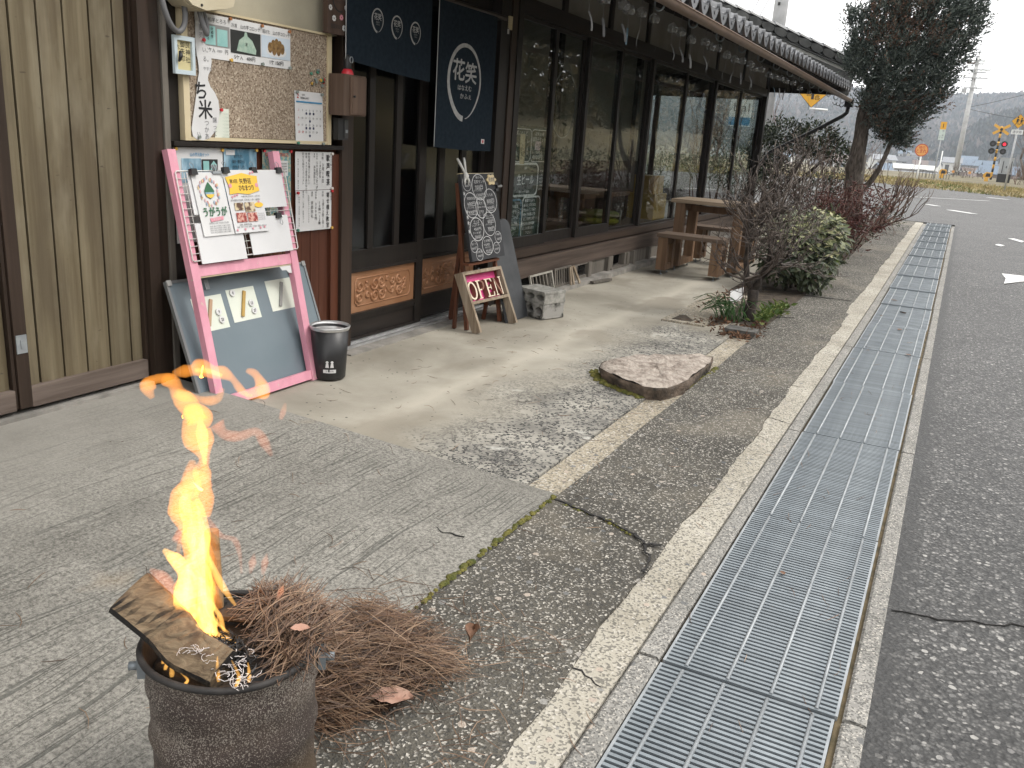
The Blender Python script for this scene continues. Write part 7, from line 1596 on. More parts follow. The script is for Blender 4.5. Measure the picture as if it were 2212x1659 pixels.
bare('pruned_bush', 'brown pruned twiggy bush between the downpipe and the big tree', (-1.75, 14.8, 0), [((-1.8+R.uniform(-.2, .2), 14.8+R.uniform(-.2, .2), .1), (R.gauss(.05, .2), R.gauss(0, .2), 1), R.uniform(.5, .62), .014) for _ in range(8)], 3, 25, M_TWIGR, .34, .70, .25)
bare('bare_sapling', 'thin pale leafless sapling standing in the bed left of the big tree', (-1.45, 11.6, 0), [((-1.45+R.uniform(-.06, .06), 11.6+R.uniform(-.1, .1), 0), (R.gauss(0, .2), R.gauss(0, .1), 1), R.uniform(.4, .6), .012) for _ in range(6)], 3, 27, M_TWIG, .36, .68, .3)
bare('bare_sapling', 'tall thin bare sapling behind the picnic table in the bed', (-1.6, 9.9, 0), [((-1.55+R.uniform(-.1, .1), 9.9+R.uniform(-.2, .3), 0), (R.gauss(0, .25), R.gauss(0, .1), 1), R.uniform(.32, .48), .010) for _ in range(7)], 3, 28, M_TWIG, .4, .7, .3)
# ---- camellia and the loose evergreens beyond the end of the house
def bushy(name, label, base, blobs, n, m, L, Wd, trunk_r, seed, cat='tree', shell=.5):
    t = thing(name, label, cat, base); R = random.Random(seed); Ps, Ds = [], []
    for (c, r) in blobs:
        p, d = in_blob(int(n*r[0]*r[2]*14), c, r, np.random.default_rng(seed), shell); p = p+np.random.default_rng(seed+1).normal(0, .05, p.shape); Ps.append(p); Ds.append(d+np.random.default_rng(seed+2).normal(0, .7, d.shape))
    P = np.concatenate(Ps); D = np.concatenate(Ds); leaves('crown', P, D, np.random.default_rng(seed).uniform(L*.7, L*1.3, len(P)), Wd, m, t)
    b = MB()
    for (c, r) in blobs[:5]:
        mid = V(base)*.45+V(c)*.55+V((R.gauss(0, .06), 0, 0)); b.tube(catmull([V(base), V(base)*.8+mid*.2+V((0, 0, .15)), mid, V(c)], 4), [trunk_r*(1-.06*i) for i in range(13)], 8)
    b.build('trunk', M_DBARK, t); return t
bushy('camellia_tree', 'dark glossy camellia tree with a leaning trunk just past the end of the house', (-2.95, 15.4, 0), [((-2.75, 15.4, 1.42), (.42, .4, .26)), ((-2.25, 15.3, 1.40), (.42, .4, .26)), ((-1.95, 15.3, 1.22), (.30, .3, .18)), ((-2.85, 15.5, .80), (.22, .3, .32)), ((-3.1, 15.6, 1.15), (.3, .4, .4))], 900, M_CAM, .06, .03, .06, 31)
bushy('evergreen_bush', 'loose pale green evergreen bush seen through the far windows', (-4.4, 16.5, 0), [((-4.4, 16.4, .62), (.55, .5, .42)), ((-3.7, 16.6, .75), (.5, .5, .45)), ((-5.1, 16.8, .6), (.5, .5, .4))], 420, M_LIG, .08, .022, .02, 33, 'bush')
bare('bare_tree', 'tall bare brown shrub rising behind the evergreen bush beyond the far windows', (-4.6, 18.0, 0), [((-4.6+R.uniform(-.7, .6), 18+R.uniform(-.2, .2), .0), (R.gauss(0, .25), R.gauss(0, .2), 1), R.uniform(.7, 1.0), .02) for _ in range(10)], 3, 35, M_TWIGR, .33, .72, .3, 'tree')
bushy('evergreen_bush', 'small leafy evergreen bush between the camellia and the road', (-2.1, 15.9, 0), [((-2.2, 15.9, .60), (.36, .3, .26)), ((-1.8, 16.0, .75), (.3, .3, .25))], 380, M_CAM, .06, .026, .02, 37, 'bush')
bushy('evergreen_bush', 'dark low evergreen bush filling the bed between the yellow-green shrub and the red one', (-1.3, 9.3, 0), [((-1.32, 9.1, .30), (.24, .35, .24)), ((-1.25, 9.7, .34), (.24, .35, .26))], 620, M_AUCD, .055, .024, .012, 39, 'bush')
bushy('evergreen_bush', 'shaded leafy undergrowth bush behind the red shrub at the foot of the big tree', (-1.35, 12.1, 0), [((-1.45, 12.0, .36), (.22, .35, .28)), ((-1.15, 12.2, .22), (.18, .3, .2))], 560, M_AUCD, .05, .02, .012, 40, 'bush')
# ---- small things in the bed
t = thing('lily_clump', 'clump of arching green strap leaves at the foot of the bare shrub', 'plant', (-1.27, 6.04, 0))
R = random.Random(12)
for _ in range(46):
    p = V((-1.27+R.uniform(-.09, .10), 6.04+R.uniform(-.10, .10), 0)); a = R.gauss(3.3, 1.1); d = V((math.cos(a), math.sin(a), 0)); L = R.uniform(.14, .27); s = V((-d.y, d.x, 0)); w = R.uniform(.004, .0065); b = MB(); h = R.uniform(.45, .75)
    b.grid(lambda u, v: p+d*(L*(v**1.3))+s*((u-.5)*2*w*(1-v**3))+V((0, 0, L*h*math.sin(min(1, v*1.05)*math.pi*.78)+.002*(abs(u-.5)*4))), 2, 7); b.build('leaf', M_BLADE, t)
def ground_leaves(label, spots, n, m, seed, L=.05, name='weeds'):
    rg = np.random.default_rng(seed); P = np.concatenate([np.column_stack([rg.normal(x, sx, n), rg.normal(y, sy, n), rg.uniform(.004, h, n)]) for x, y, sx, sy, h in spots]); D = rg.normal(0, 1, P.shape); D[:, 2] = np.abs(D[:, 2])*.5
    leaves(name, P, D, rg.uniform(L*.6, L*1.3, len(P)), rg.uniform(L*.3, L*.55, len(P)), m, None, .3, rng=rg, kind='stuff')
ground_leaves('', [(-1.07, 6.25, .035, .14, .05), (-1.06, 6.6, .03, .15, .04)], 150, M_WEED, 41); ground_leaves('', [(-1.10, 9.5, .05, .25, .08), (-1.10, 10.1, .05, .3, .07), (-1.05, 8.9, .03, .15, .07)], 130, M_WEED, 42, .06)
ground_leaves('', [(-1.28, 5.85, .10, .10, .012), (-1.12, 5.50, .07, .05, .012), (-1.05, 5.75, .03, .2, .02), (-1.1, 10.5, .08, .6, .02), (-1.15, 8.8, .08, .4, .02), (-1.5, 6.9, .07, .3, .014), (-1.15, 12.5, .08, .6, .02), (-1.1, 14.0, .06, .6, .02)], 110, leafmat('leaf_litter', [(.05, .028, .018, 1), (.12, .065, .04, 1), (.20, .12, .075, 1)], .9, .1), 43, .035, 'leaf_litter')
b = MB(); b.box(-1.205, -1.005, 5.56, 5.70, -.05, .032); o = b.build('edging_block', mat('dark_concrete', (.05, .048, .044, 1), (.13, .125, .115, 1), 24, .95, .6, 90), None, loc=(-1.1, 5.63, 0)); tag(o, 'dark mossy concrete edging block closing the near end of the bed', 'block')
b = MB(); FS = Fr((-1.42, 6.62, .01), (.62, .62, .25), (-.1, .25, .6)); b.grid(lambda u, v: FS.p(.12*u, .10*v, .008*math.sin(5*u+2*v)), 5, 4); o = b.build('white_sheet', M_PAPER, None, loc=(-1.40, 6.62, 0)); tag(o, 'crumpled white plastic sheet lying behind the strap leaves', 'sheet')
for k, (x, y, x2, z2) in enumerate(((-1.25, 12.75, -1.225, .32), (-1.19, 12.9, -1.175, .34), (-1.235, 14.1, -1.18, .36), (-1.19, 14.2, -1.10, .46), (-1.23, 12.6, -1.21, .30))):
    b = MB(); b.tube([(x, y, -.02), (x2, y-.05, z2)], .006, 6); o = b.build('stake', M_WHITE, None, loc=(x, y, 0)); tag(o, ('thin white stake in the bed, left of the big trunk foot', 'thin white stake in the bed, just right of the big trunk foot', 'left stake of the thin white pair beyond the big trunk', 'longer leaning stake of the thin white pair beyond the big trunk', 'shortest thin white stake, in front of the big trunk')[k], 'stake', 'white stakes in the flower bed')
b = MB(); b.beam((-.245, 7.42, gz(7)+.004), (-.205, 7.40, gz(7)+.004), .018, .008); o = b.build('wood_chip', M_CHAR, None, loc=(-.225, 7.41, 0)); tag(o, 'small dark chip of wood lying on the steel grating', 'wood chip')
# ================================================================ across the lane (seen in the window glass)
M_HEDGE = leafmat('hedge_leaf', [(.014, .022, .012, 1), (.03, .042, .02, 1), (.05, .06, .03, 1)], .6, .1)
M_WOODL = leafmat('winter_wood_leaf', [(.03, .035, .022, 1), (.075, .07, .045, 1), (.13, .11, .065, 1), (.17, .13, .07, 1)], .8, .15)
M_BANK = mat('bank_soil', (.10, .085, .045, 1), (.24, .20, .11, 1), 2, .95, .5, 20)
strip('bank', c_(4.6), c_(16), yl(-25, 80, 5), lambda x, y: gz(y)+.05+max(0, min(1, (x-5.2)/2.2))*1.15+max(0, x-8)*.25, 1.0, M_BANK, nx=8)
rg = np.random.default_rng(50); n = 16000
P = np.column_stack([rg.uniform(5.3, 7.8, n), rg.uniform(-12, 70, n), np.zeros(n)]); P[:, 2] = .1+np.clip((P[:, 0]-5.2)/2.2, 0, 1)*1.15; D = np.column_stack([rg.normal(0, .4, n), rg.normal(0, .4, n), np.ones(n)])
leaves('dry_grass', P, D, rg.uniform(.12, .32, n), .02, M_DRYG, None, .4, rng=rg, kind='stuff')
n = 26000; P = np.column_stack([rg.uniform(8.2, 13.5, n), rg.uniform(-20, 75, n), 1.3+rg.random(n)**.8*3.6+0]); P[:, 2] *= (1+.22*np.sin(P[:, 1]*.55)+.16*np.sin(P[:, 1]*1.3+1)); leaves('woods', P, rg.normal(size=P.shape), rg.uniform(.25, .6, n), rg.uniform(.14, .3, n), M_WOODL, None, .3, rng=rg, kind='stuff')
n = 9000; P = np.column_stack([rg.uniform(4.7, 5.5, n), rg.uniform(-8, 60, n), rg.uniform(.05, .85, n)]); leaves('hedge_foliage', P, rg.normal(size=P.shape), rg.uniform(.07, .14, n), .05, M_HEDGE, None, .3, rng=rg, kind='stuff')
# ================================================================ beyond the cross road
M_VERGE = mat('verge_soil', (.13, .11, .05, 1), (.30, .25, .13, 1), 1.2, .95, .4, 12)
def vx(f, k): return None
# the verge runs obliquely along the far kerb of the cross road
VA, VB = V((-7.0, 37.6, 0)), V((8.0, 27.5, 0)); VD = (VB-VA).normalized(); VNn = V((-VD.y, VD.x, 0))
b = MB(); n1_, n2_ = 24, 8
def vergep(u, v): p = VA+VD*((VB-VA).length*u)+VNn*(13*v); return V((p.x, p.y, gz(p.y)-.06+.10*min(1, v*6)-.35*max(0, v-.25)))
b.grid(vergep, n1_, n2_); o = b.build('verge', M_VERGE); tag(o, kind='structure')
rg = np.random.default_rng(60); n = 16000; P = np.array([tuple(vergep(u, v)) for u, v in zip(rg.random(n), rg.random(n)**1.3)]); D = np.column_stack([rg.normal(0, .6, n), rg.normal(0, .6, n), np.ones(n)]); green = (np.sin(P[:, 0]*1.7+P[:, 1]*.6)+rg.normal(0, .5, n)) > .95
leaves('dry_grass', P[~green], D[~green], rg.uniform(.06, .17, (~green).sum()), .022, M_DRYG, None, .5, rng=rg, kind='stuff'); leaves('green_grass', P[green], D[green], rg.uniform(.06, .15, green.sum()), .022, M_WEED, None, .5, rng=rg, kind='stuff')
# ---- helpers for road furniture that faces the lane
def face(x, y, z, yaw=0): return Fr((x, y, z), (math.cos(yaw), math.sin(yaw), 0), (0, 0, 1))      # seen from the -y side
M_SGR = mat('grey_sign_post', (.30, .31, .32, 1), (.40, .41, .42, 1), 8, .5, metal=.2); M_SW = flat('sign_white', (.70, .71, .70, 1), .5); M_SY = flat('sign_yellow', (.62, .32, .022, 1), .5)
M_SO = flat('sign_orange', (.62, .30, .09, 1), .5); M_SRED = flat('sign_red', (.42, .05, .03, 1), .5); M_HY = flat('hazard_yellow', (.60, .33, .05, 1), .55); M_HB = flat('hazard_black', (.02, .02, .02, 1), .55)
M_CONC = mat('pole_concrete', (.36, .365, .37, 1), (.48, .485, .49, 1), 3, .85, .15, 60)
def pole(name, label, cat, x, y, z0, h, r0, r1, m, group=None):
    t = thing(name, label, cat, (x, y, z0), group); b = MB(); b.tube([(x, y, z0-.3), (x, y, z0+h)], [r0, r1], 14); b.build('pole', m, t); return t
g = gz
t = pole('stop_sign', 'round orange crossing stop sign on a white post at the railway crossing', 'sign', -1.88, 45, g(45), 1.0, .035, .035, M_SW)
F_ = face(-1.90, 44.96, 1.69); b = MB(); b.disc(F_, 0, 0, .28, -.01, .01, 28); b.build('disc', M_SRED, t); b = MB(); b.disc(F_, 0, 0, .245, .01, .014, 28); b.build('face', M_SO, t)
ink(t, M_SRED, lambda b: (b.text(F_, '踏切', 0, .12, .13, .016, 'C', .25, .02), b.text(F_, 'とまれ', 0, -.04, .20, .016, 'C', .42, .03)))
t = pole('bus_stop_sign', 'tall bus stop sign with a yellow number plate over a pale panel', 'sign', -1.17, 44, g(44), 2.35, .022, .022, M_SGR)
F_ = face(-1.17, 43.96, 0); b = MB(); b.fbox(F_, -.115, .125, 2.61, 2.93, 0, .015); b.build('number_plate', M_SY, t); ink(t, M_INK, lambda b: b.text(F_, '1', .0, 2.77, .24, .017, 'C', None, .03), 'number')
b = MB(); b.fbox(F_, -.115, .125, 2.16, 2.608, 0, .015); b.build('panel', mat('pale_green_panel', (.44, .52, .50, 1), (.50, .57, .55, 1), 3, .5), t); ink(t, M_GINK, lambda b: (b.vtext(F_, '第一梶田', .04, 2.55, .09, .017, 1.05), b.vtext(F_, '甲田', -.06, 2.32, .06, .017)), 'lettering')
t = thing('crossing_signal', 'railway crossing signal with a yellow crossbuck, striped mast and one red lamp lit', 'crossing signal', (1.36, 52, g(52)))
for k in range(14):
    b = MB(); z = g(52)+.0+k*.19; b.tube([(1.30, 52, z), (1.30, 52, z+.19)], .052, 12); b.build('mast_band', M_HY if k % 2 else M_HB, t)
F_ = face(1.31, 51.93, 3.02)
for a in (math.radians(32), math.radians(-32)):
    d = V((math.cos(a), math.sin(a))); q = V((-d.y, d.x))*.065; b = MB(); b.prism(F_, [(-d.x*.42-q.x, -d.y*.42-q.y), (d.x*.42-q.x, d.y*.42-q.y), (d.x*.42+q.x, d.y*.42+q.y), (-d.x*.42+q.x, -d.y*.42+q.y)], 0+.012*(a > 0), .012+.012*(a > 0)); b.build('cross_board', M_HY, t)
b = MB(); b.disc(F_, 0, .0, .07, .03, .06, 12); b.build('cross_boss', M_HB, t)
for z, on in ((2.33, True), (1.97, False)):
    b = MB(); b.tube([(1.04, 51.96, z), (1.60, 51.96, z)], .018, 8); b.build('lamp_arm', M_HB, t)
    for s in (-1, 1):
        Fq = face(1.32+s*.26, 51.90, z-.02); b = MB(); b.disc(Fq, 0, 0, .15, -.02, 0, 18); b.build('lamp_plate', M_HB, t)
        b = MB(); b.lathe((1.32+s*.26, 51.9, z-.02), [(.085, 0)], 8) if False else b.disc(Fq, 0, 0, .07, .0, .03, 16)
        lit = on and s == 1
        if lit:
            m = bpy.data.materials.new('lit_red_lens'); m.use_nodes = True; e = m.node_tree.nodes.new('ShaderNodeEmission'); e.inputs[0].default_value = (1, .03, .05, 1); e.inputs[1].default_value = 1.3; m.node_tree.links.new(e.outputs[0], m.node_tree.nodes['Material Output'].inputs[0])
        b.build('lamp_lens', m if lit else flat('dark_lens', (.10, .10, .11, 1), .2), t)
        b = MB(); b.add([Fq.p(.10*math.cos(a), .10*math.sin(a), w) for w in (0, .16) for a in [math.pi*i/8 for i in range(9)]], [(i, i+1, i+10, i+9) for i in range(8)]); b.build('lamp_hood', M_HB, t)
t = pole('school_zone_sign', 'yellow diamond school route sign with two children over a white plate on a grey post', 'sign', 1.36, 35, g(35), 2.3, .032, .032, M_SGR)
F_ = face(1.36, 34.95, 2.70); b = MB(); b.prism(F_, [(0, -.235), (.235, 0), (0, .235), (-.235, 0)], -.01, .004); b.build('diamond', M_HB, t); b = MB(); b.prism(F_, [(0, -.225), (.225, 0), (0, .225), (-.225, 0)], .004, .008); b.build('face', M_SY, t)
def kid(b, u, h):
    b.disc(F_, u, h*.36, .026, .008, .011, 10); b.prism(F_, [(u-.035, -.02), (u+.035, -.02), (u+.025, h*.24), (u-.025, h*.24)], .008, .011); b.stroke(F_, [(u-.01, -.02), (u-.045, -.115)], .020, .008, .011); b.stroke(F_, [(u+.01, -.02), (u+.04, -.115)], .020, .008, .011); b.stroke(F_, [(u+.02, h*.18), (u+.07, .02)], .016, .008, .011)
ink(t, M_HB, lambda b: (kid(b, -.055, .36), kid(b, .065, .24)), 'symbol')
b = MB(); b.fbox(F_, -.175, .175, -.425, -.275, 0, .01); b.build('plate', M_SW, t); ink(t, M_GINK, lambda b: b.text(F_, '通学路', 0, -.35, .11, .012, 'C', .28, .02))
# equipment cabinet, crossing gates, fences, white post, near pole
t = thing('equipment_cabinet', 'grey steel signal cabinet on a dark base beside the crossing', 'cabinet', (1.85, 52, g(52)))
b = MB(); b.box(1.56, 2.16, 51.8, 52.3, .86, 1.62); b.build('case', mat('grey_steel', (.32, .345, .36, 1), (.38, .40, .415, 1), 3, .5), t); b = MB(); b.box(1.54, 2.18, 51.78, 52.32, 1.62, 1.66); b.build('lid', M_SGR, t); b = MB(); b.box(1.56, 2.16, 51.8, 52.3, .4, .855); b.build('base', M_HB, t)
for u in (1.70, 2.08): b = MB(); b.box(u, u+.03, 51.76, 51.798, .9, 1.5); b.build('door_bar', M_HB, t)
b = MB(); b.box(1.86, 1.90, 51.76, 51.798, 1.15, 1.25); b.build('handle', M_HB, t)
for k, (x, yy) in enumerate(((-1.02, 52), (1.08, 52))):
    t = thing('crossing_gate', ('yellow crossing gate machine at the left end of the striped boom', 'yellow crossing gate machine at the right end of the striped boom beside the mast')[k], 'crossing gate', (x, yy, g(yy)))
    b = MB(); F_ = face(x, yy-.15, .62); b.prism(F_, [(-.17, 0), (.20, .0), (.26, .12), (.18, .25), (-.04, .28), (-.16, .16)], -.3, 0); b.build('housing', M_HY, t); b = MB(); b.prism(F_, [(-.06, .04), (.17, .05), (.15, .2), (-.02, .22)], 0, .012); b.build('cover', M_HB, t); b = MB(); b.box(x-.08, x+.1, yy-.3, yy-.1, .3, .62); b.build('stand', M_HY, t)
t = thing('crossing_boom', 'thin black and white striped boom across the level crossing', 'boom', (0, 51.9, .85))
for k in range(20):
    x = -.82+k*.088; z = .80+.045*math.sin(math.pi*k/19); b = MB(); b.tube([(x, 51.85, z), (x+.088, 51.85, z+.003)], .018, 6); b.build('boom_band', M_SW if k % 2 else M_HB, t)
for x in (-.50, .28): b = MB(); b.box(x-.06, x+.06, 51.82, 51.84, .74, .86); b.build('reflector', M_SO, t)
for k, (x0, x1, y0, z) in enumerate(((-2.15, -1.72, 50, .80), (-1.68, -1.28, 50.2, .70), (-1.0, -.62, 50, .76))):
    t = thing('pipe_fence', ('tall dark pipe fence left of the crossing gate', 'lower dark pipe fence behind the left crossing gate', 'dark pipe fence under the left end of the boom')[k], 'fence', ((x0+x1)/2, y0, g(y0)))
    b = MB(); b.tube([(x0, y0, z), (x1, y0, z)], .016, 6); b.build('rail', M_HB, t)
    for q in range(4): b = MB(); x = x0+(x1-x0)*q/3; b.tube([(x, y0, g(y0)-.2), (x, y0, z)], .014, 6); b.build('post', M_HB, t)
t = pole('marker_post', 'slim white marker post behind the crossing gate', 'post', -1.16, 51, g(51), 1.28, .028, .028, M_SW)
# big distribution pole right of the crossing
px_, py_ = -.54, 70
t = pole('utility_pole', 'tall slim concrete utility pole with many crossarms beyond the level crossing', 'utility pole', px_, py_, -.4, 8.75, .20, .13, M_CONC)
b = MB(); b.tube([(px_, py_, 8.3), (px_+.05, py_, 8.8)], .04, 6); b.build('top_spike', M_SGR, t)
for (x0, x1, z) in ((-1.41, -.09, 8.02), (-1.0, -.15, 7.83), (-1.05, .35, 7.45), (-.8, .1, 7.28), (-1.16, .29, 6.92), (-1.05, .06, 6.27)):
    b = MB(); b.beam((x0, py_-.2, z+.04*(x0 < -1.3)), (x1, py_-.2, z), .07, .08); b.build('crossarm', M_SGR, t)
    for q in range(4): b = MB(); x = x0+(x1-x0)*q/3; b.lathe((x, py_-.2, z+.04), [(.035, 0), (.05, .04), (.03, .09), (.045, .12), (.01, .16)], 8); b.build('insulator', M_SW, t)
for q in range(10): b = MB(); z = 3.6+q*.42; b.tube([(px_-.28*(q % 2), py_-.15, z), (px_+.28*(1-q % 2), py_-.15, z)], .014, 4); b.build('step_bolt', M_SGR, t)
b = MB(); b.box(px_-.62, px_-.32, py_-.4, py_-.15, 5.95, 6.22); b.build('switch_box', M_SGR, t); b = MB(); b.beam((px_, py_-.2, 6.9), (px_+.45, py_-.3, 5.7), .02, .02); b.build('stay_wire', M_HB, t)
def cable(label, pts, r=.014):
    b = MB(); q = []
    for a, c in zip(pts[:-1], pts[1:]):
        a, c = V(a), V(c)
        for i in range(10): f = i/10; q.append(a.lerp(c, f)-V((0, 0, (a-c).length*.02*4*f*(1-f))))
    q.append(V(pts[-1])); b.tube(q, r, 4); o = b.build('cable', M_HB, None, loc=pts[0]); tag(o, label, 'cable')
cable('overhead cable rising to the right from the tall utility pole', [(px_, py_, 5.02), (5.6, 68, 7.0)]); cable('overhead cable sagging to the right from the middle of the tall utility pole', [(px_, py_, 4.92), (5.6, 72, 4.3)]); cable('faint cable from the tall pole towards the juniper', [(px_, py_, 6.0), (-9, 80, 6.2)], .012)
cable('overhead cable slanting up beside the concrete pole', [(-5.9, 25, 4.0), (-4.5, 24, 6.5)], .012); cable('second overhead cable slanting up beside the concrete pole', [(-6.15, 25, 4.0), (-4.75, 24, 6.5)], .012)
# near concrete pole behind the roof with the warning sign on an arm
t = pole('utility_pole', 'thick pale concrete pole rising behind the tiled roof', 'utility pole', -5.28, 26, g(26), 10.5, .20, .175, M_CONC)
b = MB(); b.box(-5.33, -5.27, 25.79, 25.83, 5.0, 5.08); b.build('bolt', M_HB, t)
t = thing('warning_sign', 'yellow diamond warning sign with a black arrow hanging below the eaves on a grey arm', 'sign', (-4.03, 25.7, 2.85))
F_ = face(-4.02, 25.6, 2.80, .25); b = MB(); b.prism(F_, [(0, -.42), (.42, 0), (0, .42), (-.42, 0)], -.01, .004); b.build('rim', M_HB, t); b = MB(); b.prism(F_, [(0, -.405), (.405, 0), (0, .405), (-.405, 0)], .004, .01); b.build('face', M_SY, t)
ink(t, M_HB, lambda b: (b.stroke(F_, [(0, -.20), (0, .12)], .07, .01, .014), b.stroke(F_, [(0, -.02), (.10, .07), (.13, .16)], .06, .01, .014), b.prism(F_, [(-.1, .10), (.1, .10), (0, .24)], .01, .014)), 'symbol'); b = MB(); b.tube([(-5.2, 25.9, 2.86), (-3.9, 25.64, 2.86)], .03, 8); b.build('arm', M_SGR, t)
b = MB(); b.tube([(-4.05, 25.6, 2.36), (-3.58, 25.6, 2.34)], .03, 8); b.build('lamp_tube', M_SW, t); b = MB(); b.tube([(-4.03, 25.62, 2.42), (-4.03, 25.62, 2.34)], .02, 6); b.build('bracket', M_SGR, t)
t = pole('shop_banner_sign', 'white roadside sign panel with rounded grey letters seen through the end windows', 'sign', -5.62, 24, g(24), 2.9, .04, .04, M_SGR)
F_ = face(-5.55, 23.9, 0); b = MB(); b.fbox(F_, -.25, .32, 1.75, 2.52, 0, .03); b.build('panel', M_SW, t); ink(t, M_GINK, lambda b: b.text(F_, 'bal', .06, 2.24, .30, .032, 'C', .42, .01)); b = MB(); b.fbox(F_, -.25, .32, 1.78, 1.98, .03, .033); b.build('blue_band', M_BLUE, t)
# bare trees by the crossing
bare('bare_tree', 'leafless tree behind the school sign at the right edge', (3.3, 60, .5), [((3.3, 60, .3), (-.15, 0, 1), 1.5, .09), ((3.3, 60, .3), (.2, 0, 1), 1.4, .08)], 5, 61, M_TWIG, .42, .76, .15, 'tree')
R = random.Random(77)
bare('bare_bush', 'reddish bare bush beside the grey signal cabinet', (2.9, 50, .4), [((2.7+R.uniform(-.4, .6), 50+R.uniform(-.5, .5), .3), (R.gauss(0, .3), R.gauss(0, .3), 1), .5, .016) for _ in range(14)], 3, 63, M_TWIGR, .4, .72, .2, 'bush')
bare('bare_bush', 'low brown bare bushes behind the crossing boom', (.2, 56, .4), [((R.uniform(-.6, 1.2), 56+R.uniform(-.5, .5), .2), (R.gauss(0, .3), R.gauss(0, .3), 1), .45, .016) for _ in range(14)], 3, 65, M_TWIG, .45, .72, .15, 'bush')
# ---- the town on the valley floor
M_HW = [flat('house_wall_'+n, c, .8) for n, c in (('white', (.55, .55, .53, 1)), ('grey', (.25, .25, .25, 1)), ('brown', (.16, .12, .095, 1)), ('cream', (.40, .37, .30, 1)))]
M_HR = [flat('house_roof_'+n, c, .5) for n, c in (('dark', (.05, .052, .058, 1)), ('silver', (.20, .21, .225, 1)), ('brown', (.12, .085, .07, 1)), ('blue', (.09, .13, .18, 1)))]
R = random.Random(90)
def far_house(label, x, y, w, d, h, rh, wm, rm, rot, group='houses of the far town'):
    z = land(x, y); t = thing('far_house', label, 'house', (x, y, z), group); ca, sa = math.cos(rot), math.sin(rot)
    def P(u, v, zz): return (x+u*ca-v*sa, y+u*sa+v*ca, z+zz)
    b = MB(); b.add([P(u, v, zz) for zz in (-1, h) for u, v in ((-w/2, -d/2), (w/2, -d/2), (w/2, d/2), (-w/2, d/2))]+[P(-w/2, 0, h+rh), P(w/2, 0, h+rh)], [(0, 1, 5, 4), (1, 2, 6, 5), (2, 3, 7, 6), (3, 0, 4, 7), (4, 8, 7), (5, 6, 9)]); b.build('wall', wm, t)
    o = .5; b = MB(); k = rh/(d/2)
    vs = [P(-w/2-o, -d/2-o, h-o*k), P(w/2+o, -d/2-o, h-o*k), P(w/2+o, 0, h+rh+.12), P(-w/2-o, 0, h+rh+.12), P(w/2+o, d/2+o, h-o*k), P(-w/2-o, d/2+o, h-o*k)]; vs += [(a, c_2, e-.2) for a, c_2, e in vs]
    b.add(vs, [(0, 1, 2, 3), (3, 2, 4, 5), (6, 9, 8, 7), (9, 11, 10, 8), (0, 6, 7, 1), (5, 4, 10, 11), (0, 3, 9, 6), (3, 5, 11, 9), (1, 7, 8, 2), (2, 8, 10, 4)]); b.build('roof', rm, t)
    for q in range(2): b = MB(); u = -w*.25+q*w*.5; b.add([P(u-.7, -d/2-.02, h*.55), P(u+.7, -d/2-.02, h*.55), P(u+.7, -d/2-.02, h*.85), P(u-.7, -d/2-.02, h*.85), P(u-.7, -d/2-.08, h*.55), P(u+.7, -d/2-.08, h*.55), P(u+.7, -d/2-.08, h*.85), P(u-.7, -d/2-.08, h*.85)], [(4, 5, 6, 7), (0, 4, 7, 3), (1, 2, 6, 5), (0, 1, 5, 4), (3, 7, 6, 2)]); b.build('window', M_HB, t)
WN = ('white', 'grey', 'brown', 'cream'); RN_ = ('dark', 'silver', 'brown', 'blue')
far_house('long low white-roofed hall at the left of the far town', -14, 300, 11, 8, 6.2, 1.0, M_HW[1], M_HW[0], .1); far_house('white two-storey house in the middle of the far town', -4.6, 380, 6, 6, 7.6, 1.6, M_HW[0], M_HR[1], .0); far_house('temple-like hall with a big blue-grey roof in the far town', 7, 430, 9, 9, 4.6, 3.6, M_HW[0], M_HR[3], .1)
combos = [(q, a, c) for q in range(4) for a in range(4) for c in range(4)]; R.shuffle(combos)
SZ = (('narrow', 6, 6, 4.5), ('long', 13, 7, 3.5), ('low', 9, 7, 2.8), ('tall', 8, 7, 6.2))
for i, (q, a, c) in enumerate(combos[:56]):
    y = R.uniform(230, 820); x = y*R.uniform(-.09, .085) if i % 3 else y*R.uniform(-.3, -.09); k = R.uniform(.9, 1.1)
    far_house(f'{SZ[q][0]} {WN[a]}-walled house with a {RN_[c]} roof in the far town', x, y, SZ[q][1]*k, SZ[q][2], SZ[q][3]*k, R.uniform(1.4, 2.2), M_HW[a], M_HR[c], R.uniform(-.6, .6))
n = 2600; rg = np.random.default_rng(91); y = rg.uniform(120, 850, n); x = y*rg.uniform(-.34, .12, n); P = np.column_stack([x, y, [land(a, c)+.5 for a, c in zip(x, y)]])+rg.normal(0, 1, (n, 3)); P[:, 2] += rg.random(n)*2
leaves('far_scrub', P, rg.normal(size=P.shape), rg.uniform(1.5, 3.2, n), rg.uniform(1, 2, n), leafmat('far_scrub_leaf', [(.03, .035, .02, 1), (.08, .065, .045, 1), (.12, .09, .065, 1)], .9, .1), None, .2, rng=rg, kind='stuff')
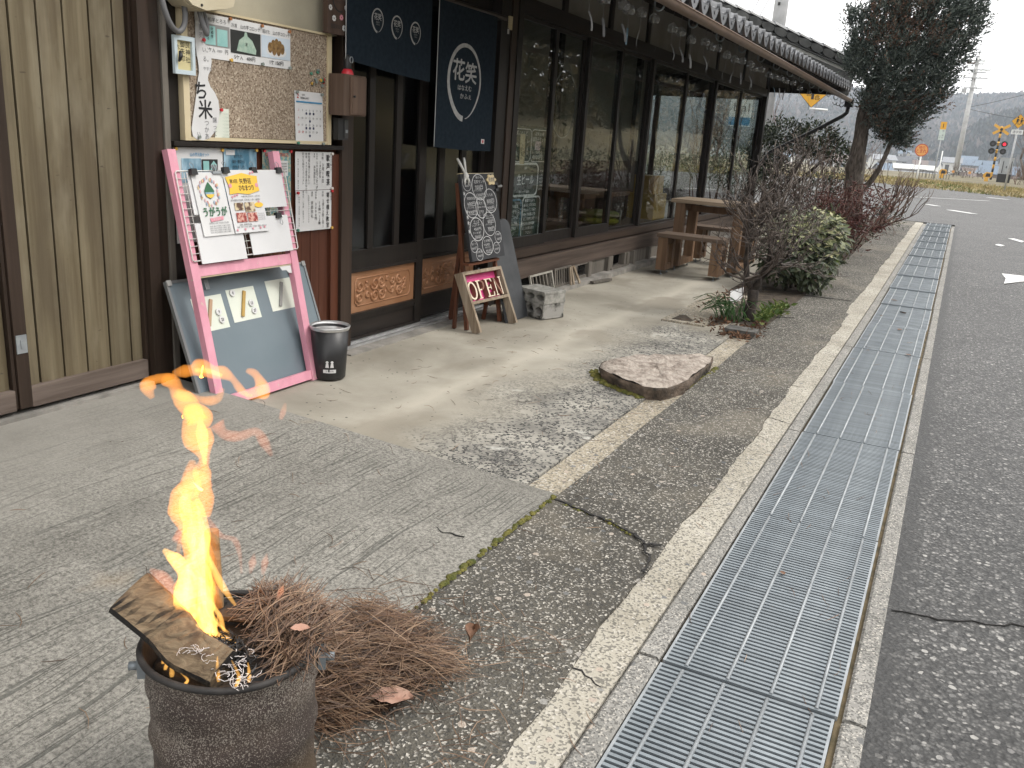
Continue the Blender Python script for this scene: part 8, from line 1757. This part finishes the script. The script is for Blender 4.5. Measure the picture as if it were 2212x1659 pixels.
# ---- hills
def m_hill():
    m, t, b, out = nm('winter_hill'); N = NT(t); c = N.coord()
    f = N.noise(c, .006, 8, .65); fine = N.noise(c, .10, 5, .7)
    col = N.ramp(f, [(.40, (.010, .016, .012)), (.47, (.022, .026, .019)), (.53, (.085, .068, .055)), (.66, (.14, .115, .098))]); col = N.mix(1.0, col, N.ramp(fine, [(.3, g1(.55)), (.7, g1(1.4))]), 'MULTIPLY')
    X = N.xyz(c)
    dx = N.math('MULTIPLY', N.math('ADD', X[0], 33), 1/22); dy = N.math('MULTIPLY', N.math('ADD', X[1], -820), 1/120); r2 = N.math('ADD', N.math('ADD', N.math('MULTIPLY', dx, dx), N.math('MULTIPLY', dy, dy)), N.math('MULTIPLY', N.math('ADD', fine, -.5), 1.2)); col = N.mix(N.ramp(r2, [(.5, g1(.9)), (.9, g1(0))]), col, (.30, .19, .12, 1))
    N.l(col, b.inputs['Base Color']); b.inputs['Roughness'].default_value = 1; b.inputs['Specular IOR Level'].default_value = 0
    N.l(N.bump(N.math('ADD', fine, N.math('MULTIPLY', f, 4)), 1.0, 6), b.inputs['Normal']); return m
M_HILL = m_hill()
from mathutils import noise as MN
def hill_dark(x, y):
    return math.exp(-((x-32)/62)**2-((y-790)/140)**2)
def hz(x, y):
    s = max(0, min(1, (y-820)/430)); s = s*s*(3-2*s)
    z = land(x, y)-1.5+s*(72+9*MN.noise((x*.006, y*.002, 3))+16*MN.noise((x*.0021+5, .3, 1)))
    for cx_, cy_, h, sx, sy in ((32, 800, 40, 48, 110), (-150, 900, 30, 90, 130), (-60, 880, 18, 30, 90)): z += h*math.exp(-((x-cx_)/sx)**2-((y-cy_)/sy)**2)
    return z+(2.2*MN.noise((x*.05, y*.05, 0))+1.2*MN.noise((x*.16, y*.16, 7)))*min(1, s*3+.25)
hb = MB(); NX, NY = 230, 60
hb.grid(lambda u, v: V((-640+980*u, 640+900*v, hz(-640+980*u, 640+900*v))), NX, NY, True); tag(hb.build('hills', M_HILL), kind='structure')
n = 5000; rg = np.random.default_rng(96); x = rg.normal(30, 44, n); y = rg.normal(780, 70, n); zz = np.array([hz(a, c) for a, c in zip(x, y)]); P = np.column_stack([x, y, zz-1.0]); D = np.column_stack([rg.normal(0, .2, n), rg.normal(0, .2, n), np.ones(n)])
leaves('conifer_wood', P, D, rg.uniform(4, 8, n), rg.uniform(2.5, 4, n), leafmat('conifer', [(.006, .011, .008, 1), (.012, .019, .013, 1), (.02, .028, .019, 1)], 1, .05), None, .1, rng=rg, kind='stuff')
n = 24000; rg = np.random.default_rng(95); x = rg.uniform(-460, 150, n); y = rg.uniform(690, 1330, n); zz = np.array([hz(a, c) for a, c in zip(x, y)]); P = np.column_stack([x, y, zz-1.0]); D = np.column_stack([rg.normal(0, .35, n), rg.normal(0, .35, n), np.ones(n)])
leaves('hill_forest', P, D, rg.uniform(4.5, 9, n), rg.uniform(3, 6, n), leafmat('hill_tree', [(.018, .026, .02, 1), (.03, .036, .026, 1), (.085, .07, .055, 1), (.13, .105, .088, 1)], 1, .1), None, .1, rng=rg, kind='stuff')
# ---- air
hb = MB(); hb.box(-700, 420, -70, 1560, -10, 118); hm = bpy.data.materials.new('thin_haze'); hm.use_nodes = True; tt = hm.node_tree; tt.nodes.clear(); o_ = tt.nodes.new('ShaderNodeOutputMaterial'); pv = tt.nodes.new('ShaderNodeVolumePrincipled')
pv.inputs['Color'].default_value = (.80, .88, 1, 1); pv.inputs['Density'].default_value = .00034; pv.inputs['Anisotropy'].default_value = .1; tt.links.new(pv.outputs[0], o_.inputs['Volume'])
tag(hb.build('haze', hm), kind='stuff')
